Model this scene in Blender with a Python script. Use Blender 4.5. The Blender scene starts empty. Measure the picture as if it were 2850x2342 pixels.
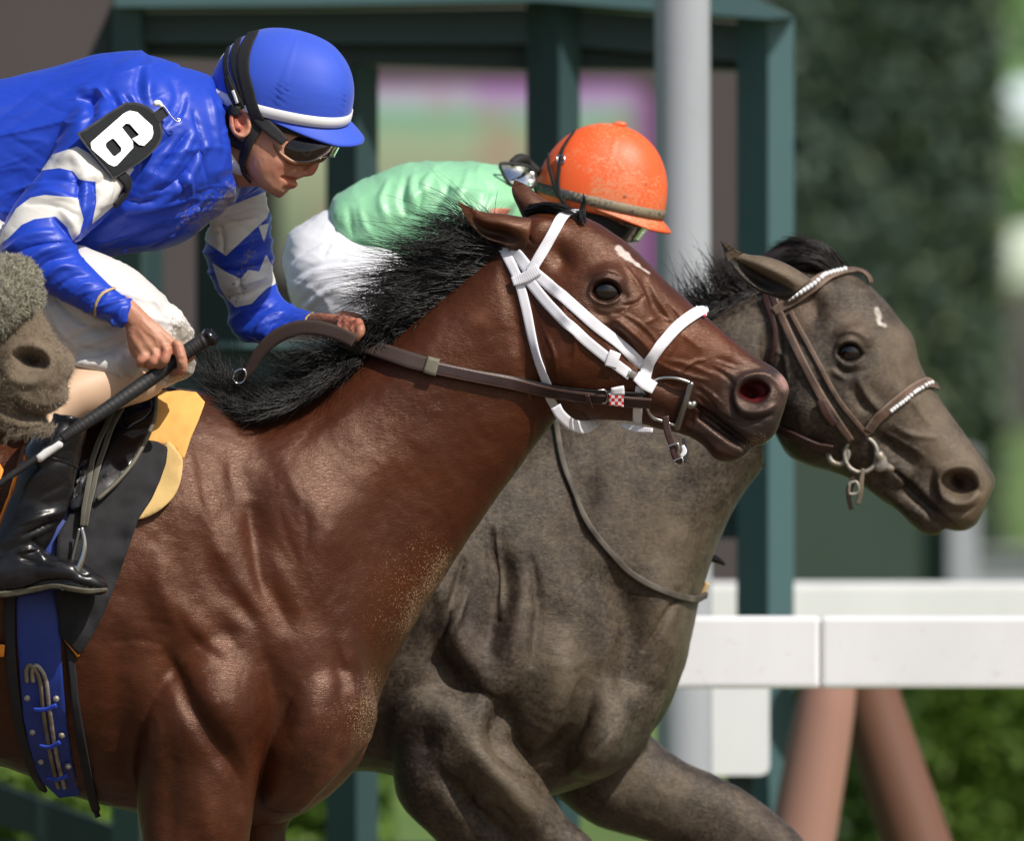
import bpy, math, random
import numpy as np
from mathutils import Vector, Matrix, geometry
from mathutils.bvhtree import BVHTree
rng = np.random.default_rng(7)
random.seed(7)
R = math.radians
SC = bpy.context.scene
COL = SC.collection

# ------------------------------------------------------------------ camera, sky, sun, exposure
S = 1551.0            # photograph pixels per metre at the plane of the race leader (Y = 0)
DIST, CZ = 20.0, 1.58
cam_d = bpy.data.cameras.new('camera'); cam = bpy.data.objects.new('camera', cam_d); COL.objects.link(cam)
cam.location = (0, -DIST, CZ); cam.rotation_euler = (R(90), 0, 0)
cam_d.sensor_width = 36; cam_d.lens = 36 * DIST / (2850 / S)
cam_d.clip_start = 1; cam_d.clip_end = 3000
cam_d.dof.use_dof = True; cam_d.dof.focus_distance = DIST - 0.1; cam_d.dof.aperture_fstop = 4.6
SC.camera = cam
world = bpy.data.worlds.new('World'); SC.world = world; world.use_nodes = True
wn = world.node_tree.nodes; wl = world.node_tree.links
bg = wn['Background']; sky = wn.new('ShaderNodeTexSky'); sky.sky_type = 'NISHITA'; sky.sun_disc = False
SUN = Vector((0.56, -0.54, 0.88)).normalized()       # direction towards the sun
sky.sun_elevation = math.asin(SUN.z); sky.sun_rotation = math.atan2(SUN.x, SUN.y)
sky.air_density = 1.2; sky.dust_density = 2.5
wl.new(sky.outputs[0], bg.inputs[0]); bg.inputs[1].default_value = 0.085
sd = bpy.data.lights.new('sun', 'SUN'); sun = bpy.data.objects.new('sun', sd); COL.objects.link(sun)
sd.energy = 4.3; sd.angle = R(0.6); sd.color = (1.0, 0.94, 0.86)
sun.rotation_euler = SUN.to_track_quat('Z', 'Y').to_euler(); sun.location = (5, -10, 12)
SC.view_settings.view_transform = 'Standard'; SC.view_settings.look = 'None'
SC.view_settings.exposure = 0.1; SC.view_settings.gamma = 1
SC.cycles.max_bounces = 6; SC.cycles.transparent_max_bounces = 8

# ------------------------------------------------------------------ coordinates
CROPS = dict(S=(0, 0, 1), A=(0, 100, 2), B=(800, 300, 2), C=(1250, 500, 2), D=(1794, 620, 2), E=(0, 640, 2),
             F=(0, 1474, 2), G=(900, 1474, 2), H=(560, 40, 4), J=(280, 740, 4), K=(1794, 0, 2), L=(900, 0, 2),
             V=(0, 0, .7414))
def T(c, *p):
    """points read off an enlarged crop of the photograph -> photograph pixels"""
    ox, oy, s = CROPS[c]
    p = np.asarray(p, float).reshape(-1, 2)
    return np.stack([p[:, 0] / s + ox, p[:, 1] / s + oy], 1)
def W(px, py, Y):
    k = (DIST + Y) / DIST
    return np.array([(px - 1425) / S * k, Y, CZ + (1171 - py) / S * k])
def W2(P, Y):
    P = np.atleast_2d(np.asarray(P, float)); Y = np.broadcast_to(np.asarray(Y, float), (len(P),))
    k = (DIST + Y) / DIST
    return np.stack([(P[:, 0] - 1425) / S * k, Y, CZ + (1171 - P[:, 1]) / S * k], 1)
def PX(V):
    k = (DIST + V[:, 1]) / DIST
    return np.stack([1425 + V[:, 0] / k * S, 1171 - (V[:, 2] - CZ) / k * S], 1)
def cat(P, n=6, closed=False):
    P = np.asarray(P, float)
    if closed: Q = np.vstack([P[-1], P, P[0], P[1]])
    else: Q = np.vstack([2 * P[0] - P[1], P, 2 * P[-1] - P[-2]])
    out = []
    for i in range(1, len(Q) - 2):
        a, b, c, d = Q[i - 1:i + 3]
        for j in range(n):
            t = j / n
            out.append(.5 * (2 * b + (c - a) * t + (2 * a - 5 * b + 4 * c - d) * t * t + (3 * b - a - 3 * c + d) * t ** 3))
    if not closed: out.append(P[-1])
    return np.array(out)
def resample(P, step):
    P = np.asarray(P, float); d = np.r_[0, np.cumsum(np.linalg.norm(np.diff(P[:, :2] if P.shape[1] < 3 else P, axis=0), axis=1))]
    n = max(2, int(d[-1] / step) + 1); t = np.linspace(0, d[-1], n)
    return np.stack([np.interp(t, d, P[:, i]) for i in range(P.shape[1])], 1)

# ------------------------------------------------------------------ numpy noise
def _h(ix, iy, iz, seed):
    n = (ix * 374761393 + iy * 668265263 + iz * 2147483647 + seed * 974634777) & 0xffffffff
    n = ((n ^ (n >> 13)) * 1274126177) & 0xffffffff
    return ((n ^ (n >> 16)) & 0xffff) / 65535.0
def noise(P, scale, seed=0):
    Q = np.asarray(P) * scale; I = np.floor(Q).astype(np.int64); f = Q - I; f = f * f * (3 - 2 * f)
    r = 0
    for dx in (0, 1):
        for dy in (0, 1):
            for dz in (0, 1):
                w = (f[:, 0] if dx else 1 - f[:, 0]) * (f[:, 1] if dy else 1 - f[:, 1]) * (f[:, 2] if dz else 1 - f[:, 2])
                r = r + w * _h(I[:, 0] + dx, I[:, 1] + dy, I[:, 2] + dz, seed)
    return r * 2 - 1
def fbm(P, scale, seed=0, o=3):
    return sum(noise(P, scale * 2 ** i, seed + i * 17) * .5 ** i for i in range(o))

# ------------------------------------------------------------------ meshes
def parent_to(o, p):
    if p is not None:
        bpy.context.view_layer.update()
        o.parent = p; o.matrix_parent_inverse = p.matrix_world.inverted()
def mk(name, V, F, mat, parent=None, smooth=True, attrs=None, uv=None, label=None):
    me = bpy.data.meshes.new(name)
    V = np.asarray(V, float); 
    if isinstance(F, np.ndarray) and F.ndim == 2:
        n, m = F.shape
        me.vertices.add(len(V)); me.vertices.foreach_set('co', V.astype(np.float32).ravel())
        me.loops.add(n * m); me.loops.foreach_set('vertex_index', F.astype(np.int32).ravel())
        me.polygons.add(n); me.polygons.foreach_set('loop_start', np.arange(0, n * m, m, dtype=np.int32))
        me.update(calc_edges=True)
    else:
        me.from_pydata([tuple(v) for v in V], [], [tuple(int(i) for i in f) for f in F])
    me.validate(verbose=False)
    if smooth: me.polygons.foreach_set('use_smooth', np.ones(len(me.polygons), bool))
    for k, a in (attrs or {}).items():
        a = np.asarray(a, float)
        if a.ndim == 1:
            at = me.attributes.new(k, 'FLOAT', 'POINT'); at.data.foreach_set('value', a.astype(np.float32))
        else:
            at = me.attributes.new(k, 'FLOAT_COLOR', 'POINT')
            at.data.foreach_set('color', np.c_[a, np.ones(len(a))].astype(np.float32).ravel())
    if uv is not None:
        l = me.uv_layers.new(name='UVMap'); idx = np.zeros(len(me.loops), np.int32)
        me.loops.foreach_get('vertex_index', idx)
        l.data.foreach_set('uv', np.asarray(uv, np.float32)[idx].ravel())
    me.materials.append(mat)
    o = bpy.data.objects.new(name, me); COL.objects.link(o)
    parent_to(o, parent)
    if label: o['label'] = label
    return o
def thing(name, label, cat_, loc=(0, 0, 0), group=None):
    o = bpy.data.objects.new(name, None); COL.objects.link(o); o.location = loc; o.empty_display_size = .1
    o['label'] = label; o['category'] = cat_
    if group: o['group'] = group
    return o
def tag(o, label, cat_, group=None):
    o['label'] = label; o['category'] = cat_
    if group: o['group'] = group
    return o
def bvh(V, F):
    return BVHTree.FromPolygons([tuple(v) for v in V], [tuple(int(i) for i in f) for f in F])

def loft(secs, n=40, sub=5, sq=2.0, Y=0.0):
    """closed body from (ax,ay,bx,by,halfwidth[,yc[,egg]]) sections in photo pixels; a..b lies in the photo plane, width along Y"""
    A = []
    for s in secs:
        s = list(s) + [0.0] * (7 - len(s)); A.append(s)
    A = cat(np.array(A, float), sub)
    th = np.linspace(0, 2 * math.pi, n, endpoint=False)
    ct, st = np.cos(th), np.sin(th)
    ct2 = np.sign(ct) * np.abs(ct) ** (2 / sq); st2 = np.sign(st) * np.abs(st) ** (2 / sq)
    V = []
    for ax, ay, bx, by, w, yc, egg in A:
        a = W(ax, ay, Y + yc); b = W(bx, by, Y + yc); c = (a + b) / 2; h = (a - b) / 2
        ww = max(w, .0005) * (1 + egg * ct)
        V.append(c + np.outer(ct2, h) + np.outer(st2 * ww, [0, 1, 0]))
    return skinrings(V)
def skinrings(V, closed=False):
    m = len(V); n = len(V[0]); VV = np.vstack(V); F = []
    i = np.arange(n); j = (i + 1) % n
    for k in range(m - 1 + (1 if closed else 0)):
        a = k * n; b = ((k + 1) % m) * n
        F.append(np.stack([a + i, a + j, b + j, b + i], 1))
    F = [tuple(f) for f in np.vstack(F)]
    if not closed:
        c0 = len(VV); VV = np.vstack([VV, V[0].mean(0), V[-1].mean(0)])
        for q in range(n):
            F.append((c0, (q + 1) % n, q)); F.append((c0 + 1, (m - 1) * n + q, (m - 1) * n + (q + 1) % n))
    return VV, F
def frames(P):
    P = np.asarray(P, float); t = np.gradient(P, axis=0); t /= np.linalg.norm(t, axis=1)[:, None] + 1e-12
    u = np.cross(t[0], [0, 1, 0]); 
    if np.linalg.norm(u) < 1e-3: u = np.cross(t[0], [1, 0, 0])
    u /= np.linalg.norm(u); U = [u]
    for k in range(1, len(P)):
        u = u - t[k] * (u @ t[k]); u = u / (np.linalg.norm(u) + 1e-12); U.append(u)
    U = np.array(U); return t, U, np.cross(t, U)
def tube(P, r, n=12, sub=4, flat=1.0, closed=False, taper_ends=True):
    """round tube through 3-D points P, radii r"""
    r = np.broadcast_to(np.asarray(r, float), (len(P),))
    Q = cat(np.c_[np.asarray(P, float), r], sub, closed)
    t, U, B = frames(Q[:, :3])
    th = np.linspace(0, 2 * math.pi, n, endpoint=False)
    V = [Q[k, :3] + Q[k, 3] * (np.outer(np.cos(th), U[k]) + flat * np.outer(np.sin(th), B[k])) for k in range(len(Q))]
    if taper_ends and not closed:
        V = [Q[0, :3] + (V[0] - Q[0, :3]) * .55 - t[0] * Q[0, 3] * .5] + V + [Q[-1, :3] + (V[-1] - Q[-1, :3]) * .55 + t[-1] * Q[-1, 3] * .5]
    return skinrings(V, closed)
def ptube(pts, r, **k):
    """pts (px,py,Y)"""
    return tube([W(*p) for p in pts], r, **k)
def ellipsoid(c, r, M=None, n=24):
    u = np.linspace(0, math.pi, n // 2 + 1)[1:-1]; th = np.linspace(0, 2 * math.pi, n, endpoint=False)
    V = []
    for a in u:
        p = np.stack([np.sin(a) * np.cos(th) * r[0], np.sin(a) * np.sin(th) * r[1], np.full(n, np.cos(a) * r[2])], 1)
        if M is not None: p = p @ np.asarray(M).T
        V.append(p + c)
    VV, F = skinrings(V)
    top = np.array([0, 0, r[2]]);
    if M is not None: top = np.asarray(M) @ top
    VV[-2] = c + top; VV[-1] = c - top
    return VV, F
def join(parts):
    V, F, o = [], [], 0
    for v, f in parts:
        V.append(v); F += [tuple(int(i) + o for i in q) for q in f]; o += len(v)
    return np.vstack(V), F
def remesh(parts, voxel, smooth=4):
    V, F = join(parts)
    me = bpy.data.meshes.new('tmp'); me.from_pydata([tuple(v) for v in V], [], F); me.update()
    o = bpy.data.objects.new('tmp', me); COL.objects.link(o)
    m = o.modifiers.new('r', 'REMESH'); m.mode = 'VOXEL'; m.voxel_size = voxel; m.adaptivity = 0
    dg = bpy.context.evaluated_depsgraph_get(); e = o.evaluated_get(dg); me2 = e.to_mesh()
    n = len(me2.vertices); v = np.zeros(n * 3, np.float32); me2.vertices.foreach_get('co', v); v = v.reshape(-1, 3).astype(float)
    lt = np.zeros(len(me2.polygons), np.int32); me2.polygons.foreach_get('loop_total', lt)
    li = np.zeros(len(me2.loops), np.int32); me2.loops.foreach_get('vertex_index', li)
    assert (lt == 4).all(), 'non quad'
    f = li.reshape(-1, 4).astype(np.int64)
    e.to_mesh_clear(); bpy.data.objects.remove(o); bpy.data.meshes.remove(me)
    return smoothm(v, f, smooth), f
def smoothm(v, f, it, lam=.55, mask=None):
    E = np.vstack([f[:, [0, 1]], f[:, [1, 2]], f[:, [2, 3]], f[:, [3, 0]]]); E = np.vstack([E, E[:, ::-1]])
    n = len(v); deg = np.bincount(E[:, 0], minlength=n)[:, None]
    for k in range(it):
        s = np.stack([np.bincount(E[:, 0], v[E[:, 1], a], n) for a in range(3)], 1) / np.maximum(deg, 1)
        d = (s - v) * lam
        if mask is not None: d *= mask[:, None]
        v = v + d
    return v
def normals(v, f):
    d1 = v[f[:, 2]] - v[f[:, 0]]; d2 = v[f[:, -1]] - v[f[:, 1]]; fn = np.cross(d1, d2)
    N = np.zeros_like(v)
    for c in range(f.shape[1]):
        for a in range(3): N[:, a] += np.bincount(f[:, c], fn[:, a], len(v))
    return N / (np.linalg.norm(N, axis=1)[:, None] + 1e-12)
def dseg(P, L):
    """distance of pixels P to a polyline L"""
    L = np.atleast_2d(L); best = np.full(len(P), 1e9)
    if len(L) == 1: return np.linalg.norm(P - L[0], axis=1)
    for a, b in zip(L[:-1], L[1:]):
        ab = b - a; t = np.clip(((P - a) @ ab) / (ab @ ab + 1e-9), 0, 1)
        best = np.minimum(best, np.linalg.norm(P - a - t[:, None] * ab, axis=1))
    return best
def dseg2(P, L):
    """distance and position (0..1 along) on a polyline"""
    L = np.atleast_2d(L); best = np.full(len(P), 1e9); pos = np.full(len(P), .5)
    if len(L) == 1: return np.linalg.norm(P - L[0], axis=1), pos
    ln = np.linalg.norm(np.diff(L, axis=0), axis=1); tot = ln.sum(); c0 = 0
    for a, b, l in zip(L[:-1], L[1:], ln):
        ab = b - a; t = np.clip(((P - a) @ ab) / (ab @ ab + 1e-9), 0, 1)
        d = np.linalg.norm(P - a - t[:, None] * ab, axis=1); m = d < best
        best[m] = d[m]; pos[m] = (c0 + t[m] * l) / tot; c0 += l
    return best, pos
def sculpt(v, f, strokes, Yc=0.0, p=.6):
    """strokes: (crop, radius, height_mm, side, x0,y0,x1,y1...) radius in crop pixels"""
    N = normals(v, f); P = PX(v); D = np.zeros(len(v)); side = np.sign(Yc - v[:, 1])
    for st in strokes:
        c, r, h, sd_ = st[:4]; L = T(c, *st[4:]); L = cat(L, 5) if len(L) > 2 else L
        rr = r / CROPS[c][2]
        lo, hi = L.min(0) - 3 * rr, L.max(0) + 3 * rr
        m = ((P > lo) & (P < hi)).all(1)
        if c == 'poly': pass
        if sd_ == 1: m &= side > 0
        if sd_ == -1: m &= side < 0
        idx = np.nonzero(m)[0]
        if len(idx) == 0: continue
        if len(L) == 1: D[idx] += h * .001 * np.exp(-(dseg(P[idx], L) / rr) ** 2); continue
        Q = resample(L, max(2.0, rr / 2.5)); tp = np.sin(np.pi * np.linspace(.06, .94, len(Q))) ** .6; B = np.zeros(len(idx))
        for a_, b_, ta, tb in zip(Q[:-1], Q[1:], tp[:-1], tp[1:]):
            ab = b_ - a_; tt = np.clip(((P[idx] - a_) @ ab) / (ab @ ab + 1e-9), 0, 1); d_ = np.linalg.norm(P[idx] - a_ - tt[:, None] * ab, axis=1); w_ = ta + (tb - ta) * tt
            B = np.maximum(B, w_ * np.exp(-(d_ / (rr * (.5 + .5 * w_))) ** 2))
        D[idx] += h * .001 * B
    return v + N * (D * np.abs(N[:, 1]) ** p)[:, None]
def dent(v, f, holes, Yc=0.0):
    """crisp-edged openings: (crop, edge, depth_mm, side, outline...)"""
    for c, e, h, sd_, *L in holes:
        N = normals(v, f); P = PX(v); poly = cat(T(c, *L), 4, True); lo, hi = poly.min(0) - 30, poly.max(0) + 30
        m = ((P > lo) & (P < hi)).all(1)
        if sd_ == 1: m &= v[:, 1] < Yc
        i = np.nonzero(m)[0]; d = sdf(P[i], poly) * S * CROPS[c][2]
        k = np.clip(d / e + .3, 0, 1); k = k * k * (3 - 2 * k)
        v = v.copy(); v[i, 1] -= np.sign(v[i, 1] - Yc) * (-h) * .001 * k * np.abs(N[i, 1]) ** .3
    return v
def sdf(P, poly, smooth=True):
    """signed distance in metres (inside positive) of pixels to a polygon"""
    L = np.vstack([poly, poly[0]]); d = dseg(P, L); ins = np.zeros(len(P), bool)
    for a, b in zip(L[:-1], L[1:]):
        c = ((a[1] > P[:, 1]) != (b[1] > P[:, 1])) & (P[:, 0] < (b[0] - a[0]) * (P[:, 1] - a[1]) / (b[1] - a[1] + 1e-12) + a[0])
        ins ^= c
    return np.where(ins, d, -d) / S
def box(x0, x1, y0, y1, z0, z1, bev=0):
    V = np.array([[x, y, z] for x in (x0, x1) for y in (y0, y1) for z in (z0, z1)], float)
    F = [(0, 1, 3, 2), (4, 6, 7, 5), (0, 4, 5, 1), (2, 3, 7, 6), (0, 2, 6, 4), (1, 5, 7, 3)]
    if bev:
        import bmesh
        bm = bmesh.new(); vs = [bm.verts.new(v) for v in V]; [bm.faces.new([vs[i] for i in q]) for q in F]
        bmesh.ops.recalc_face_normals(bm, faces=bm.faces[:])
        bmesh.ops.bevel(bm, geom=bm.edges[:], offset=bev, segments=2, affect='EDGES', profile=.6)
        bm.verts.ensure_lookup_table(); bm.verts.index_update()
        V = np.array([v.co[:] for v in bm.verts]); F = [tuple(v.index for v in q.verts) for q in bm.faces]; bm.free()
    return V, F
def pbox(px0, px1, py0, py1, Y, depth, bev=.004):
    a = W(px0, py1, Y); b = W(px1, py0, Y)
    return box(a[0], b[0], Y, Y + depth, a[2], b[2], bev)

# ------------------------------------------------------------------ things laid on a surface
CAM = Vector((0, -DIST, CZ))
def ray(tree, px, py):
    d = Vector(((px - 1425) / S, DIST, (1171 - py) / S)).normalized()
    return tree.ray_cast(CAM, d)
def ribbon_mesh(P, N, w, th, edge=.35, closed=False):
    """flat strap through P with outward normals N; w (array) half width metres, th thickness"""
    P = np.asarray(P); N = np.asarray(N); n = len(P); w = np.broadcast_to(w, (n,))
    if closed: t = np.roll(P, -1, 0) - np.roll(P, 1, 0)
    else: t = np.gradient(P, axis=0)
    t /= np.linalg.norm(t, axis=1)[:, None] + 1e-12
    B = np.cross(t, N); B /= np.linalg.norm(B, axis=1)[:, None] + 1e-12
    N2 = np.cross(B, t)
    prof = [(-1, .0), (-1, .75), (-.94, 1), (-.5, 1.02), (0, 1.03), (.5, 1.02), (.94, 1), (1, .75), (1, 0), (0, -.1)]
    V = []; UV = []; L = np.r_[0, np.cumsum(np.linalg.norm(np.diff(P, axis=0), axis=1))]
    for k in range(n):
        V.append(np.array([P[k] + B[k] * w[k] * a + N2[k] * th * b for a, b in prof]))
        UV += [(L[k], a * .5 + .5) for a, b in prof]
    VV, F = skinrings(V, closed)
    if not closed: UV += [UV[0], UV[-1]]
    return VV, F, UV
def strap(name, tree, pts, w, mat, parent=None, th=.0025, off=.001, Y=None, sm=7, label=None, fall=None, trim=False):
    """strap following pixels pts over the surface in tree; w full width in pixels (number or list)"""
    pts = np.asarray(pts, float); w = np.broadcast_to(np.asarray(w, float), (len(pts),))
    q = cat(np.c_[pts, w], 8) if len(pts) > 2 else np.c_[pts, w]
    q = resample(q, 5.0); Ys, Ns = [], []
    for x, y, _ in q:
        h = ray(tree, x, y) if tree is not None else (None,)
        if h[0] is None: Ys.append(np.nan); Ns.append((0, 0, 0))
        else: Ys.append(h[0].y); Ns.append(tuple(h[1] if h[1].y < 0 else -h[1]))
    Ys = np.array(Ys); Ns = np.array(Ns)
    if trim and not np.isnan(Ys).all():
        ok = np.nonzero(~np.isnan(Ys))[0]; a_, b_ = ok[0], ok[-1] + 1; q, Ys, Ns = q[a_:b_], Ys[a_:b_], Ns[a_:b_]
    if Y is not None: Yy = np.interp(np.linspace(0, 1, len(q)), np.linspace(0, 1, len(np.atleast_1d(Y))), np.atleast_1d(Y)); 
    else: Yy = np.full(len(q), fall if fall is not None else -.035)
    bad = np.isnan(Ys)
    if tree is None or bad.all(): Ys = Yy; Ns = np.tile([0, -1.0, 0], (len(q), 1))
    else:
        ok = np.nonzero(~bad)[0]
        Ys = np.interp(np.arange(len(q)), ok, Ys[ok]); Ns = np.stack([np.interp(np.arange(len(q)), ok, Ns[ok, a]) for a in range(3)], 1)
        if Y is not None: Ys = np.minimum(Ys, Yy)
    k = min(sm, len(q) | 1); ker = np.ones(k) / k
    def sm1(a): return np.convolve(np.pad(a, k // 2, mode='edge'), ker, 'valid')[:len(a)]
    if sm > 1: Ys = np.minimum(sm1(Ys), Ys + .002); Ns = np.stack([sm1(Ns[:, a]) for a in range(3)], 1)
    Ns /= np.linalg.norm(Ns, axis=1)[:, None] + 1e-9
    P = W2(q[:, :2], Ys) + Ns * off
    V, F, UV = ribbon_mesh(P, Ns, q[:, 2] / 2 / S, th)
    return mk(name, V, F, mat, parent, uv=UV, label=label)
def band(name, tree, a, b, w, mat, parent=None, Yc=0., th=.0025, off=.001, n=72, R0=.4, label=None, lean=0.0, sm=5):
    """strap all the way round: the loop where a plane through pixels a, b (and the depth direction, leaned) cuts the surface"""
    A = W(a[0], a[1], Yc); B = W(b[0], b[1], Yc); c = (A + B) / 2; e1 = A - B; e1 /= np.linalg.norm(e1)
    ax = np.cross(e1, [0, 1, 0]); e2 = np.array([0, 1, 0]) + ax * lean; e2 /= np.linalg.norm(e2)
    P, N = [], []
    for t in np.linspace(0, 2 * math.pi, n, endpoint=False):
        d = e1 * math.cos(t) + e2 * math.sin(t)
        h = tree.ray_cast(Vector(c + d * R0), Vector(-d))
        if h[0] is None: continue
        nn = np.array(h[1]); nn = nn if nn @ d > 0 else -nn
        nn = nn + d * .6
        P.append(np.array(h[0])); N.append(nn / np.linalg.norm(nn))
    P = np.array(P); N = np.array(N)
    for _ in range(sm): P = .5 * P + .25 * (np.roll(P, 1, 0) + np.roll(P, -1, 0)); N = .5 * N + .25 * (np.roll(N, 1, 0) + np.roll(N, -1, 0))
    N /= np.linalg.norm(N, axis=1)[:, None]
    P = P + N * (off + .0008)
    V, F, UV = ribbon_mesh(P, N, w / 2 / S, th, closed=True)
    return mk(name, V, F, mat, parent, uv=UV, label=label)
def patch(name, tree, poly, mat, parent=None, off=.003, th=.004, step=9, Y=None, sm=6, smooth_poly=True, rough=0, label=None, seed=1):
    """sheet with an outline in pixels lying on the surface in tree"""
    poly = np.asarray(poly, float)
    if smooth_poly: poly = cat(poly, 4, True)
    poly = resample(np.vstack([poly, poly[0]]), step)[:-1]
    lo, hi = poly.min(0), poly.max(0); st = step
    gx, gy = np.meshgrid(np.arange(lo[0], hi[0], st), np.arange(lo[1], hi[1], st)); g = np.stack([gx.ravel(), gy.ravel()], 1)
    d = sdf(g, poly) * S; g = g[d > st * .6]
    pts = np.vstack([poly, g]); nb = len(poly)
    r = geometry.delaunay_2d_cdt([Vector(p) for p in pts], [], [list(range(nb))], 1, 1e-4)
    P2 = np.array([v[:] for v in r[0]]); F = [tuple(q) for q in r[2]]
    Ys = np.full(len(P2), np.nan)
    if tree is not None:
        for i, (x, y) in enumerate(P2):
            h = ray(tree, x, y)
            if h[0] is not None: Ys[i] = h[0].y
    if Y is not None: Ys = np.where(np.isnan(Ys), Y, np.minimum(Ys, Y)) if tree is not None else np.full(len(P2), Y)
    bad = np.isnan(Ys)
    if bad.any():
        gi = np.nonzero(~bad)[0]
        for i in np.nonzero(bad)[0]: Ys[i] = Ys[gi[np.argmin(((P2[gi] - P2[i]) ** 2).sum(1))]]
    E = set()
    for q in F:
        for a, b in zip(q, q[1:] + q[:1]): E.add((a, b)); E.add((b, a))
    E = np.array(list(E)); deg = np.bincount(E[:, 0], minlength=len(P2))
    for _ in range(sm): Ys = .4 * Ys + .6 * np.bincount(E[:, 0], Ys[E[:, 1]], len(P2)) / np.maximum(deg, 1)
    if rough: Ys = Ys + rough * fbm(np.c_[P2 / S, np.zeros(len(P2))], 14, seed, 3)
    front = W2(P2, Ys - off - th)
    # outward edge directions roll the rim over so the sheet has a soft edge
    back = W2(P2, Ys - off)
    n = len(P2); V = np.vstack([front, back])
    be = [e for e in map(tuple, E) if True]
    cnt = {}
    for q in F:
        for a, b in zip(q, q[1:] + q[:1]): cnt[(a, b)] = 1
    FF = list(F) + [tuple(i + n for i in q[::-1]) for q in F]
    for (a, b) in cnt:
        if (b, a) not in cnt: FF.append((b, a, a + n, b + n))
    dd = sdf(P2, poly)
    return mk(name, V, FF, mat, parent, attrs={'edge': np.r_[dd, dd]}, uv=np.vstack([P2 / S, P2 / S]), label=label)
def fuzz(name, v, f, n, length, mat, parent, w=.0009, lay=(0, 0, 0), seed=1, curl=.5, cond=None):
    """short hair standing on a surface"""
    r = np.random.default_rng(seed); N = normals(v, f); pool = np.nonzero(cond(v, N))[0] if cond else np.arange(len(v))
    i = r.choice(pool, n); p = v[i] + r.normal(0, .0015, (n, 3)); d = N[i] + np.array(lay) + r.normal(0, curl, (n, 3)); d /= np.linalg.norm(d, axis=1)[:, None]
    L = length * r.uniform(.5, 1.2, (n, 1)); bend = r.normal(0, .35, (n, 3)) * L; a = np.cross(d, r.normal(size=(n, 3))); a /= np.linalg.norm(a, axis=1)[:, None]; a *= w * .5
    p0 = p - N[i] * .002; p1 = p + d * L * .55 + bend * .3; p2 = p + d * L + bend
    V = np.stack([p0 - a, p0 + a, p1 + a * .8, p1 - a * .8, p2], 1).reshape(-1, 3); k = np.arange(n) * 5
    Q = np.stack([k, k + 1, k + 2, k + 3], 1); Tq = np.stack([k + 3, k + 2, k + 4], 1)
    return mk(name, V, [tuple(x) for x in Q] + [tuple(x) for x in Tq], mat, parent)
def hair(name, guides, n, mat, parent=None, w=.0016, jit=.01, clump=60, seed=3, seg=9, wob=.006, tipvar=.3, root_jit=.004, stray=.06):
    """guides: list of polylines of (px,py,Y); strands run between neighbouring guides"""
    r = np.random.default_rng(seed)
    G = []
    for g in guides:
        q = np.array([W(*p) for p in g]); q = cat(q, 8); G.append(resample(q, 1e-9) if False else np.stack([np.interp(np.linspace(0, 1, seg), np.linspace(0, 1, len(q)), q[:, a]) for a in range(3)], 1))
    G = np.array(G); m = len(G)
    ct = r.uniform(0, m - 1, clump); co = r.normal(0, 1, (clump, 3)) * jit * 1.3
    ph = r.uniform(0, 6.28, (clump, 3)); cl = r.uniform(1 - tipvar, 1.05, clump)
    V = []; F = []; s = np.linspace(0, 1, seg)[:, None]
    for k in range(n):
        c = r.integers(clump); t = np.clip(ct[c] + r.normal(0, .28), 0, m - 1.001); i = int(t); f = t - i
        p = G[i] * (1 - f) + G[min(i + 1, m - 1)] * f
        L = min(1.0, cl[c] * r.uniform(.70, 1.0)); p = np.stack([np.interp(s[:, 0] * L, s[:, 0], p[:, a]) for a in range(3)], 1)
        if r.random() < stray: L = L * 1.15; p = p + r.normal(0, jit * 1.5, 3) * s
        p = p + r.normal(0, root_jit, 3) * (1 - s) + (co[c] + r.normal(0, jit * .5, 3)) * s ** 1.3
        p = p + wob * s * np.sin(s * 5 + ph[c][None, :]) + r.normal(0, wob * .25, (1, 3)) * np.sin(s * 9)
        ww = w * r.uniform(.7, 1.2) * (1 - s[:, 0] ** 3 * .85)
        tt = np.gradient(p, axis=0); tt /= np.linalg.norm(tt, axis=1)[:, None] + 1e-9
        a = np.cross(tt, [0, 1, 0]); a /= np.linalg.norm(a, axis=1)[:, None] + 1e-9; b = np.cross(tt, a)
        ring = [p + a * ww[:, None] * .5, p + (-a * .5 + b * .8) * ww[:, None] * .5, p + (-a * .5 - b * .8) * ww[:, None] * .5]
        base = len(V) * seg * 3
        V.append(np.stack(ring, 1).reshape(-1, 3))
        q = np.arange(seg - 1)
        for u in range(3):
            v_ = (u + 1) % 3
            F.append(np.stack([base + q * 3 + u, base + q * 3 + v_, base + (q + 1) * 3 + v_, base + (q + 1) * 3 + u], 1))
    return mk(name, np.vstack(V), np.vstack(F), mat, parent)
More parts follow.
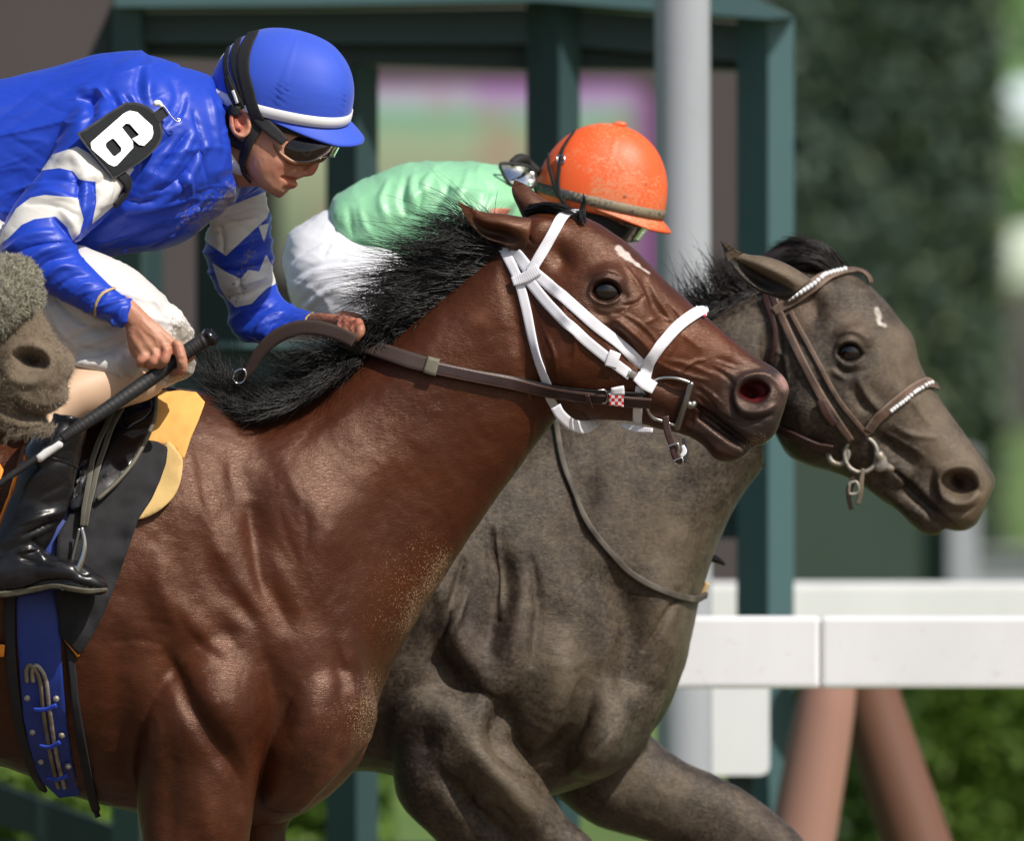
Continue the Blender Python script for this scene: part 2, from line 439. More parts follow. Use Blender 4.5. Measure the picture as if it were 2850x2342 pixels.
# ------------------------------------------------------------------ materials
class MB:
    def __init__(s, name):
        s.m = bpy.data.materials.new(name); s.m.use_nodes = True; s.n = s.m.node_tree.nodes; s.l = s.m.node_tree.links
        s.b = s.n['Principled BSDF']; s.tc = s.n.new('ShaderNodeTexCoord')
    def set(s, **k):
        for a, v in k.items():
            i = s.b.inputs[a.replace('_', ' ')]
            if isinstance(v, bpy.types.NodeSocket): s.l.new(v, i)
            else: i.default_value = (v + (1,)) if isinstance(v, tuple) and len(v) == 3 and i.type == 'RGBA' else v
        return s
    def map(s, scale=(1, 1, 1), rot=(0, 0, 0), src='Object'):
        mp = s.n.new('ShaderNodeMapping'); s.l.new(s.tc.outputs[src], mp.inputs[0])
        mp.inputs['Scale'].default_value = scale; mp.inputs['Rotation'].default_value = rot; return mp.outputs[0]
    def noise(s, scale, detail=4, vec=None, rough=.55, dist=0):
        t = s.n.new('ShaderNodeTexNoise'); t.inputs['Scale'].default_value = scale; t.inputs['Detail'].default_value = detail
        t.inputs['Roughness'].default_value = rough; t.inputs['Distortion'].default_value = dist
        s.l.new(vec if vec is not None else s.tc.outputs['Object'], t.inputs['Vector']); return t.outputs['Fac']
    def ridged(s, scale, vec=None, detail=2, dist=0.0, rough=.5):
        t = s.n.new('ShaderNodeTexNoise'); t.noise_type = 'RIDGED_MULTIFRACTAL'; t.inputs['Scale'].default_value = scale; t.inputs['Detail'].default_value = detail
        t.inputs['Roughness'].default_value = rough; t.inputs['Distortion'].default_value = dist; t.inputs['Gain'].default_value = 1.6
        s.l.new(vec if vec is not None else s.tc.outputs['Object'], t.inputs['Vector']); return t.outputs['Fac']
    def ramp(s, f, a, b, ca=(0, 0, 0), cb=(1, 1, 1)):
        r = s.n.new('ShaderNodeValToRGB'); e = r.color_ramp.elements; e[0].position = a; e[1].position = b
        e[0].color = tuple(ca) + (1,); e[1].color = tuple(cb) + (1,); s.l.new(f, r.inputs[0]); return r.outputs[0]
    def mix(s, f, a, b, mode='MIX'):
        m = s.n.new('ShaderNodeMix'); m.data_type = 'RGBA'; m.blend_type = mode
        for v, i in ((f, 0), (a, 6), (b, 7)):
            if isinstance(v, bpy.types.NodeSocket): s.l.new(v, m.inputs[i])
            else: m.inputs[i].default_value = (v + (1,)) if isinstance(v, tuple) and len(v) == 3 else v
        return m.outputs[2]
    def math(s, op, a, b=0.0, clamp=False):
        m = s.n.new('ShaderNodeMath'); m.operation = op; m.use_clamp = clamp
        for v, i in ((a, 0), (b, 1)):
            if isinstance(v, bpy.types.NodeSocket): s.l.new(v, m.inputs[i])
            else: m.inputs[i].default_value = v
        return m.outputs[0]
    def attr(s, name, col=False):
        a = s.n.new('ShaderNodeAttribute'); a.attribute_name = name; return a.outputs['Color' if col else 'Fac']
    def bump(s, h, strength=.3, dist=.001, normal=None):
        b = s.n.new('ShaderNodeBump'); b.inputs['Strength'].default_value = strength; b.inputs['Distance'].default_value = dist
        s.l.new(h, b.inputs['Height'])
        if normal is not None: s.l.new(normal, b.inputs['Normal'])
        s.l.new(b.outputs[0], s.b.inputs['Normal']); return b.outputs[0]
    def step(s, f, lo=-.0005, hi=.0005):
        m = s.n.new('ShaderNodeMapRange'); m.inputs[1].default_value = lo; m.inputs[2].default_value = hi
        s.l.new(f, m.inputs[0]); return m.outputs[0]

def simple(name, col, rough=.5, var=.15, scale=20, bump=.15, bdist=.001, bscale=120, **k):
    s = MB(name); n = s.noise(scale, 5)
    c = s.mix(s.ramp(n, .3, .7), tuple(x * (1 - var) for x in col), tuple(min(1, x * (1 + var)) for x in col))
    s.set(Base_Color=c, Roughness=rough, **k)
    if bump: s.bump(s.noise(bscale, 4), bump, bdist)
    return s.m
def coat_mat(name, rough=.36, tint=(1, 1, 1), dust_col=(.25, .19, .13), fur=1.0, dust_fine=.5, streak_rot=(0, R(35), 0), spec=.5, sheen=.25, soft=.07, bigw=.38, dscale=260):
    s = MB(name); base = s.attr('col', True)
    st = s.map((90, 90, 300), streak_rot)
    fine = s.noise(1.0, 4, st, .7, .8); big = s.noise(9, 5)
    base = s.mix(s.ramp(big, .3, .7), s.mix(1.0, base, (.74, .70, .68), 'MULTIPLY'), s.mix(1.0, base, (1.22, 1.2, 1.18), 'MULTIPLY'))
    base = s.mix(s.ramp(fine, .25, .75), s.mix(1.0, base, (.72, .7, .7), 'MULTIPLY'), s.mix(1.0, base, (1.25, 1.25, 1.25), 'MULTIPLY'))
    dust = s.attr('dust')
    sp = s.math('ADD', s.math('MULTIPLY', s.noise(dscale, 4), 1 - bigw), s.math('MULTIPLY', s.noise(24, 5), bigw))
    f = s.math('ADD', sp, s.math('MULTIPLY', s.math('SUBTRACT', dust, .5), .42))
    mask = s.ramp(f, dust_fine, dust_fine + soft)
    mask = s.math('MULTIPLY', mask, .9)
    base = s.mix(mask, base, dust_col)
    r = s.math('ADD', s.math('MULTIPLY', s.noise(14, 4), .25), rough - .12); r = s.math('ADD', r, s.math('MULTIPLY', mask, .14))
    s.set(Base_Color=base, Roughness=r, Specular_IOR_Level=spec, Sheen_Weight=sheen, Sheen_Roughness=.4, Sheen_Tint=(.9, .7, .6), Specular_Tint=tint)
    b0 = s.bump(s.noise(9, 3, None, .5), .35, .006)
    b1 = s.bump(s.noise(1.0, 4, s.map((110, 110, 330), streak_rot), .75, .9), .9 * fur, .0024, b0)
    b2 = s.bump(s.noise(420, 2), .6 * fur, .0006, b1)
    
    return s.m
def silk_mat(name, c1, c2=None, rough=.32, attrn='pat', dirt=0.0, spec=.55, sheen=.3, wr=.5, dirt_col=(.22, .18, .13), rot=(0, 0, 0), fold=.55):
    s = MB(name); col = c1
    if c2 is not None: col = s.mix(s.step(s.attr(attrn)), c1, c2)
    v = s.noise(7, 3); col = s.mix(s.ramp(v, .3, .7), s.mix(1.0, col, (.9, .9, .9), 'MULTIPLY'), col)
    if dirt:
        sp = s.math('ADD', s.math('MULTIPLY', s.noise(150, 3), .5), s.math('MULTIPLY', s.noise(9, 3), .5))
        sp = s.math('ADD', sp, s.math('MULTIPLY', s.math('SUBTRACT', s.attr('dust'), .5), .3))
        col = s.mix(s.math('MULTIPLY', s.ramp(sp, .60 - dirt * .1, .68 - dirt * .1), .8), col, dirt_col)
    s.set(Base_Color=col, Roughness=rough, Specular_IOR_Level=spec, Sheen_Weight=sheen, Sheen_Roughness=.35)
    a = s.bump(s.noise(7, 3, s.map((1.0, 1.2, 3.6), rot), .45, .6), wr * .7, .010)
    a = s.bump(s.ridged(5.5, s.map((.9, 1.0, 2.9), (0, rot[1] + .5, 0)), 2, .5), fold, .0075, a)
    a = s.bump(s.ridged(12, s.map((.8, 1.0, 2.6), (0, rot[1] - .35, 0)), 2, .8), fold * .6, .0028, a)
    s.bump(s.noise(1500, 1), .06, .0004, a)
    return s.m
def leather(name, col, rough=.35, edge_col=None, wrk=.3, var=.3, spec=.5):
    s = MB(name); n = s.noise(30, 5); c = s.mix(s.ramp(n, .3, .72), tuple(x * (1 - var) for x in col), tuple(x * (1 + var) for x in col))
    if edge_col is not None:
        uv = s.map((1, 1, 1), src='UV'); sx = s.n.new('ShaderNodeSeparateXYZ'); s.l.new(uv, sx.inputs[0])
        e = s.math('ABSOLUTE', s.math('SUBTRACT', sx.outputs[1], .5)); e = s.ramp(e, .36, .38)
        e2 = s.math('ABSOLUTE', s.math('SUBTRACT', sx.outputs[1], .5)); e2 = s.ramp(e2, .41, .43)
        st = s.math('GREATER_THAN', s.math('SINE', s.math('MULTIPLY', sx.outputs[0], 1500.0)), -.3)
        f = s.math('MULTIPLY', s.math('SUBTRACT', e, e2, True), st)
        c = s.mix(f, c, edge_col)
    s.set(Base_Color=c, Roughness=s.math('ADD', s.math('MULTIPLY', s.noise(60, 4), .3), rough - .12), Specular_IOR_Level=spec)
    s.bump(s.noise(220, 3), wrk, .0008)
    return s.m
def webbing(name, col, ribs=1400.0, rough=.5):
    s = MB(name); uv = s.map((1, 1, 1), src='UV'); sx = s.n.new('ShaderNodeSeparateXYZ'); s.l.new(uv, sx.inputs[0])
    w = s.math('ADD', s.math('MULTIPLY', s.math('SINE', s.math('MULTIPLY', sx.outputs[0], ribs)), .5), .5)
    c = s.mix(w, tuple(x * .93 for x in col), col)
    c = s.mix(s.ramp(s.noise(50, 4), .58, .8), c, tuple(x * .8 for x in col))
    s.set(Base_Color=c, Roughness=rough, Specular_IOR_Level=.35)
    s.bump(w, .25, .0006); return s.m
M = {}
M['coat_bay'] = coat_mat('bay coat', .355, tint=(1.0, .69, .54), dust_col=(.30, .20, .12), dust_fine=.60, sheen=0.0, spec=.50, fur=.46, bigw=.15, dscale=380, soft=.05)
M['coat_mud'] = coat_mat('muddy coat', .40, tint=(1, .92, .82), dust_col=(.145, .112, .076), dust_fine=.41, sheen=.0, spec=.5, soft=.32, bigw=.45, dscale=140, fur=.8)
M['coat_dun'] = coat_mat('dusty nose coat', .6, dust_col=(.17, .135, .092), dust_fine=.46, sheen=.4, spec=.25, streak_rot=(0, R(-60), 0))
M['mane'] = simple('black mane hair', (.007, .006, .006), .50, .4, 60, 0)
M['mane_brown'] = simple('brown black mane hair', (.014, .010, .010), .6, .4, 60, 0)
M['hair_dun'] = simple('pale whisker hair', (.25, .2, .14), .5, .3, 60, 0)
s = MB('horse eye'); s.set(Base_Color=(.006, .003, .002), Roughness=.06, Specular_IOR_Level=.5, Coat_Weight=.7, Coat_Roughness=.13); M['eye'] = s.m
s = MB('nostril lining'); s.set(Base_Color=s.mix(s.ramp(s.noise(60, 3), .3, .7), (.30, .03, .035), (.5, .09, .09)), Roughness=.35); M['nostril_red'] = s.m
M['nostril_dark'] = simple('nostril lining dark', (.06, .018, .018), .4)
BLUE = (.013, .055, .50)
M['silk_blue'] = silk_mat('blue racing silk', BLUE, (.70, .68, .64), .44, dirt=.16, wr=.22, spec=.42, sheen=.06, rot=(0, .35, 0), fold=.4)
M['silk_cap'] = silk_mat('blue cap silk', (.040, .10, .62), rough=.6, wr=.14, spec=.35, sheen=.3, fold=.22)
M['cap_band'] = silk_mat('white cap band', (.78, .78, .80), rough=.5, wr=.05, fold=.06)
M['silk_green'] = silk_mat('green racing silk', (.28, .62, .36), rough=.45, wr=.35, sheen=.1)
M['breeches'] = silk_mat('white breeches', (.64, .62, .60), rough=.6, dirt=.25, wr=.35, sheen=.1, fold=.5, rot=(0, -.6, 0))
M['breeches_clean'] = silk_mat('clean white breeches', (.80, .81, .85), rough=.5, wr=.4, sheen=.1, fold=.45, rot=(0, -.5, 0))
M['stocking'] = simple('nude stocking', (.62, .42, .28), .55, .06, 15, .1)
s = MB('orange cap'); sp = s.math('ADD', s.math('MULTIPLY', s.noise(170, 3, s.map((1, 1, 2.4)), .6), .6), s.math('MULTIPLY', s.noise(9, 3), .4))
dm = s.ramp(s.math('ADD', sp, s.math('MULTIPLY', s.attr('dust'), .11)), .585, .64)
dk = s.ramp(s.math('ADD', s.noise(60, 3), s.math('MULTIPLY', s.attr('dust2'), .25)), .84, .88)
c = s.mix(s.math('MULTIPLY', dm, .75), (.85, .115, .022), (.70, .30, .15)); c = s.mix(s.math('MULTIPLY', dk, .8), c, (.16, .08, .05))
s.set(Base_Color=c, Roughness=.5); s.bump(s.noise(300, 3), .1, .001); M['cap_orange'] = s.m
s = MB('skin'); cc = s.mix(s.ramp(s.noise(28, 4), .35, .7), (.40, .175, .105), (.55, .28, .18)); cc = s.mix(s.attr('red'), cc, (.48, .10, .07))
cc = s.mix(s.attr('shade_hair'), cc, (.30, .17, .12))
s.set(Base_Color=cc, Roughness=.5, Subsurface_Weight=.12, Subsurface_Radius=(.006, .003, .0015), Subsurface_Scale=.6, Specular_IOR_Level=.4)
a = s.bump(s.noise(90, 4), .25, .0012); s.bump(s.noise(420, 3), .25, .0005, a); M['skin'] = s.m
M['black_web'] = simple('black elastic', (.012, .012, .013), .75, .25, 90, .4, .0008, 300)
M['black_matte'] = simple('black cloth', (.010, .010, .012), .85, .3, 40, .35, .001, 260)
M['black_leather'] = leather('black leather', (.008, .008, .009), .28, wrk=.2)
M['boot'] = leather('black boot leather', (.008, .008, .010), .26, wrk=.25)
M['patent'] = leather('black saddle leather', (.006, .006, .008), .16, wrk=.08)
M['olive_piping'] = simple('olive piping', (.11, .10, .07), .6, .3, 60)
M['white_web'] = webbing('white webbing', (.84, .84, .90), 1500)
M['brown_leather'] = leather('brown bridle leather', (.026, .010, .009), .42, (.30, .17, .12))
M['brown_plain'] = leather('brown leather', (.045, .018, .014), .4)
M['dusty_leather'] = leather('dusty leather', (.11, .066, .045), .6, (.36, .30, .22), var=.6)
M['rein_rubber'] = webbing('brown rein rubber grip', (.055, .035, .030), 1900, .75)
M['tan_strap'] = leather('dusty tan strap', (.17, .135, .09), .65, None, var=.4)
M['neck_strap'] = leather('dusty dark strap', (.085, .072, .055), .6, None, var=.5)
s = MB('polished steel'); s.set(Base_Color=(.62, .62, .62), Metallic=1.0, Roughness=.2); M['steel'] = s.m
s = MB('dull steel'); s.set(Base_Color=(.30, .29, .27), Metallic=1.0, Roughness=.38); s.bump(s.noise(120, 3), .2, .0006); M['steel_dull'] = s.m
s = MB('dusty steel'); s.set(Base_Color=s.mix(s.ramp(s.noise(80, 3), .4, .6), (.25, .21, .15), (.4, .38, .35)), Metallic=.5, Roughness=.5); M['steel_dusty'] = s.m
M['chamois'] = simple('yellow chamois', (.68, .36, .09), .8, .12, 12, .35, .003, 30)
M['foam_pad'] = simple('cream foam pad', (.62, .42, .16), .8, .12, 14, .4, .004, 25)
M['girth_blue'] = simple('blue girth', (.010, .035, .24), .5, .25, 12, .2, .002, 60)
M['keeper_blue'] = simple('blue keeper', (.015, .05, .40), .5, .2, 30)
M['orange'] = simple('orange cloth', (.80, .26, .015), .6, .1, 20)
M['wood_brown'] = simple('brown leather panel', (.16, .06, .025), .5, .3, 20)
M['plate_black'] = simple('black number plate vinyl', (.014, .016, .018), .75, .15, 20, .05, Specular_IOR_Level=.15)
M['plate_edge'] = simple('worn plate edge', (.045, .045, .045), .8, .3, 40, .2, Specular_IOR_Level=.15)
M['white_vinyl'] = simple('white vinyl', (.86, .86, .86), .4, .03, 20, .03)
M['whip_grip'] = simple('whip grip', (.014, .014, .015), .6, .3, 60, .5, .001, 200)
M['gold'] = simple('tan elastic', (.50, .35, .16), .6, .15, 60)
M['fleece'] = simple('dirty grey sheepskin', (.22, .21, .165), .95, .4, 55, 1.0, .004, 200)
M['fleece_hair'] = simple('fleece strands', (.36, .345, .27), .9, .4, 40, 0)
s = MB('goggle frame'); s.set(Base_Color=s.mix(s.noise(40, 3), (.13, .045, .014), (.26, .10, .03)), Roughness=.35, Coat_Weight=.2); M['goggle_frame'] = s.m
def lens_mat(name, tint, fac):
    s = MB(name); g = s.n.new('ShaderNodeBsdfGlossy'); g.inputs['Roughness'].default_value = .06; g.inputs['Color'].default_value = (1, 1, 1, 1)
    t = s.n.new('ShaderNodeBsdfTransparent'); t.inputs['Color'].default_value = tint + (1,)
    fr = s.n.new('ShaderNodeFresnel'); fr.inputs['IOR'].default_value = 1.55; mx = s.n.new('ShaderNodeMixShader')
    f = s.math('ADD', fr.outputs[0], fac); s.l.new(f, mx.inputs[0]); s.l.new(t.outputs[0], mx.inputs[1]); s.l.new(g.outputs[0], mx.inputs[2])
    bp = s.n.new('ShaderNodeBump'); bp.inputs['Strength'].default_value = .5; bp.inputs['Distance'].default_value = .002; s.l.new(s.noise(40, 3), bp.inputs['Height']); s.l.new(bp.outputs[0], g.inputs['Normal'])
    s.l.new(mx.outputs[0], s.n['Material Output'].inputs[0]); return s.m
M['lens'] = lens_mat('smoked lens', (.16, .15, .13), .015)
M['lens_clear'] = lens_mat('clear lens', (.82, .86, .84), .12)
def paint(name, col, dirt=(.25, .22, .18), rough=.45, amt=.6, scale=3):
    s = MB(name); n = s.noise(scale, 6, s.map((1, 1, .35)), .6); c = s.mix(s.ramp(n, .3, .75), tuple(x * .85 for x in col), col)
    sp = s.noise(35, 5); c = s.mix(s.math('MULTIPLY', s.ramp(sp, .62, .74), amt), c, dirt)
    s.set(Base_Color=c, Roughness=rough); s.bump(s.noise(60, 4), .15, .002); return s.m
M['rail'] = paint('white rail paint', (.90, .91, .93), (.60, .58, .50), .35, .6)
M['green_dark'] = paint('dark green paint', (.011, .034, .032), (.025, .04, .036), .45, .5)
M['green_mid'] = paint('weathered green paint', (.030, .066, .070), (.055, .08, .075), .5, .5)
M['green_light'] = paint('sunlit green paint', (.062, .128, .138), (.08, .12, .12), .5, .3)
M['pole'] = paint('galvanised pole', (.40, .42, .46), (.32, .32, .33), .45, .6, 5)
M['board'] = paint('board surround', (.075, .058, .062), (.09, .07, .07), .6, .3)
M['sign'] = paint('white sign', (.85, .86, .88), (.7, .7, .7), .4, .1)
M['terracotta'] = paint('terracotta painted pipe', (.17, .075, .048), (.12, .055, .04), .6, .5)
M['terracotta_pale'] = paint('faded terracotta pipe', (.38, .20, .155), (.26, .14, .10), .6, .4)
# ------------------------------------------------------------------ the setting
def sheet(name, x0, x1, y0, y1, z, mat):
    o = mk(name, [(x0, y0, z), (x1, y0, z), (x1, y1, z), (x0, y1, z)], [(0, 1, 2, 3)], mat, smooth=False); o['kind'] = 'structure'; return o
s = MB('grass ground'); s.set(Base_Color=s.mix(s.ramp(s.noise(.6, 6), .35, .65), (.06, .12, .02), (.12, .19, .035)), Roughness=.9); M['grass'] = s.m
s = MB('track dirt'); s.set(Base_Color=s.mix(s.ramp(s.noise(3, 8), .35, .65), (.10, .075, .05), (.17, .13, .09)), Roughness=.95); s.bump(s.noise(12, 8), .8, .05); M['dirt'] = s.m
sheet('grass_field', -900, 900, -60, 1500, 0.0, M['grass'])
sheet('race_track', -200, 200, -40, 2.2, 0.004, M['dirt'])

def prism(poly, Y, depth, bev=0):
    """outline in photo pixels at depth Y, thickened away from the camera"""
    a = W2(poly, Y); b = a + np.array([0, depth, 0]); n = len(a)
    F = [tuple(range(n))[::-1], tuple(range(n, 2 * n))] + [(i, (i + 1) % n, (i + 1) % n + n, i + n) for i in range(n)]
    return np.vstack([a, b]), F
def leaf_mass(name, x0, x1, y0, y1, z0, z1, n, size, mat, parent=None, seed=1, lump=.35, ts=.75):
    r = np.random.default_rng(seed)
    c = r.uniform(0, 1, (n, 3)) * [x1 - x0, y1 - y0, z1 - z0] + [x0, y0, z0]
    nz = noise(c, 1.1, seed); c[:, 1] += nz * lump; c[:, 2] += noise(c, .9, seed + 5) * lump * (c[:, 2] > z0 + .6 * (z1 - z0))
    a = r.normal(size=(n, 3)); a /= np.linalg.norm(a, axis=1)[:, None]; b = np.cross(a, r.normal(size=(n, 3))); b /= np.linalg.norm(b, axis=1)[:, None]
    sz = size * r.uniform(.5, 1.3, (n, 1))
    V = np.stack([c - a * sz, c + b * sz * .5, c + a * sz, c - b * sz * .5], 1).reshape(-1, 3)
    F = np.arange(4 * n).reshape(-1, 4)
    col = np.repeat(.5 + .6 * noise(c, ts * 1.6, seed + 9) + r.normal(0, .10, n), 4)
    return mk(name, V, F, mat, parent, smooth=False, attrs={'tone': col})
def leaf_mat(name, a, b, lo=.25, hi=.75):
    s = MB(name); s.set(Base_Color=s.mix(s.ramp(s.attr('tone'), lo, hi), a, b), Roughness=.55, Specular_IOR_Level=.3)
    return s.m
M['leaf_sun'] = leaf_mat('sunlit shrub leaves', (.024, .060, .012), (.13, .22, .030))
M['leaf_dark'] = leaf_mat('dark hedge leaves', (.075, .115, .085), (.22, .27, .10), .30, .66)
M['leaf_pale'] = leaf_mat('pale tree leaves', (.20, .42, .16), (.50, .66, .32))
M['trunk'] = simple('bark', (.07, .05, .035), .9, .3, 8)
def gx(px, Y): return (px - 1425) / S * (DIST + Y) / DIST
def gz(py, Y): return CZ + (1171 - py) / S * (DIST + Y) / DIST

# outside rail of the track, nearest the horses
t = thing('track_rail', 'thick white track rail board close behind the dark muddy horse', 'rail', (0, 2.6, 0))
for a, b in ((-900, 2282.5), (2284.5, 3900)):
    V, F = pbox(a, b, 1716, 1918, 2.6, .05, .010); mk('rail_board', V, F, M['rail'], t, smooth=False)
for px in (-700, 3300):
    V, F = box(gx(px, 2.6), gx(px, 2.6) + .09, 2.655, 2.74, 0, gz(1740, 2.6), .004); mk('post', V, F, M['rail'], t, smooth=False)
V, F = pbox(2262, 2308, 1726, 1908, 2.652, .012, .003); mk('joint_bracket', V, F, M['rail'], t, smooth=False)

# second rail further off
t = thing('white_rail', 'blurred white rail beyond the pole, above and behind the thick rail', 'rail', (0, 8, 0))
V, F = pbox(1930, 4200, 1622, 1742, 8.0, .06, .014); mk('rail_board', V, F, M['rail'], t, smooth=False)
for px in (2900, 4100):
    V, F = box(gx(px, 8.1), gx(px, 8.1) + .1, 8.065, 8.16, 0, gz(1640, 8.1), .004); mk('post', V, F, M['rail'], t, smooth=False)
# galvanised pole
t = thing('metal_pole', 'tall grey galvanised pole standing in front of the green booth', 'pole', (gx(1900, 4), 4, 0))
V, F = tube([(gx(1910, 4), 4, 0), (gx(1903, 4), 4, 1.5), (gx(1893, 4), 4, 3.6)], .0598, n=32, sub=2); mk('shaft', V, F, M['pole'], t)
V, F = box(gx(1910, 4) - .13, gx(1910, 4) + .13, 3.87, 4.13, 0.004, .03, .004); mk('base_plate', V, F, M['pole'], t, smooth=False)
# sign
t = thing('white_sign', 'small white sign hung low beside the grey pole under the rail', 'sign', (gx(2060, 4.2), 4.2, 0))
pl = [(1966, 1850), (2142, 1850), (2142, 2135), (2136, 2152), (2118, 2160), (1978, 2160)]
V, F = prism(pl, 4.25, .02); mk('panel', V, F, M['sign'], t, smooth=False)
V, F = box(gx(2060, 4.28) - .03, gx(2060, 4.28) + .03, 4.285, 4.33, 0, gz(1880, 4.28), .003); mk('post', V, F, M['green_dark'], t, smooth=False)
# terracotta A-frame
t = thing('pipe_frame', 'terracotta coloured splayed pipe legs standing under the white rail', 'pipe frame', (gx(2330, 4.9), 4.9, 0))
V, F = ptube([(2318, 1840, 4.7), (2295, 1980, 4.7), (2225, 2380, 4.7), (2170, 2640, 4.7)], [.050, .066, .074, .080], n=28); mk('leg', V, F, M['terracotta_pale'], t)
V, F = ptube([(2400, 1840, 5.0), (2430, 1980, 5.0), (2560, 2380, 5.0), (2650, 2640, 5.0)], [.066, .070, .078, .078], n=28); mk('leg', V, F, M['terracotta'], t)
V, F = ptube([(2280, 1830, 4.85), (2430, 1830, 4.85)], [.05, .05], n=24); mk('crosspiece', V, F, M['terracotta'], t)

# dark green booth with a timber frame
t = thing('green_booth', 'dark green timber framed booth with an open front behind the jockeys', 'booth', (gx(1250, 5), 5, 0))
def bp(name, V, F, mat): return mk(name, V, F, mat, t, smooth=False)
def post(px0, pm, px1, pt, Y, mat, name='post'):
    z0 = 0; z1 = gz(pt, Y)
    xs = [gx(px0, Y), gx(pm, Y), gx(px1, Y), gx(pm, Y)]; ys = [Y + .07, Y, Y + .06, Y + .16]
    V = [(x, y, z) for z in (z0, z1) for x, y in zip(xs, ys)]
    bp(name, V, [(3, 2, 1, 0), (4, 5, 6, 7)] + [(i, (i + 1) % 4, (i + 1) % 4 + 4, i + 4) for i in range(4)], mat)
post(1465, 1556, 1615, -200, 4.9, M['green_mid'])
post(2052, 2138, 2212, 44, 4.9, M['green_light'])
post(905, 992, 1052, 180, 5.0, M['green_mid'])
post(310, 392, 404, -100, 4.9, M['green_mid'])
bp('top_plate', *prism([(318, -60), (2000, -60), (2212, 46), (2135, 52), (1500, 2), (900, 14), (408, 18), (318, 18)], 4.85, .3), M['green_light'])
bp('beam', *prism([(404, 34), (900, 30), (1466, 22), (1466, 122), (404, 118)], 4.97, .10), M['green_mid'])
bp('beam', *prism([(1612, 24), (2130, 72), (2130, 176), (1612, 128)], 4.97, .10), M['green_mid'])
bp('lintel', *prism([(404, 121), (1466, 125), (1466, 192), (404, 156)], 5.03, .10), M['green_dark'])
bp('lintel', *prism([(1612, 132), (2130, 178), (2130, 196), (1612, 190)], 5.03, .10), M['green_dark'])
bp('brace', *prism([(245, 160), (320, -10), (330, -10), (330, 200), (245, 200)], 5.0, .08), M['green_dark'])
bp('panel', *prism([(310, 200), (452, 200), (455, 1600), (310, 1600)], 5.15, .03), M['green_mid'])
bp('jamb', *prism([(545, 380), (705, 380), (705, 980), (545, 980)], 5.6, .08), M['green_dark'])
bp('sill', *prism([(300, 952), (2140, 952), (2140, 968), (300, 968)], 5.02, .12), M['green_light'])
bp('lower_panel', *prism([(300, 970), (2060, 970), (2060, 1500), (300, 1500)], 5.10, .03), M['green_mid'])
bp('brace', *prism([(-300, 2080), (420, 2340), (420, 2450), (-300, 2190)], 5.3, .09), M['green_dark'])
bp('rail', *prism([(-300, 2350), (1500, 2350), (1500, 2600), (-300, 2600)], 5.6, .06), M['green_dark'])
V, F = box(gx(310, 6.6), gx(2200, 6.6), 5.0, 6.6, gz(-250, 6.6), gz(-290, 6.6), .01); bp('roof', V, F, M['green_dark'])
# slim post low left, standing in for a bandaged horse leg
t = thing('leg_stand_in', 'pale post standing in for a bandaged horse leg behind the bay horse girth', 'post', (gx(350, 5.8), 5.8, 0))
V, F = box(gx(312, 5.8), gx(390, 5.8), 5.8, 5.9, 0, gz(2190, 5.8), .006); mk('shaft', V, F, M['pole'], t, smooth=False)
V, F = box(gx(305, 5.8), gx(397, 5.8), 5.79, 5.91, gz(2190, 5.8), gz(2175, 5.8), .004); mk('cap', V, F, M['pole'], t, smooth=False)

# scoreboard with a lit video screen
t = thing('video_board', 'big brown framed video board with a glowing blurred picture behind the booth', 'video board', (gx(600, 30), 30, 0))
V, F = prism([(-2600, -500), (2130, -500), (2130, 1900), (-2600, 1900)], 30, .5); mk('surround', V, F, M['board'], t, smooth=False)
V, F = box(gx(-1200, 30), gx(-900, 30), 30.1, 30.6, 0, gz(1880, 30)); mk('post', V, F, M['board'], t, smooth=False)
V, F = box(gx(900, 30), gx(1200, 30), 30.1, 30.6, 0, gz(1880, 30)); mk('post', V, F, M['board'], t, smooth=False)
c0, c1 = (780, 234), (1822, 770)
rr = 80; pl = [(c0[0], c0[1]), (c1[0] - rr, c0[1])] + [(c1[0] - rr + rr * math.sin(a), c0[1] + rr - rr * math.cos(a)) for a in np.linspace(.2, math.pi / 2, 6)] + [(c1[0], c1[1]), (c0[0], c1[1])]
s = MB('video screen'); sx = s.n.new('ShaderNodeSeparateXYZ'); s.l.new(s.tc.outputs['Object'], sx.inputs[0])
def nrm(out, a, b):
    m = s.n.new('ShaderNodeMapRange'); m.inputs[1].default_value = a; m.inputs[2].default_value = b; s.l.new(out, m.inputs[0]); return m.outputs[0]
v = nrm(sx.outputs[2], gz(c1[1], 30), gz(c0[1], 30)); u = nrm(sx.outputs[0], gx(c0[0], 30), gx(c1[0], 30))
v2 = s.math('ADD', v, s.math('MULTIPLY', s.math('SUBTRACT', s.noise(2.2, 2), .5), .08))
r = s.n.new('ShaderNodeValToRGB'); s.l.new(v2, r.inputs[0]); e = r.color_ramp.elements
stops = [(0, (.20, .17, .15)), (.25, (.20, .26, .14)), (.50, (.33, .36, .21)), (.70, (.36, .44, .26)), (.80, (.21, .42, .25)), (.85, (.30, .50, .36)), (.90, (.42, .44, .48)), (.95, (.46, .37, .50)), (1, (.33, .12, .30))]
e[0].position = 0; e[0].color = stops[0][1] + (1,); e[1].position = 1; e[1].color = stops[-1][1] + (1,)
for p_, c_ in stops[1:-1]: q = e.new(p_); q.color = c_ + (1,)
c = s.mix(s.ramp(s.noise(1.9, 2), .5, .72), r.outputs[0], (.42, .22, .16))
c = s.mix(s.math('MULTIPLY', s.ramp(s.noise(1.3, 2, s.map((1, 1, 1), (0, 0, 1))), .52, .7), s.ramp(v, .8, .98)), c, (.36, .05, .42))
c = s.mix(s.ramp(u, .90, .99), c, (.24, .04, .24))
s.set(Base_Color=(.02, .02, .02), Roughness=.4, Emission_Color=c, Emission_Strength=.85)
V, F = prism(pl, 29.9, .08); mk('screen', V, F, s.m, t, smooth=False)

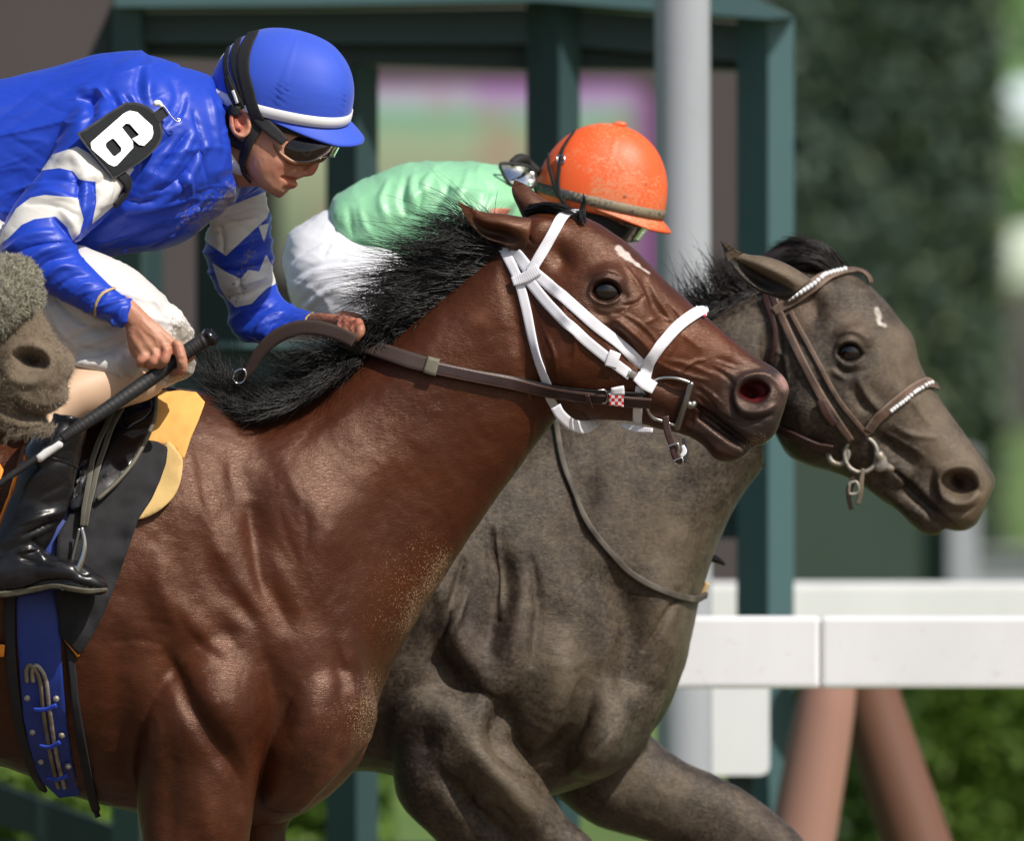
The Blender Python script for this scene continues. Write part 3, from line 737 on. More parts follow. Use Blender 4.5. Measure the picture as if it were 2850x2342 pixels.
# hedge wall, low wall and grey post on the right
t = thing('hedge', 'tall dark clipped hedge with olive patches filling the right background', 'hedge', (gx(2450, 60), 60, 0))
x0, x1 = gx(1990, 60), gx(2792, 60)
V, F = box(x0 + .1, x1 - .1, 60.3, 61.5, 0, 7.2); mk('core', V, F, simple('hedge core', (.05, .075, .06), .9), t, smooth=False)
leaf_mass('foliage', x0, x1, 59.8, 60.6, .05, 7.4, 40000, .10, M['leaf_dark'], t, 5, .04, .16)
t = thing('screen_fence', 'plain dark green fence panel low behind the muddy horse muzzle', 'fence', (gx(2450, 22), 22, 0))
V, F = prism([(2150, 1240), (2650, 1240), (2650, 1900), (2150, 1900)], 22, .05); mk('panel', V, F, simple('green screen cloth', (.035, .062, .045), .85, .1, 3, .1), t, smooth=False)
V, F = box(gx(2640, 21.9), gx(2722, 21.9), 21.9, 22.05, 0, gz(1250, 21.9), .01); mk('post', V, F, M['pole'], t, smooth=False)
t = thing('low_wall', 'low pale grey wall far behind at the right edge', 'wall', (gx(2780, 34), 34, 0))
V, F = box(gx(2700, 34), gx(3300, 34), 34, 34.3, 0, gz(1540, 34), .02); mk('masonry', V, F, simple('grey wall', (.26, .28, .31), .8), t, smooth=False)
V, F = box(gx(2690, 34), gx(3310, 34), 33.96, 34.34, gz(1540, 34), gz(1528, 34), .01); mk('coping', V, F, simple('grey coping', (.33, .34, .36), .8), t, smooth=False)
def tree(px, Y, h, r_, mat, label, seed, grp=None):
    t = thing('tree', label, 'tree', (gx(px, Y), Y, 0), grp)
    V, F = tube([(gx(px, Y), Y, 0), (gx(px, Y) + .1, Y, h * .45), (gx(px, Y), Y + .1, h * .85)], [.28, .2, .06], n=12); mk('trunk', V, F, M['trunk'], t)
    r = np.random.default_rng(seed); n = 5200
    c = r.normal(size=(n, 3)); c /= np.linalg.norm(c, axis=1)[:, None]; c *= r.uniform(.25, 1, (n, 1)) ** .4
    c *= (1 + .3 * noise(c, 2.2, seed))[:, None]; c = c * [r_, r_, h * .36] + [gx(px, Y), Y, h * .64]
    a = r.normal(size=(n, 3)); a /= np.linalg.norm(a, axis=1)[:, None]; b = np.cross(a, r.normal(size=(n, 3))); b /= np.linalg.norm(b, axis=1)[:, None]
    sz = .22 * r.uniform(.5, 1.3, (n, 1)); V = np.stack([c - a * sz, c + b * sz * .6, c + a * sz, c - b * sz * .6], 1).reshape(-1, 3)
    mk('crown', V, np.arange(4 * n).reshape(-1, 4), mat, t, smooth=False, attrs={'tone': np.repeat(.5 + .5 * noise(c, .6, seed + 2), 4)})
tree(3010, 120, 13.5, 3.4, M['leaf_pale'], 'bright sunlit pale green tree at the far right edge', 4)
def tent(px, Y, w, z0, h, label, col):
    x = gx(px, Y); t = thing('canopy_tent', label, 'tent', (x, Y, 0))
    V = [(x - w, Y - w, z0), (x + w, Y - w, z0), (x + w, Y + w, z0), (x - w, Y + w, z0), (x, Y, z0 + h),
         (x - w, Y - w, z0 - .3), (x + w, Y - w, z0 - .3), (x + w, Y + w, z0 - .3), (x - w, Y + w, z0 - .3)]
    F = [(0, 1, 4), (1, 2, 4), (2, 3, 4), (3, 0, 4), (5, 6, 1, 0), (6, 7, 2, 1), (7, 8, 3, 2), (8, 5, 0, 3)]
    mk('roof', V, F, simple('tent cloth', col, .6, .03, 2, 0), t, smooth=False)
    for sx_ in (-1, 1):
        for sy_ in (-1, 1):
            V, F = box(x + sx_ * w - .04, x + sx_ * w + .04, Y + sy_ * w - .04, Y + sy_ * w + .04, 0, z0 - .3); mk('leg', V, F, M['pole'], t, smooth=False)
tent(3070, 100, 1.9, gz(720, 100), .62, 'white canopy tent lower in front of the pale tree', (.55, .62, .50))
tent(3090, 104, 1.9, gz(290, 104), .5, 'white canopy tent higher up at the far right edge', (.62, .72, .74))
# sunlit shrubs below the rail
def shrub(px0, px1, Y, pt, n, label, seed):
    t = thing('shrub', label, 'shrub', (gx((px0 + px1) / 2, Y), Y, 0), 'sunlit shrubs behind the rail')
    leaf_mass('foliage', gx(px0, Y), gx(px1, Y), Y, Y + 1.0, .02, gz(pt, Y), n * 3, .030, M['leaf_sun'], t, seed, .10)
    V, F = tube([(gx((px0 + px1) / 2, Y), Y + .5, 0), (gx((px0 + px1) / 2, Y), Y + .5, gz(pt, Y) * .8)], [.04, .02], n=8); mk('stem', V, F, M['trunk'], t)
shrub(2150, 2560, 19, 1800, 5200, 'green shrub seen between the terracotta pipe legs', 11)
shrub(2540, 3100, 19.5, 1790, 6500, 'bright green shrub at the lower right edge under the rail', 12)
shrub(-420, 330, 11, 2060, 4500, 'green shrub at the lower left edge below the girth', 13)
shrub(330, 1080, 13, 2080, 4500, 'green shrub seen low between the two galloping horses', 14)
# ------------------------------------------------------------------ horses: shared pieces
def blend_cols(P, base, strokes):
    """large patches of coat colour, in places with painted shade: (crop, radius, strength, (rgb), x,y,...)"""
    c = np.tile(np.array(base, float), (len(P), 1))
    for st in strokes:
        L = T(st[0], *st[4:]); L = cat(L, 4) if len(L) > 2 else L; r = st[1] / CROPS[st[0]][2]
        a = st[2] * np.exp(-(dseg(P, L) / r) ** 2)[:, None]; c = c * (1 - a) + np.array(st[3]) * a
    return c
def blend_f(P, base, strokes):
    c = np.full(len(P), float(base))
    for st in strokes:
        L = T(st[0], *st[4:]); L = cat(L, 4) if len(L) > 2 else L; r = st[1] / CROPS[st[0]][2]
        a = st[2 + 1] * np.exp(-(dseg(P, L) / r) ** 2); c = c * (1 - a) + st[2] * a
    return c
def crest_to_px(secs): return secs
def ear(name, crop, tip, top, low, mat_out, Y, parent, yb, yt, depth=.018, col=(.1, .04, .02), incol=(.02, .012, .01), opening=1):
    """ear shell: top and low are edge polylines from base to tip; hollow faces low/near side"""
    a = cat(T(crop, *top), 5); b = cat(T(crop, *low), 5)
    n = 26; a = np.stack([np.interp(np.linspace(0, 1, n), np.linspace(0, 1, len(a)), a[:, k]) for k in (0, 1)], 1)
    b = np.stack([np.interp(np.linspace(0, 1, n), np.linspace(0, 1, len(b)), b[:, k]) for k in (0, 1)], 1)
    V = []; C = []; m = 36
    for k in range(n):
        t = k / (n - 1); y = yb + (yt - yb) * t; c = (a[k] + b[k]) / 2; h = (a[k] - b[k]) / 2
        d = depth * (math.sin(math.pi * min(1, (t * .9 + .28))) ** .7) * (1 - t ** 4 * .8)
        ring = []
        for q in range(m):
            ang = 2 * math.pi * q / m; hh = math.cos(ang); dd = math.sin(ang)
            # near side (towards the camera) is pushed in to make the hollow
            if opening and dd * opening > 0:
                u = (hh + 1) / 2; hol = math.sin(math.pi * min(1, u / .62)) if u < .62 else 0
                dd = dd * (1 - 1.25 * hol * min(1, t * 2.2) * (1 - t ** 6))
                C.append((1 if u < .40 else max(0, 1 - (u - .40) / .08)) * min(1, t * 4 + .3))
            else: C.append(0)
            p = c + h * hh; ring.append(W(p[0], p[1], Y + y - dd * d))
        V.append(np.array(ring))
    VV, F = skinrings(V); C = np.array(C + [0, 0])[:, None]
    C = np.clip(C * 2.2, 0, 1)
    colr = np.array(col) * (1 - C) + np.array(incol) * C
    return mk(name, VV, F, mat_out, parent, attrs={'col': colr, 'dust': np.full(len(VV), .15)})

# ------------------------------------------------------------------ bay race leader
trunk = [(-620, 1130, -600, 2080, .24), (-400, 1112, -380, 2110, .30), (0, 1128, -20, 2128, .315), (250, 1105, 190, 2215, .30), (470, 1080, 380, 2262, .265),
         (600, 1098, 640, 2300, .235), (720, 1150, 830, 2275, .215), (830, 1110, 1000, 2130, .185), (930, 1050, 1062, 1925, .15),
         (1030, 965, 1150, 1748, .118), (1130, 885, 1262, 1567, .100), (1230, 805, 1372, 1405, .088), (1325, 722, 1480, 1255, .080), (1420, 645, 1560, 1150, .072)]
breast = [(700, 1560, 640, 1820, .02, -.05), (800, 1630, 680, 1980, .06, -.085), (960, 1800, 720, 2220, .11, -.10), (1050, 1950, 760, 2260, .09, -.09), (1035, 2060, 830, 2270, .06, -.08)]
breast2 = [(s_[0] - 15, s_[1], s_[2], s_[3], s_[4], -s_[5]) for s_ in breast]
nleg = [(520, 1480, 700, 1440, .02, -.09), (440, 1640, 800, 1580, .055, -.13), (390, 1950, 760, 1950, .105, -.175), (375, 2120, 725, 2140, .088, -.18), (388, 2330, 695, 2340, .070, -.18), (420, 2560, 660, 2560, .058, -.18), (460, 2780, 640, 2780, .05, -.18)]
fleg = [(520, 1900, 900, 1900, .08, .15), (560, 2150, 880, 2180, .08, .16), (620, 2290, 800, 2300, .065, .16), (660, 2420, 800, 2420, .055, .16), (700, 2700, 810, 2700, .045, .16)]
head = [tuple(T('C', s_[0], s_[1])[0]) + tuple(T('C', s_[2], s_[3])[0]) + tuple(s_[4:]) for s_ in [
    (430, 210, 280, 640, .055), (560, 172, 330, 850, .070), (720, 198, 380, 1080, .082), (880, 268, 450, 1225, .096), (1040, 395, 560, 1300, .103), (1180, 530, 720, 1338, .102),
    (1290, 640, 880, 1342, .088), (1390, 728, 1030, 1355, .074), (1510, 828, 1180, 1385, .062), (1600, 905, 1270, 1395, .058), (1640, 940, 1330, 1395, .05)]]
muzz = [tuple(T('C', s_[0], s_[1])[0]) + tuple(T('C', s_[2], s_[3])[0]) + tuple(s_[4:]) for s_ in [
    (1500, 820, 1200, 1240, .050), (1640, 940, 1330, 1300, .052), (1745, 1012, 1450, 1362, .056), (1825, 1062, 1560, 1425, .058), (1878, 1115, 1655, 1478, .055), (1895, 1180, 1730, 1490, .048), (1872, 1260, 1790, 1450, .036), (1850, 1320, 1825, 1400, .022)]]
jaw = [tuple(T('C', s_[0], s_[1])[0]) + tuple(T('C', s_[2], s_[3])[0]) + tuple(s_[4:]) for s_ in [
    (1120, 1230, 1080, 1365, .050), (1240, 1270, 1200, 1395, .042), (1350, 1290, 1310, 1418, .038), (1450, 1345, 1410, 1480, .038), (1540, 1405, 1480, 1560, .040), (1620, 1450, 1560, 1582, .036), (1690, 1488, 1640, 1550, .026)]]
EB = [tuple(T('C', s_[0], s_[1])[0]) + tuple(T('C', s_[2], s_[3])[0]) + tuple(s_[4:]) for s_ in [(640, 240, 520, 440, .020, -.042), (540, 206, 455, 428, .026, -.048), (455, 208, 400, 402, .020, -.048), (400, 216, 365, 380, .007, -.048)]]
v, f = remesh([loft(trunk, 56, 6, 2.15), loft(breast, 30), loft(breast2, 30), loft(nleg, 34), loft(fleg, 34), loft(head, 44, 6, 2.25), loft(muzz, 36, 6, 2.2), loft(jaw, 30, 6, 2.2), loft(EB, 28)], .0034, 12)
# broad forms first, then softened, then the finer ones
v = sculpt(v, f, [
    ('C', 120, 16.2, 0, 520, 900, 640, 1080), ('C', 100, 9.5, 0, 600, 700, 760, 900),          # big cheek
    ('C', 60, -13.5, 0, 1000, 1010, 1180, 1120, 1300, 1180),                                # hollow behind the mouth
    ('C', 45, -9.5, 0, 1080, 560, 1150, 700, 1280, 820), ('C', 55, -9.5, 0, 900, 830, 1000, 960, 1100, 1050),
    ('C', 55, -16.2, 0, 640, 470, 600, 380),                                               # hollow above the eye
    ('C', 50, 16.2, 0, 820, 540, 900, 530, 960, 570),                                       # brow
    ('C', 40, -6.8, 0, 300, 500, 380, 800, 420, 1100),
    ('S', 44.8, -11.1, 0, 640, 1260, 720, 1460, 800, 1560), ('S', 67.2, 11.1, 0, 760, 1230, 860, 1400, 930, 1520),  # neck / shoulder
    ('S', 67.2, 12.7, 0, 480, 1250, 560, 1500, 650, 1700, 720, 1850), ('S', 33.6, -14.3, 0, 700, 1420, 735, 1600, 800, 1740),
    ('S', 35.8, -12.7, 0, 545, 1470, 600, 1620, 690, 1720), ('S', 50.4, 15.9, 0, 440, 1560, 470, 1680, 600, 1800),
    ('S', 29.1, -19.1, 0, 468, 1830, 540, 1980, 610, 2080, 665, 2160, 672, 2240),             # crease behind the breast
    ('S', 89.6, 17.5, 0, 830, 1780, 870, 1960, 850, 2100), ('S', 44.8, -9.5, 0, 640, 1780, 760, 1900, 800, 2060), ('S', 78.4, 12.7, 0, 560, 1850, 640, 2000),
    ('S', 44.8, 9.5, 0, 420, 1860, 400, 2000, 440, 2120), ('S', 44.8, -9.5, 0, 330, 1760, 330, 1950, 350, 2150),
    ('S', 31.4, -8.0, 0, 480, 2120, 470, 2260, 480, 2342), ('S', 44.8, 9.5, 0, 560, 2180, 590, 2342),
    ('S', 38.1, 11.1, 0, 970, 1780, 985, 1950, 965, 2080), ('S', 17.9, -6.2, 0, 935, 1800, 950, 1980, 925, 2110),
    ('S', 67.2, -8.0, 0, 1150, 900, 1000, 1040, 860, 1160), ('S', 78.4, 6.4, 0, 1250, 900, 1080, 1080),
    ('S', 100.8, -6.4, 0, 1300, 1250, 1100, 1450, 980, 1640), ('S', 67.2, 6.4, 0, 1080, 1250, 900, 1500, 860, 1700),
], 0.0)
v = smoothm(v, f, 6)
v = sculpt(v, f, [
    ('C', 46, -12.2, 0, 872, 622), ('C', 34, -4.1, 0, 935, 640, 985, 640),
    ('C', 14, 7.4, 0, 782, 640, 798, 585, 840, 552, 890, 546, 940, 575, 962, 628), ('C', 12, 5.4, 0, 790, 648, 820, 678, 880, 694, 930, 672, 965, 640),
    ('C', 9, -3.4, 0, 770, 600, 800, 545, 870, 520, 950, 540), ('C', 16, -4.1, 0, 800, 720, 850, 755, 950, 745, 1010, 700), ('C', 14, 2.7, 0, 780, 760, 860, 800, 950, 780),
    ('C', 10, -2.7, 0, 960, 630, 1000, 650),
    ('C', 26, 9.5, 0, 905, 760, 990, 830, 1075, 905, 1120, 960), ('C', 22, -6.8, 0, 900, 820, 980, 900, 1060, 980),   # facial crest
    ('C', 20, 3.4, 0, 1110, 560, 1180, 700, 1290, 850, 1400, 940), ('C', 12, 2.7, 0, 1190, 1000, 1330, 1030, 1480, 1090),
    ('C', 10, 3.0, 0, 560, 560, 620, 640, 640, 760), ('C', 10, 2.7, 0, 1220, 990, 1260, 900, 1240, 820),
    ('C', 9, 4, 0, 1130, 1000, 1220, 1050, 1330, 1090, 1440, 1120), ('C', 8, 3.6, 0, 1290, 1075, 1350, 1020, 1430, 1000), ('C', 9, 3.6, 0, 960, 740, 1060, 800, 1140, 880, 1190, 960), ('C', 8, 3.2, 0, 1090, 800, 1160, 770, 1230, 790),
    ('C', 10, -4, 0, 1470, 1050, 1550, 1100, 1590, 1150), ('C', 9, 3.5, 0, 1490, 1010, 1580, 1040, 1660, 1050), ('C', 9, -4, 0, 1370, 1160, 1440, 1215, 1490, 1280), ('C', 8, 3.5, 0, 1400, 1150, 1470, 1200, 1530, 1260), ('C', 8, -3, 0, 1500, 1290, 1580, 1340, 1660, 1360),
    ('C', 14, 3.5, 0, 640, 760, 700, 880, 690, 1020), ('C', 9, 3, 0, 520, 820, 580, 960, 600, 1100), ('C', 9, -3, 0, 1220, 700, 1290, 800, 1300, 880), ('C', 12, 4, 0, 980, 480, 1060, 600, 1110, 700), ('C', 10, -4, 0, 960, 700, 1040, 690, 1080, 650),
    # nostril
    ('C', 48, -20.2, 0, 1680, 1180), ('C', 34, -16.2, 0, 1650, 1185, 1730, 1180), ('C', 20, 8.8, 0, 1590, 1190, 1610, 1130, 1670, 1095, 1750, 1090, 1820, 1130, 1850, 1190),
    ('C', 22, 8.1, 0, 1590, 1200, 1600, 1250, 1650, 1290, 1740, 1290, 1810, 1260), ('C', 26, -6.8, 0, 1560, 1120, 1560, 1220, 1600, 1320), ('C', 30, -5.4, 0, 1500, 1000, 1600, 1040, 1720, 1060),
    # mouth
    ('C', 10, -12.2, 0, 1345, 1235, 1420, 1290, 1500, 1350, 1580, 1412, 1660, 1468, 1730, 1490), ('C', 20, 5.4, 0, 1340, 1310, 1430, 1380, 1530, 1460, 1620, 1510),
    ('C', 26, 5.4, 0, 1430, 1230, 1530, 1310, 1640, 1400, 1740, 1430), ('C', 14, -5.4, 0, 1620, 1330, 1700, 1345, 1800, 1310), ('C', 9, -2.7, 0, 1640, 1350, 1760, 1360),
    ('C', 14, -5.4, 0, 1320, 1400, 1360, 1330, 1330, 1270), ('C', 14, 3.4, 0, 1400, 1180, 1470, 1230, 1520, 1270), ('C', 10, -3.4, 0, 1380, 1210, 1450, 1260),
    ('C', 10, -2.7, 0, 300, 420, 420, 440, 470, 400), ('C', 10, -3.4, 0, 420, 300, 470, 360),
    # creases in the shoulder skin and veins
    ('S', 10.6, -1.4, 0, 318, 1790, 380, 1782, 450, 1795), ('S', 10.6, -1.0, 0, 380, 1725, 440, 1735, 490, 1745), ('S', 12.1, -1.0, 0, 330, 1820, 325, 1880, 320, 1960),
    ('S', 13.7, 1.2, 0, 470, 1850, 540, 1985, 620, 2085, 680, 2160), ('S', 10.6, 1.0, 0, 430, 1990, 445, 2030, 440, 2080),
    ('S', 18.1, -2.7, 0, 470, 1600, 500, 1720, 560, 1800, 640, 1850), ('S', 21.2, -2.4, 0, 600, 1560, 660, 1660, 720, 1760, 730, 1850), ('S', 18.1, 1.7, 0, 730, 1560, 760, 1690, 800, 1760),
    ('S', 15.1, -2.4, 0, 690, 1440, 705, 1540, 728, 1650), ('S', 13.7, -1.7, 0, 780, 1430, 800, 1500, 830, 1560), ('S', 13.7, -1.7, 0, 845, 1400, 855, 1470, 850, 1530), ('S', 13.7, -1.4, 0, 900, 1380, 905, 1440, 895, 1500),
    ('S', 18.1, 1.7, 0, 530, 1260, 545, 1380, 590, 1480), ('S', 15.1, -1.7, 0, 560, 1300, 580, 1420, 620, 1500), ('S', 15.1, -1.7, 0, 640, 1300, 650, 1400, 680, 1480), ('S', 15.1, 1.4, 0, 790, 1300, 830, 1380, 850, 1420),
    ('S', 13.7, -1.4, 0, 1180, 870, 1090, 960, 1000, 1050), ('S', 16.7, 1.0, 0, 1150, 930, 1060, 1030, 990, 1080),
    ('S', 15.1, -1.0, 0, 960, 1120, 840, 1230, 790, 1300),
], 0.0)
v = dent(v, f, [('C', 16, -8, 0, 792, 628, 828, 582, 878, 564, 925, 588, 955, 632, 915, 664, 870, 676, 822, 664),
    ('C', 30, -20, 0, 1608, 1188, 1632, 1145, 1690, 1116, 1745, 1126, 1782, 1162, 1772, 1208, 1735, 1242, 1690, 1245, 1635, 1222),
    ('C', 14, -7, 0, 1345, 1232, 1430, 1282, 1520, 1348, 1600, 1412, 1570, 1420, 1490, 1362, 1420, 1310)])
PP = PX(v); nz = fbm(v, 26, 3, 3); v = v + normals(v, f) * (nz * .0012)[:, None]
# rippled shoulder skin
msk = np.exp(-(dseg(PP, T('S', 560, 1500, 700, 1750, 850, 2050)) / 190) ** 2)
rip = noise(np.c_[v[:, 0] * 60 + v[:, 2] * 22, v[:, 1] * 4, v[:, 2] * 9], 1.0, 8)
v = v + normals(v, f) * (rip * msk * .0005)[:, None]
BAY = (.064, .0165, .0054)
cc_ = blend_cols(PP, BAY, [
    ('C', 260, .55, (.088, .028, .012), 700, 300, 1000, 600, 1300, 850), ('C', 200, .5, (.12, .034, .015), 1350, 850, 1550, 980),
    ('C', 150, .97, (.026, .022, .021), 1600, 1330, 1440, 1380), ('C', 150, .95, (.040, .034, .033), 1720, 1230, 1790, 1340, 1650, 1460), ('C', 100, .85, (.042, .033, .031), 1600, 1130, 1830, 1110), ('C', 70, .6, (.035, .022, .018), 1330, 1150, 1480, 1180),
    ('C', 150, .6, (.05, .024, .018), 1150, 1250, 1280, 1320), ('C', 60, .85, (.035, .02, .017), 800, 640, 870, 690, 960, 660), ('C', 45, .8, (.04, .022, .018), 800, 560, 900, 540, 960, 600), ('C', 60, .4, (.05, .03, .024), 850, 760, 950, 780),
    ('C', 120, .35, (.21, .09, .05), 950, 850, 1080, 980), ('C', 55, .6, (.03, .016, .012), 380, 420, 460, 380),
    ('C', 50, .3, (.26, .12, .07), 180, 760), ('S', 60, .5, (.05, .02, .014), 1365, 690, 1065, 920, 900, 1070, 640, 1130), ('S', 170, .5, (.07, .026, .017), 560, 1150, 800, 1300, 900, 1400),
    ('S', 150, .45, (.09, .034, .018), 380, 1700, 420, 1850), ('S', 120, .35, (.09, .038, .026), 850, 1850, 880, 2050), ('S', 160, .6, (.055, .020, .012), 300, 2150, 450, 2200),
    ('S', 120, .5, (.095, .032, .015), 560, 2230, 540, 2342), ('S', 60, .5, (.20, .085, .045), 970, 2080, 880, 2230), ('S', 200, .45, (.04, .014, .008), -50, 1900, 150, 2150)])  # darker lower coat, plus painted shade below the rider's leg at lower left
bl = blend_f(PP, 0, [('C', 24, 1, 1.0, 940, 385, 985, 425), ('C', 15, 1, .85, 985, 430, 1050, 475), ('C', 9, 1, .7, 1050, 475, 1110, 520)])
bl = np.clip((bl + .25 * noise(v, 130, 4) - .42) * 3.2, 0, 1)[:, None]; nearside = (v[:, 1] < .075)[:, None]
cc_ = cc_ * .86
cc_ = cc_ * (1 - bl * nearside) + np.array([.50, .45, .42]) * bl * nearside
pk = blend_f(PP, 0, [('C', 26, 1, .8, 1850, 1110, 1870, 1150)])[:, None]; cc_ = cc_ * (1 - pk) + np.array([.42, .25, .22]) * pk
dk_ = np.clip(sdf(PP, cat(T('C', 1608, 1188, 1632, 1145, 1690, 1116, 1745, 1126, 1782, 1162, 1772, 1208, 1735, 1242, 1690, 1245, 1635, 1222), 4, True)) * 250 + .5, 0, 1)[:, None]; cc_ = cc_ * (1 - dk_) + np.array([.05, .008, .008]) * dk_
rd = np.clip(sdf(PP, cat(T('C', 1625, 1180, 1680, 1165, 1740, 1172, 1760, 1195, 1730, 1232, 1690, 1236, 1650, 1215), 4, True)) * 200 + .5, 0, 1)[:, None]; cc_ = cc_ * (1 - rd) + np.array([.10, .012, .016]) * rd
dust = blend_f(PP, 0, [('S', 70, .9, 1, 1230, 1560, 1130, 1730), ('S', 130, .55, .8, 1150, 1500, 1050, 1700), ('C', 60, .85, .9, 1640, 1480, 1740, 1440), ('S', 100, .6, .8, 930, 1980, 880, 2120), ('S', 60, .85, .8, 1040, 1900, 1020, 2050), ('S', 120, .5, .6, 980, 1750)])
h1 = thing('bay_horse', 'glossy bay horse in a white bridle galloping in front', 'horse', (0, 0, 0))
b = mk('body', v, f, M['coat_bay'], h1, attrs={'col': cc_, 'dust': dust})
T1 = bvh(v, f)
# eye
def eye(tree, px, py, r, par, sink=.45):
    h = ray(tree, px, py); c = np.array(h[0]) + np.array([0, r * sink, 0]); V, F = ellipsoid(c, (r * 1.12, r, r), n=32); return mk('eye', V, F, M['eye'], par)
e = T('C', 872, 622)[0]; eye(T1, e[0], e[1], .0265, h1, .16); 
c = W(e[0] + 8, e[1] - 4, .088); V, F = ellipsoid(c, (.022, .02, .02), n=24); mk('eye', V, F, M['eye'], h1)
ear('ear', 'C', None, [470, 215, 390, 205, 300, 190, 200, 182, 130, 160, 50, 122], [420, 425, 350, 395, 290, 362, 200, 330, 130, 262, 47, 128], M['coat_bay'], -.045, h1, 0, -.02, .030, (.085, .030, .014), (.035, .017, .012), 1)
ear('ear', 'C', None, [650, 160, 560, 125, 490, 80, 430, 30, 368, 2], [410, 215, 385, 160, 358, 100, 348, 50, 362, 4], M['coat_bay'], .055, h1, 0, .02, .022, (.10, .042, .024), (.05, .02, .014), 0)
# mane and forelock
g1 = [((1408, 668, -.01), (1340, 612, -.03), (1290, 560, -.02), (1240, 520, -.01)), ((1400, 682, -.01), (1320, 640, -.03), (1240, 610, -.02), (1150, 590, 0)),
      ((1375, 700, 0), (1280, 655, -.02), (1170, 640, -.02), (1050, 625, 0)), ((1350, 722, 0), (1240, 690, -.02), (1120, 700, -.01), (1010, 690, .01)), ((1325, 745, 0), (1210, 730, -.02), (1080, 740, -.01), (955, 742, .01)),
      ((1290, 780, 0), (1180, 770, -.02), (1070, 775, -.01), (950, 775, .01)), ((1250, 810, 0), (1140, 800, -.02), (1050, 815, -.01), (955, 815, .01)), ((1215, 840, 0), (1120, 830, -.02), (1040, 850, -.01), (965, 862, .01)),
      ((1170, 868, 0), (1090, 862, -.02), (1030, 880, -.01), (990, 905, 0)), ((1120, 905, 0), (1060, 900, -.02), (1020, 930, -.01), (1000, 985, 0)), ((1070, 945, 0), (1030, 950, -.01), (1005, 985, -.01), (990, 1040, 0))]
g1 = [[(x, y, Y) for x, y, Y in g] for g in g1]
hair('mane', g1, 3400, M['mane'], h1, w=.0013, jit=.020, clump=170, seed=4, wob=.011, tipvar=.6, stray=.15)
gi = [[(g[0][0] + 14, g[0][1] + 14, -.03), (g[1][0] + 10, g[1][1] + 18, -.045), (g[2][0] + 30, g[2][1] + 12, -.03)] for g in g1]
hair('mane', gi, 1900, M['mane'], h1, w=.0018, jit=.010, clump=60, seed=14, wob=.004)
g2 = [((1025, 985, 0), (960, 960, -.03), (880, 935, -.03), (790, 945, 0)), ((1010, 1005, 0), (940, 975, -.03), (860, 960, -.03), (765, 985, 0)), ((985, 1020, 0), (920, 1010, -.04), (840, 1000, -.04), (765, 1040, -.01)),
      ((950, 1050, 0), (880, 1040, -.04), (810, 1050, -.04), (740, 1090, -.01)), ((900, 1080, 0), (830, 1080, -.04), (760, 1085, -.04), (690, 1095, -.01)), ((840, 1115, 0), (770, 1110, -.03), (700, 1100, -.03), (620, 1085, -.01)),
      ((780, 1140, 0), (710, 1135, -.03), (650, 1110, -.02), (590, 1080, 0)), ((700, 1150, 0), (660, 1120, -.02), (620, 1070, -.02), (565, 1045, 0)), ((660, 1140, 0), (640, 1090, -.02), (620, 1050, -.02), (575, 1030, 0)), ((640, 1130, 0), (610, 1080, -.02), (600, 1030, -.01), (560, 995, 0))]
hair('mane', g2, 2700, M['mane'], h1, w=.0014, jit=.020, clump=80, seed=5, wob=.012, tipvar=.6, stray=.2)
g3 = [((1000, 1005, -.05), (930, 1030, -.09), (870, 1060, -.10)), ((920, 1065, -.06), (850, 1095, -.10), (780, 1120, -.11)), ((840, 1110, -.07), (760, 1135, -.11), (690, 1150, -.12)), ((740, 1140, -.07), (680, 1145, -.10), (610, 1140, -.10)), ((650, 1130, -.05), (610, 1125, -.07), (565, 1110, -.06))]
hair('mane', g3, 2000, M['mane'], h1, w=.0017, jit=.008, clump=80, seed=6, wob=.004)
fl = [[(1470, 590, .01), (1520, 572, -.02), (1570, 578, -.03), (1612, 592, -.03)], [(1480, 600, .02), (1530, 582, .0), (1580, 590, -.01), (1620, 600, -.02)]]
hair('forelock', fl, 700, M['mane'], h1, w=.0018, jit=.004, clump=14, seed=8, wob=.002)
fl = [[(1612, 606, -.03), (1618, 585, -.03), (1620, 562, -.03), (1618, 543, -.03)], [(1622, 608, -.03), (1624, 585, -.03), (1623, 562, -.03), (1621, 545, -.03)]]
hair('forelock', fl, 260, M['mane'], h1, w=.0018, jit=.0015, clump=5, seed=9, wob=.001, root_jit=.002)
fl = [[(1612, 590, -.04), (1616, 605, -.045), (1622, 620, -.05)], [(1622, 592, -.04), (1627, 606, -.045), (1630, 622, -.05)]]
hair('forelock', fl, 260, M['mane'], h1, w=.0018, jit=.0015, clump=5, seed=19, wob=.001, root_jit=.002)
# ------------------------------------------------------------------ muddy dark horse on the far side
Y2 = .95
trunk = [(300, 1240, 300, 2180, .29), (700, 1230, 700, 2200, .31), (1000, 1215, 1010, 2150, .30), (1230, 1195, 1250, 2210, .275), (1420, 1165, 1480, 2225, .25), (1560, 1110, 1680, 2165, .225),
         (1670, 1050, 1825, 2030, .19), (1760, 1000, 1895, 1890, .165), (1850, 950, 1925, 1770, .14), (1930, 905, 1952, 1650, .122), (1990, 872, 2000, 1510, .108),
         (2050, 838, 2060, 1390, .095), (2110, 812, 2125, 1300, .083)]
br = [(1380, 1600, 1450, 2020, .03, -.05), (1450, 1650, 1510, 2090, .08, -.08), (1640, 1760, 1640, 2170, .12, -.10), (1780, 1830, 1730, 2140, .09, -.08), (1860, 1900, 1800, 2080, .05, -.06)]
br2 = [(a, b, c, d, e, -g) for a, b, c, d, e, g in br]
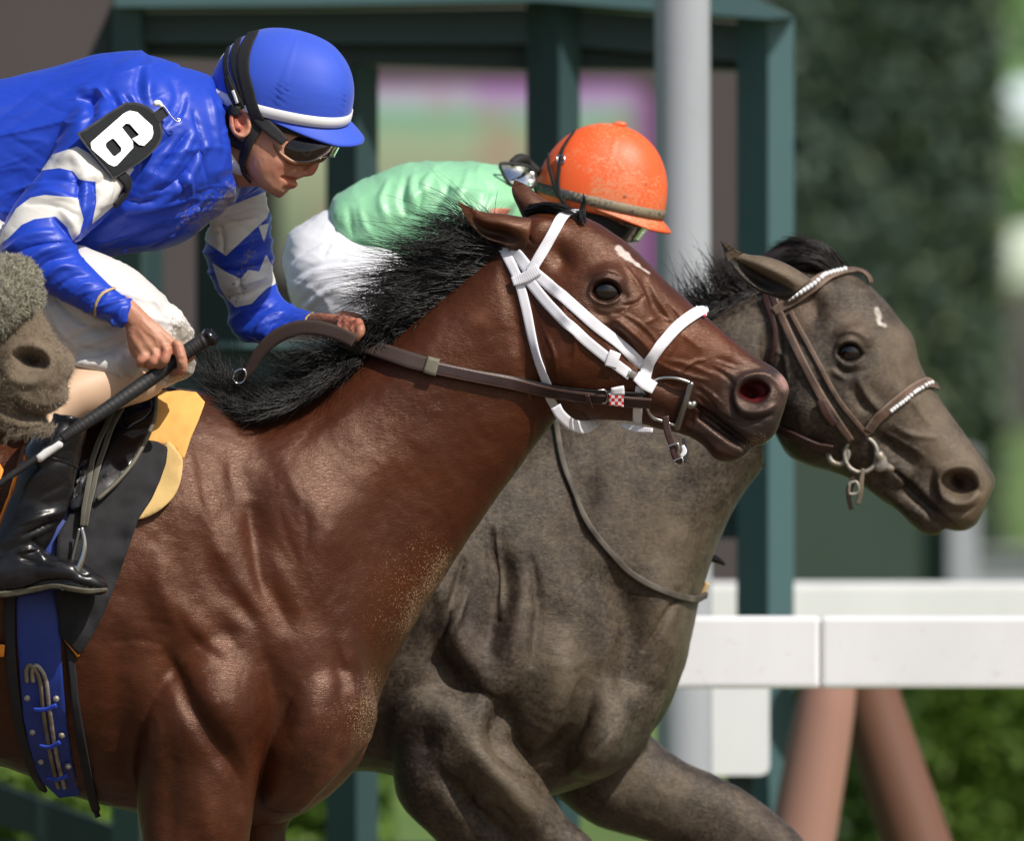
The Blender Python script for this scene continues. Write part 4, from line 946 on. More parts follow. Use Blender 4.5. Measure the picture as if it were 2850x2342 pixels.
near = [(1180, 1560, 1380, 1680, .02, -.09), (1100, 1680, 1430, 1820, .06, -.12), (1060, 1930, 1430, 2020, .11, -.18), (1085, 2080, 1440, 2080, .105, -.19), (1110, 2230, 1500, 2160, .09, -.19), (1200, 2330, 1570, 2330 - 60, .08, -.18),
        (1330, 2440, 1640, 2330, .068, -.18), (1480, 2560, 1720, 2440, .058, -.18)]
lead = [(1400, 1860, 1420, 2120, .03, .08), (1480, 1880, 1500, 2160, .08, .11), (1640, 1900, 1560, 2230, .10, .14), (1800, 2040, 1660, 2300, .09, .15), (1900, 2118, 1790, 2340, .08, .15), (2020, 2172, 1930, 2385, .07, .15), (2150, 2258, 2060, 2440, .064, .15), (2260, 2370, 2120, 2520, .06, .15), (2330, 2520, 2170, 2640, .055, .15)]
D_ = lambda L: [tuple(T('D', s_[0], s_[1])[0]) + tuple(T('D', s_[2], s_[3])[0]) + tuple(s_[4:]) for s_ in L]
head = D_([(700, 300, 560, 700, .06), (860, 262, 640, 960, .075), (1010, 262, 720, 1150, .09), (1170, 285, 790, 1290, .103), (1310, 400, 870, 1345, .110), (1420, 530, 960, 1372, .112),
           (1495, 630, 1050, 1395, .104), (1530, 760, 1130, 1425, .092), (1580, 880, 1210, 1465, .080), (1650, 990, 1300, 1510, .070), (1720, 1095, 1390, 1530, .064)])
muzz = D_([(1570, 860, 1260, 1340, .060), (1700, 1062, 1400, 1440, .060), (1790, 1190, 1500, 1545, .062), (1870, 1290, 1590, 1640, .064), (1930, 1385, 1670, 1705, .062), (1950, 1440, 1740, 1722, .054), (1925, 1520, 1800, 1712, .040), (1890, 1590, 1850, 1680, .024)])
jaw = D_([(1230, 1330, 1180, 1450, .050), (1350, 1400, 1310, 1540, .042), (1440, 1470, 1400, 1600, .040), (1530, 1560, 1480, 1680, .042), (1600, 1620, 1560, 1735, .040), (1680, 1680, 1640, 1745, .030)])
EB = D_([(1060, 340, 900, 500, .020, -.045), (940, 300, 800, 455, .028, -.050), (860, 268, 750, 430, .020, -.050), (800, 240, 700, 400, .007, -.048)])
v, f = remesh([loft(s_, 40, 6, 2.2, Y2) for s_ in (trunk, br, br2, near, lead, head, muzz, jaw, EB)], .0038, 11)
v = sculpt(v, f, [
    ('D', 130, 18.9, 0, 800, 900, 900, 1150), ('D', 100, 10.8, 0, 800, 700, 950, 850), ('D', 60, -16.2, 0, 1280, 1180, 1420, 1280, 1520, 1380), ('D', 50, -10.8, 0, 1380, 640, 1420, 820, 1500, 950),
    ('D', 55, -16.2, 0, 960, 520, 940, 420), ('D', 55, 18.9, 0, 1090, 640, 1180, 620, 1250, 670), ('D', 60, -10.8, 0, 1180, 900, 1280, 1050),
    ('S', 60, 31.0, 0, 1180, 1500, 1230, 1750, 1340, 1900), ('S', 40, -34.2, 0, 1210, 1690, 1230, 1830, 1300, 1920), ('S', 60, 27.9, 0, 1440, 1650, 1420, 1850, 1350, 1960),
    ('S', 35, -27.9, 0, 1380, 1500, 1400, 1650, 1360, 1800), ('S', 70, 37.3, 0, 1560, 1800, 1540, 1950, 1480, 2060), ('S', 40, -31.0, 0, 1660, 1900, 1600, 2030, 1520, 2120), ('S', 50, 40.4, 0, 1720, 1980, 1680, 2080, 1600, 2150),
    ('S', 40, -37.3, 0, 1390, 1970, 1400, 2080, 1440, 2150), ('S', 50, 40.4, 0, 1310, 2080, 1400, 2180, 1520, 2330), ('S', 30, -24.8, 0, 1230, 2160, 1330, 2260, 1420, 2342),
    ('S', 60, -21.7, 0, 1180, 2000, 1170, 2130), ('S', 40, -24.8, 0, 1700, 1600, 1760, 1750, 1740, 1900), ('S', 60, 21.7, 0, 1830, 1600, 1850, 1780, 1800, 1960), ('S', 50, -31.0, -1, 1500, 2200, 1600, 2170, 1730, 2110),
    ('S', 50, -18.6, 0, 1650, 1300, 1600, 1500, 1640, 1650)], Y2)
v = smoothm(v, f, 4)
v = sculpt(v, f, [
    ('D', 46, -13.5, 0, 1145, 722), ('D', 14, 9.5, 0, 1060, 730, 1080, 680, 1130, 655, 1180, 665, 1215, 710), ('D', 13, 6.8, 0, 1065, 740, 1110, 785, 1170, 790, 1215, 750), ('D', 9, -4.1, 0, 1040, 700, 1080, 640, 1150, 620, 1210, 650),
    ('D', 16, -5.4, 0, 1060, 800, 1130, 840, 1220, 820), ('D', 14, 5.4, 0, 1040, 820, 1110, 870), ('D', 30, 10.8, 0, 1190, 880, 1250, 980, 1330, 1070), ('D', 22, -6.8, 0, 1150, 930, 1230, 1050),
    ('D', 20, 4.1, 0, 1360, 640, 1400, 800, 1480, 980, 1580, 1120), ('D', 14, 4.1, 0, 1300, 1150, 1450, 1230, 1560, 1300), ('D', 14, 4.1, 0, 1390, 1130, 1480, 1180, 1620, 1200), ('D', 12, -4.1, 0, 1330, 1200, 1440, 1300),
    ('D', 52, -23.0, 0, 1755, 1450), ('D', 30, -13.5, 0, 1720, 1440, 1790, 1460), ('D', 24, 12.2, 0, 1640, 1440, 1660, 1390, 1720, 1365, 1800, 1370, 1850, 1410, 1870, 1470), ('D', 26, 10.8, 0, 1640, 1450, 1660, 1520, 1720, 1560, 1790, 1560, 1850, 1520),
    ('D', 26, -8.1, 0, 1600, 1380, 1590, 1480, 1640, 1580), ('D', 11, -13.5, 0, 1390, 1385, 1450, 1430, 1520, 1500, 1600, 1580, 1680, 1650, 1750, 1705), ('D', 22, 6.8, 0, 1460, 1540, 1540, 1620, 1620, 1680), ('D', 26, 6.8, 0, 1500, 1440, 1600, 1540, 1720, 1640),
    ('D', 12, -5.4, 0, 1660, 1600, 1760, 1620, 1840, 1580), ('D', 10, 4.1, 0, 700, 700, 780, 760, 800, 900), ('D', 16, -5.4, 0, 740, 480, 760, 700, 740, 850),
    ('S', 14, 10.9, 0, 1380, 1470, 1390, 1600, 1400, 1720), ('S', 12, 9.3, 0, 1300, 1650, 1270, 1730, 1240, 1790), ('S', 12, -10.9, 0, 1290, 1560, 1260, 1680, 1230, 1760), ('S', 14, -9.3, 0, 1480, 1560, 1500, 1700, 1480, 1850),
    ('S', 11, -9.3, 0, 1900, 1640, 1840, 1740, 1790, 1810), ('S', 12, 7.8, 0, 1700, 2050, 1650, 2110, 1590, 2150), ('S', 10, -9.3, 0, 1350, 2230, 1430, 2300), ('S', 16, 14.0, 0, 1330, 2220, 1360, 2240)], Y2)
v = dent(v, f, [('D', 16, -8, 0, 1068, 726, 1100, 684, 1150, 672, 1195, 700, 1215, 740, 1180, 768, 1130, 772, 1090, 760), ('D', 30, -22, 0, 1650, 1440, 1672, 1400, 1730, 1382, 1795, 1392, 1840, 1430, 1850, 1480, 1800, 1520, 1740, 1525, 1685, 1495),
    ('D', 14, -6, 0, 1390, 1380, 1460, 1425, 1550, 1510, 1640, 1600, 1610, 1605, 1520, 1530, 1440, 1450)], Y2)
PP = PX(v); v = v + normals(v, f) * (fbm(v, 22, 5, 3) * .0015)[:, None]
cc2 = blend_cols(PP, (.026, .018, .014), [
    ('D', 120, .8, (.14, .105, .07), 1400, 700, 1500, 1000, 1700, 1250), ('D', 110, .6, (.10, .075, .055), 1300, 850, 1350, 1050), ('D', 90, .5, (.10, .042, .022), 900, 480, 870, 560), ('D', 80, .6, (.12, .085, .06), 1080, 520, 1200, 600),
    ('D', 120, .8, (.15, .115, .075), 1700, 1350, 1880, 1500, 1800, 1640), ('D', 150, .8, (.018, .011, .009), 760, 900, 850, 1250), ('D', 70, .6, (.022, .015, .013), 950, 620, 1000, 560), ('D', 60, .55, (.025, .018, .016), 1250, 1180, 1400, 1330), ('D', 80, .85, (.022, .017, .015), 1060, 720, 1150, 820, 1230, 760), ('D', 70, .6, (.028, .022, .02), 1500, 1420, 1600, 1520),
    ('D', 50, .6, (.03, .023, .02), 1400, 1440, 1560, 1600), ('D', 90, .5, (.09, .07, .05), 1150, 350, 1300, 420),
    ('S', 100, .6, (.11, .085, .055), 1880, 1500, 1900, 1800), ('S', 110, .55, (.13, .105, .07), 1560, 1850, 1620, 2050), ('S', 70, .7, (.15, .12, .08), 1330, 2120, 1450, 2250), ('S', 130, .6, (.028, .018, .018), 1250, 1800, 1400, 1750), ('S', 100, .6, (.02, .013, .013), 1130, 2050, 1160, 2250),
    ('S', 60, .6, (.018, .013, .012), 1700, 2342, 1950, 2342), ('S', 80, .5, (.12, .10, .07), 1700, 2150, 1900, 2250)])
m2 = (fbm(v, 11, 31, 4) + .5 * fbm(v, 45, 37, 3))[:, None]; cc2 = cc2 * .88 * (1 + .45 * m2)
wp = blend_f(PP, 0, [('D', 20, 1, 1, 1295, 480, 1310, 560), ('D', 14, 1, .8, 1340, 570)]); wp = np.clip((wp + .3 * noise(v, 120, 2) - .45) * 3, 0, 1)[:, None] * (v[:, 1] < Y2 + .06)[:, None]
cc2 = cc2 * (1 - wp) + np.array([.55, .52, .47]) * wp
rd = np.clip(sdf(PP, cat(T('D', 1700, 1420, 1740, 1395, 1795, 1400, 1835, 1435, 1840, 1480, 1790, 1500, 1745, 1480), 4, True)) * 120 + .4, 0, 1)[:, None]; cc2 = cc2 * (1 - rd) + np.array([.035, .010, .010]) * rd
dust = blend_f(PP, .45, [('D', 150, .75, .7, 1450, 700, 1600, 1000, 1800, 1400), ('D', 120, .25, .8, 750, 1000, 850, 1250), ('D', 50, .1, .8, 1150, 740), ('S', 120, .7, .6, 1880, 1500, 1850, 1900), ('S', 120, .65, .6, 1550, 1900, 1400, 2200), ('S', 100, .2, .8, 1130, 2100), ('S', 130, .35, .6, 1300, 1780)])
h2 = thing('dark_horse', 'dark brown horse coated in dust and mud, head furthest right', 'horse', (0, Y2, 0))
mk('body', v, f, M['coat_mud'], h2, attrs={'col': cc2, 'dust': dust})
T2 = bvh(v, f)
e = T('D', 1145, 722)[0]; eye(T2, e[0], e[1], .0265, h2, .16)
c = W(e[0] + 20, e[1], Y2 + .09); V, F = ellipsoid(c, (.022, .02, .02), n=24); mk('eye', V, F, M['eye'], h2)
ear('ear', 'D', None, [930, 320, 850, 262, 760, 215, 660, 185, 550, 170, 425, 98], [790, 440, 720, 415, 640, 385, 540, 310, 470, 215, 422, 104], M['coat_mud'], -.045, h2, 0, -.02, .034, (.12, .09, .06), (.008, .006, .006), 1)
fl = [[(2330, 755, Y2 - .02), (2290, 690, Y2 - .03), (2210, 668, Y2 - .02), (2120, 695, Y2)], [(2335, 752, Y2), (2300, 700, Y2 - .02), (2230, 690, Y2 - .02), (2150, 730, Y2)], [(2320, 758, Y2 - .03), (2260, 725, Y2 - .05), (2200, 725, Y2 - .04), (2150, 745, Y2 - .03)]]
V, F = loft([(2110, 715, 2150, 800, .02), (2180, 678, 2200, 790, .035), (2250, 682, 2260, 770, .035), (2310, 715, 2305, 765, .025), (2335, 748, 2325, 765, .01)], 24, 5, 2, Y2)
mk('forelock', V, F, M['mane_brown'], h2)
hair('forelock', fl, 1500, M['mane_brown'], h2, w=.0022, jit=.004, clump=40, seed=21, wob=.002, root_jit=.006)
g = [((2120, 800, 0), (2060, 800, 0), (2010, 770, 0), (1950, 750, 0)), ((2080, 820, 0), (2020, 800, 0), (1990, 760, 0), (1935, 770, 0)), ((2040, 845, 0), (1980, 850, 0), (1950, 800, 0), (1925, 765, 0)), ((1990, 875, 0), (1930, 870, 0), (1890, 850, 0), (1870, 800, 0)),
     ((1930, 905, 0), (1870, 890, 0), (1830, 860, 0), (1800, 800, 0)), ((1850, 950, 0), (1780, 920, 0), (1700, 900, 0), (1650, 860, 0))]
g = [[(x, y, Y2 + Y) for x, y, Y in q] for q in g]
hair('mane', g, 700, M['mane_brown'], h2, w=.0020, jit=.018, clump=40, seed=22, wob=.012)
g = [((2125, 805, 0), (2070, 830, -.02), (2020, 865, -.02)), ((2060, 838, 0), (2000, 868, -.02), (1950, 900, -.02)), ((1990, 872, 0), (1930, 905, -.02), (1880, 940, -.02)), ((1930, 905, 0), (1870, 940, -.02), (1800, 980, -.02))]
g = [[(x, y, Y2 + Y) for x, y, Y in q] for q in g]
hair('mane', g, 1500, M['mane_brown'], h2, w=.0024, jit=.008, clump=50, seed=23, wob=.003)

# ------------------------------------------------------------------ the nose of a third horse, nearest the camera at the left edge
Y3 = -.72
E_ = lambda L: [tuple(T('E', s_[0], s_[1])[0]) + tuple(T('E', s_[2], s_[3])[0]) + tuple(s_[4:]) for s_ in L]
head = E_([(-1500, -900, -2000, 0, .10), (-900, -420, -1500, 420, .11), (-420, -60, -1000, 620, .10), (-110, 130, -640, 700, .085), (110, 230, -480, 760, .075), (205, 400, -340, 860, .068), (285, 570, -220, 930, .062), (350, 640, -110, 985, .060)])
muzz = E_([(120, 180, -300, 640, .060), (240, 470, -200, 800, .060), (320, 612, -80, 950, .060), (385, 668, 20, 1010, .060), (424, 735, 90, 1035, .056), (405, 800, 160, 1040, .050), (375, 850, 210, 1036, .046), (386, 910, 245, 1032, .040), (372, 960, 280, 1022, .026)])
jaw = E_([(-500, 700, -640, 860, .05), (-260, 860, -340, 1010, .045), (-80, 960, -130, 1090, .044), (40, 1010, 0, 1105, .042), (150, 1050, 110, 1130, .040), (230, 1055, 190, 1120, .034), (276, 1056, 255, 1085, .018)])
v, f = remesh([loft(s_, 40, 6, 2.2, Y3) for s_ in (head, muzz, jaw)], .0042, 6)
v = sculpt(v, f, [('E', 60, -17, 0, 165, 725), ('E', 40, -14, 0, 110, 700, 200, 740), ('E', 26, 10, 0, 30, 740, 50, 680, 120, 655, 210, 660, 270, 700, 290, 760), ('E', 26, 9, 0, 25, 750, 50, 820, 120, 850, 220, 840, 280, 790),
    ('E', 24, -6, 0, 300, 700, 320, 790, 280, 860), ('E', 12, -11, 0, 0, 865, 50, 935, 100, 990, 180, 1035, 270, 1045), ('E', 16, -4, 0, 10, 640, -10, 760, 40, 860), ('E', 24, 5, 0, 60, 880, 150, 950, 260, 980), ('E', 16, -4, 0, 240, 880, 330, 900)], Y3)
v = smoothm(v, f, 2); v = dent(v, f, [('E', 30, -22, 0, 70, 700, 100, 672, 170, 668, 235, 690, 270, 735, 250, 780, 190, 770, 120, 735)], Y3); PP = PX(v); v = v + normals(v, f) * (fbm(v, 40, 9, 3) * .0012)[:, None]
cc3 = blend_cols(PP, (.155, .115, .078), [('E', 60, .9, (.025, .013, .012), 130, 690, 190, 730), ('E', 30, .8, (.04, .03, .025), 40, 920, 120, 1010, 220, 1040), ('E', 60, .6, (.10, .085, .07), 30, 560, 0, 900), ('E', 80, .5, (.21, .165, .11), 330, 640, 400, 740), ('E', 50, .6, (.22, .17, .11), 60, 700, 120, 850, 250, 830)])
h3 = thing('dun_horse', 'dusty grey brown horse muzzle entering at the left edge nearest the camera', 'horse', (0, Y3, 0))
mk('body', v, f, M['coat_dun'], h3, attrs={'col': cc3 * .8 * (1 + .3 * fbm(v, 30, 6, 3)[:, None]), 'dust': np.full(len(v), .55)})
T3 = bvh(v, f)
fuzz('short_hair', v, f, 7000, .005, M['hair_dun'], h3, w=.0007, lay=(.9, 0, -1.0), seed=5, curl=.3, cond=lambda p, N: (p[:, 1] < Y3 + .01) & (p[:, 0] > -1.0) & (sdf(PX(p), T('E', 60, 700, 100, 660, 170, 655, 245, 680, 290, 735, 260, 800, 190, 790, 110, 750)) < 0))
wh = []
r_ = np.random.default_rng(5)
for k in range(16):
    x0 = -20 + k * 8; y0 = 555 + 6 * k % 40
    wh.append([tuple(T('E', 300 - 15 * k, 1080 + 4 * (k % 5))[0]) + (Y3 - .02,), tuple(T('E', 290 - 17 * k, 1120 + 6 * (k % 4))[0]) + (Y3 - .03,), tuple(T('E', 270 - 20 * k, 1150 + 12 * (k % 3))[0]) + (Y3 - .035,)])
hair('whiskers', wh, 420, M['hair_dun'], h3, w=.0008, jit=.006, clump=60, seed=31, wob=.004)
wh = [[tuple(T('E', 60, 1100)[0]) + (Y3 - .05,), tuple(T('E', 30, 1060)[0]) + (Y3 - .07,), tuple(T('E', 0, 1000)[0]) + (Y3 - .08,)], [tuple(T('E', 90, 900)[0]) + (Y3 - .06,), tuple(T('E', 60, 860)[0]) + (Y3 - .08,), tuple(T('E', 20, 830)[0]) + (Y3 - .09,)], [tuple(T('E', 20, 620)[0]) + (Y3 - .06,), tuple(T('E', 30, 600)[0]) + (Y3 - .08,), tuple(T('E', 0, 560)[0]) + (Y3 - .09,)]]
hair('whiskers', wh, 60, M['hair_dun'], h3, w=.0006, jit=.006, clump=20, seed=32, wob=.004)
# sheepskin noseband (fluffy roll)
nb = thing('noseband', 'fluffy dirty grey sheepskin noseband on the muzzle at the left edge', 'noseband', tuple(W(60, 780, Y3)))
secs = E_([(-60, 150, -560, 560, .090), (60, 150, -500, 620, .104), (150, 172, -440, 680, .108), (215, 245, -380, 740, .110), (236, 335, -330, 800, .105), (222, 425, -300, 830, .088)])
v, f = remesh([loft(secs, 44, 6, 2.3, Y3)], .005, 3)
PP = PX(v); v = v + normals(v, f) * (fbm(v, 70, 12, 3) * .0045 + .001)[:, None]
mk('sheepskin', v, f, M['fleece'], nb)
fuzz('fleece_strands', v, f, 34000, .0055, M['fleece_hair'], nb, w=.0014, seed=3, curl=.7, cond=lambda p, N: (p[:, 1] < Y3 + .03) & (p[:, 0] > -1.05))
# ------------------------------------------------------------------ tack of the bay horse
def TT(c, *p): return T(c, *p)
br = thing('racing_bridle', 'white webbing racing bridle on the bay horse head', 'bridle', tuple(W(*TT('C', 900, 800)[0], 0)))
wh_ = M['white_web']
strap('crownpiece', T1, TT('C', 290, 362, 330, 440, 385, 555, 425, 700, 460, 860, 500, 1010, 552, 1150, 565, 1215, 600, 1275), [27, 27, 27, 27, 27, 28, 28, 28, 30], wh_, br, .0026)
strap('throatlatch', None, TT('C', 592, 1262, 620, 1310, 680, 1362, 755, 1380, 818, 1350), [30, 30, 32, 34, 24], wh_, br, .004, 0, Y=[-.088, -.08, -.06, -.03, .01])
strap('headstall', T1, TT('C', 355, 385, 405, 450, 455, 520), 34, wh_, br, .0026, .0008)
strap('browband', T1, TT('C', 455, 520, 505, 430, 560, 320, 615, 232, 665, 196, 722, 186), [30, 30, 31, 30, 28, 26], wh_, br, .0028, .0036)
strap('cheekpiece', T1, TT('C', 478, 520, 620, 640, 800, 800, 950, 920, 1080, 1035), 32, wh_, br, .0026, .001)
strap('cheekpiece', T1, TT('C', 440, 555, 560, 700, 720, 860, 870, 985, 1005, 1090), 30, wh_, br, .0026, .0022)
strap('loop', T1, TT('C', 358, 572, 430, 545, 505, 500), [26, 30, 30], wh_, br, .0026, .0062)
strap('keeper', T1, TT('C', 918, 960, 895, 1040), 34, wh_, br, .0026, .0055, sm=3)
strap('keeper', T1, TT('C', 1015, 1065, 1000, 1100), 24, M['steel'], br, .002, .0062, sm=3)
strap('noseband', T1, TT('C', 1075, 1130, 1095, 1060, 1130, 980, 1210, 880, 1300, 795, 1370, 750, 1435, 732), [36, 34, 32, 32, 32, 32, 30], wh_, br, .0030, .0042)
strap('bit_loop', T1, TT('C', 1030, 1095, 1075, 1130, 1135, 1165), [32, 38, 36], wh_, br, .0032, .0062, sm=3)
strap('noseband', T1, TT('C', 1062, 1150, 1050, 1230, 1048, 1310, 1052, 1385), 26, wh_, br, .0026, .001)
strap('curb_pad', None, TT('C', 955, 1362, 1000, 1380, 1060, 1392, 1135, 1398), [10, 18, 18, 12], wh_, br, .004, .002, Y=[-.02, -.045])
s = MB('red white checks'); ck = s.n.new('ShaderNodeTexChecker'); s.l.new(s.tc.outputs['UV'], ck.inputs[0]); ck.inputs['Scale'].default_value = 165
ck.inputs[1].default_value = (.68, .02, .03, 1); ck.inputs[2].default_value = (.82, .80, .80, 1); s.set(Base_Color=ck.outputs[0], Roughness=.35); M['checks'] = s.m
o = patch('nose_tab', T1, TT('C', 1372, 700, 1405, 712, 1438, 752, 1418, 768, 1385, 735), M['checks'], br, .016, .002, 4, smooth_poly=False)
# D-shaped bit
def tubeon(name, crop, pts, r, mat, par, tree, lift=.004, fallY=-.05, sub=4, sm=9):
    q = cat(T(crop, *pts), 6); q = resample(q, 4); ys = []
    for x, y in q:
        h = ray(tree, x, y) if tree is not None else (None,); ys.append(h[0].y if h[0] is not None else np.nan)
    ys = np.array(ys); ok = ~np.isnan(ys)
    ys = np.interp(np.arange(len(ys)), np.nonzero(ok)[0], ys[ok]) if ok.any() else np.full(len(ys), fallY)
    k = min(sm, len(ys) | 1); ys = np.convolve(np.pad(ys, k // 2, mode='edge'), np.ones(k) / k, 'valid')[:len(ys)]
    V, F = tube(W2(q, ys - lift - (r if np.isscalar(r) else max(r))), r if np.isscalar(r) else np.interp(np.linspace(0, 1, len(q)), np.linspace(0, 1, len(r)), r), n=10, sub=1)
    return mk(name, V, F, mat, par)
bit = thing('racing_bit', 'steel D shaped bit at the corner of the bay horse mouth', 'bit', tuple(W(*TT('C', 1250, 1230)[0], -.06)))
tubeon('ring', 'C', [1128, 1140, 1150, 1115, 1200, 1103, 1270, 1108, 1352, 1135], .0031, M['steel'], bit, T1, .004)
tubeon('cheek_bar', 'C', [1348, 1135, 1322, 1220, 1300, 1290, 1268, 1385], .0062, M['steel_dull'], bit, T1, .004)
tubeon('ring', 'C', [1100, 1265, 1115, 1300, 1140, 1328, 1175, 1342, 1255, 1368], .0031, M['steel'], bit, T1, .004)
tubeon('mouthpiece', 'C', [1330, 1250, 1352, 1262, 1362, 1245], .0070, M['steel_dull'], bit, T1, .001)
cs = thing('chin_strap', 'short brown buckled strap dangling under the bay horse chin', 'strap', tuple(W(*TT('C', 1260, 1450)[0], -.06)))
strap('strap', None, TT('C', 1203, 1318, 1213, 1390, 1240, 1470, 1266, 1545, 1298, 1572), [19, 21, 21, 24, 20], M['brown_plain'], cs, .0045, 0, Y=[-.075, -.08])
strap('strap', None, TT('C', 1300, 1572, 1318, 1530, 1312, 1480, 1305, 1440), [16, 14, 12, 10], M['black_web'], cs, .0035, .01, Y=[-.05, -.04])
strap('pad', None, TT('C', 1288, 1545, 1310, 1515, 1300, 1480), [8, 14, 8], M['white_web'], cs, .004, .01, Y=[-.058, -.058])
for y_ in (1482, 1562):
    tubeon('buckle', 'C', [1215 + (y_ - 1482) * .4, y_ + 6, 1270 + (y_ - 1482) * .3, y_ - 12, 1278 + (y_ - 1482) * .3, y_ + 14], .0018, M['steel'], cs, None, 0, -.085)
# reins
rn = thing('racing_reins', 'brown leather reins running from the white bridle to the blue jockey', 'reins', tuple(W(1300, 1060, -.15)))
strap('leather_rein', T1, TT('B', 810, 1455, 1000, 1492, 1200, 1527, 1400, 1560, 1600, 1588, 1800, 1612, 2022, 1632), [37, 36, 35, 35, 35, 35, 32], M['brown_leather'], rn, .0045, .009, sm=31)
strap('under_rein', T1, TT('B', 780, 1415, 1000, 1465, 1300, 1515, 1600, 1562, 1990, 1588), [12, 12, 12, 12, 10], M['black_leather'], rn, .003, .006, sm=31)
strap('rubber_grip', T1, TT('B', 290, 1325, 420, 1350, 560, 1385, 700, 1425, 825, 1452), [40, 46, 47, 47, 42], M['rein_rubber'], rn, .0055, .012, sm=25)
strap('grip_end', T1, TT('B', 768, 1440, 832, 1458), 50, M['olive_piping'], rn, .007, .0135, sm=5)
strap('rubber_grip', None, TT('E', 1345, 835, 1400, 760, 1450, 680, 1530, 602, 1640, 552, 1750, 545, 1860, 570, 1975, 622), [22, 30, 34, 40, 42, 42, 40, 36], M['rein_rubber'], rn, .005, 0, Y=[-.04, -.05, -.06, -.07, -.08, -.09, -.10, -.12])
tubeon('buckle', 'E', [1300, 812, 1310, 790, 1350, 775, 1370, 800, 1355, 845, 1320, 856, 1298, 835, 1300, 812], .0023, M['steel'], rn, None, 0, -.05)
strap('keeper', T1, TT('C', 772, 1175, 790, 1245), 12, M['brown_plain'], rn, .004, .015, sm=3)
tubeon('buckle', 'C', [828, 1172, 870, 1175, 882, 1205, 870, 1245, 830, 1235], .0016, M['steel'], rn, T1, .012)
strap('white_tab', T1, TT('C', 926, 1136, 930, 1176), [36, 40], M['white_web'], rn, .005, .014, sm=3)
patch('check_badge', T1, TT('C', 888, 1188, 970, 1196, 972, 1268, 888, 1258), M['checks'], rn, .022, .003, 5, sm=20, smooth_poly=False)

# ------------------------------------------------------------------ saddle, cloths and girth
pad = thing('chamois_pad', 'yellow chamois and cream foam pad at the front of the saddle', 'saddle pad', tuple(W(480, 1200, -.28)))
patch('foam_layer', T1, TT('E', 925, 1180, 1005, 1255, 1018, 1300, 1005, 1400, 965, 1490, 880, 1568, 778, 1612, 700, 1600, 800, 1500, 880, 1380), M['foam_pad'], pad, .004, .012, 9, rough=.004)
patch('chamois', T1, TT('E', 820, 960, 900, 905, 1000, 893, 1092, 903, 1142, 960, 1104, 1065, 1062, 1160, 1022, 1285, 965, 1218, 895, 1200, 850, 1190, 800, 1200, 780, 1100), M['chamois'], pad, .018, .003, 9, rough=.006, smooth_poly=False, seed=4)
sc = thing('saddle_cloth', 'black saddle cloth under the racing saddle', 'saddle cloth', tuple(W(330, 1350, -.30)))
patch('cloth', T1, TT('E', 700, 1150, 880, 1180, 935, 1212, 925, 1300, 890, 1400, 845, 1500, 770, 1612, 720, 1760, 650, 1960, 570, 2160, 500, 2290, 440, 2372, 335, 2262, 300, 2000, 320, 1700, 500, 1400), M['black_matte'], sc, .014, .005, 10, rough=.010, smooth_poly=False, seed=9)
patch('orange_edge', T1, TT('E', 338, 2262, 360, 2268, 448, 2365, 432, 2384), M['orange'], sc, .012, .004, 5, smooth_poly=False)
sq = thing('orange_towel', 'orange cloth edge with brown strip behind the black boot', 'saddle towel', tuple(W(10, 1330, -.29)))
patch('cloth', T1, TT('E', -300, 1150, -20, 1270, 22, 1340, 5, 1400, -40, 1700, -300, 1900), M['orange'], sq, .012, .003, 10, smooth_poly=False)
patch('leather_strip', T1, TT('E', 128, 1200, 150, 1230, 130, 1330, 90, 1480, 40, 1600, 15, 1590, 50, 1460, 85, 1330), M['wood_brown'], sq, .020, .003, 8)
patch('cloth', T1, TT('F', -400, 640, 28, 642, 22, 712, -400, 712), M['orange'], sq, .012, .003, 8, smooth_poly=False)
sd_ = thing('racing_saddle', 'small glossy black racing saddle with hanging stirrup leathers', 'saddle', tuple(W(330, 1150, -.2)))
patch('flap', T1, TT('E', 800, 900, 868, 930, 872, 1010, 850, 1090, 810, 1180, 750, 1290, 660, 1410, 560, 1500, 470, 1550, 385, 1556, 400, 1450, 450, 1300, 530, 1180, 640, 1060, 720, 960), M['patent'], sd_, .024, .010, 8, sm=10, seed=2)
tubeon('piping', 'E', [842, 880, 868, 935, 862, 1040, 835, 1120, 790, 1215, 735, 1305, 650, 1405, 545, 1500], .0042, M['olive_piping'], sd_, T1, .034)
V, F = remesh([ptube([(300, 1092, -.16), (360, 1082, -.12), (425, 1078, -.06), (450, 1075, .06), (430, 1078, .14)], [.030, .030, .026, .026, .03]), ptube([(120, 1120, -.18), (230, 1095, -.16), (330, 1085, -.14)], [.04, .04, .03]),
                ptube([(395, 1082, -.12), (440, 1085, -.10), (485, 1086, -.06)], [.018, .012, .006])], .004, 4)
mk('pommel', V, F, M['patent'], sd_)
patch('skirt', T1, TT('E', 690, 1000, 770, 930, 830, 920, 850, 1000, 800, 1060, 740, 1090, 700, 1110), M['patent'], sd_, .030, .012, 7, sm=10)
for k, dx in ((0, 0), (1, 38)):
    strap('stirrup_leather', T1, TT('E', 650 + dx * 1.0, 1088, 570 + dx, 1210, 515 + dx * 1.1, 1330, 482 + dx, 1440, 455 + dx * .8, 1560, 438 + dx * .6, 1680), [14, 15, 15, 15, 14, 12], leather('ribbed leather' + str(k), (.055, .05, .035), .6, (.36, .33, .24)), sd_, .005, .040, sm=15)
strap('stirrup_leather', T1, TT('E', 740, 930, 690, 1010, 620, 1090, 540, 1160), [8, 12, 12, 8], M['olive_piping'], sd_, .004, .040, sm=15)
tubeon('stirrup_iron', 'F', [455, -6, 468, 50, 470, 110, 455, 170, 430, 230, 395, 290, 345, 330], [.0036, .0042, .005, .006, .0065, .006, .005], M['steel'], sd_, None, 0, -.392)
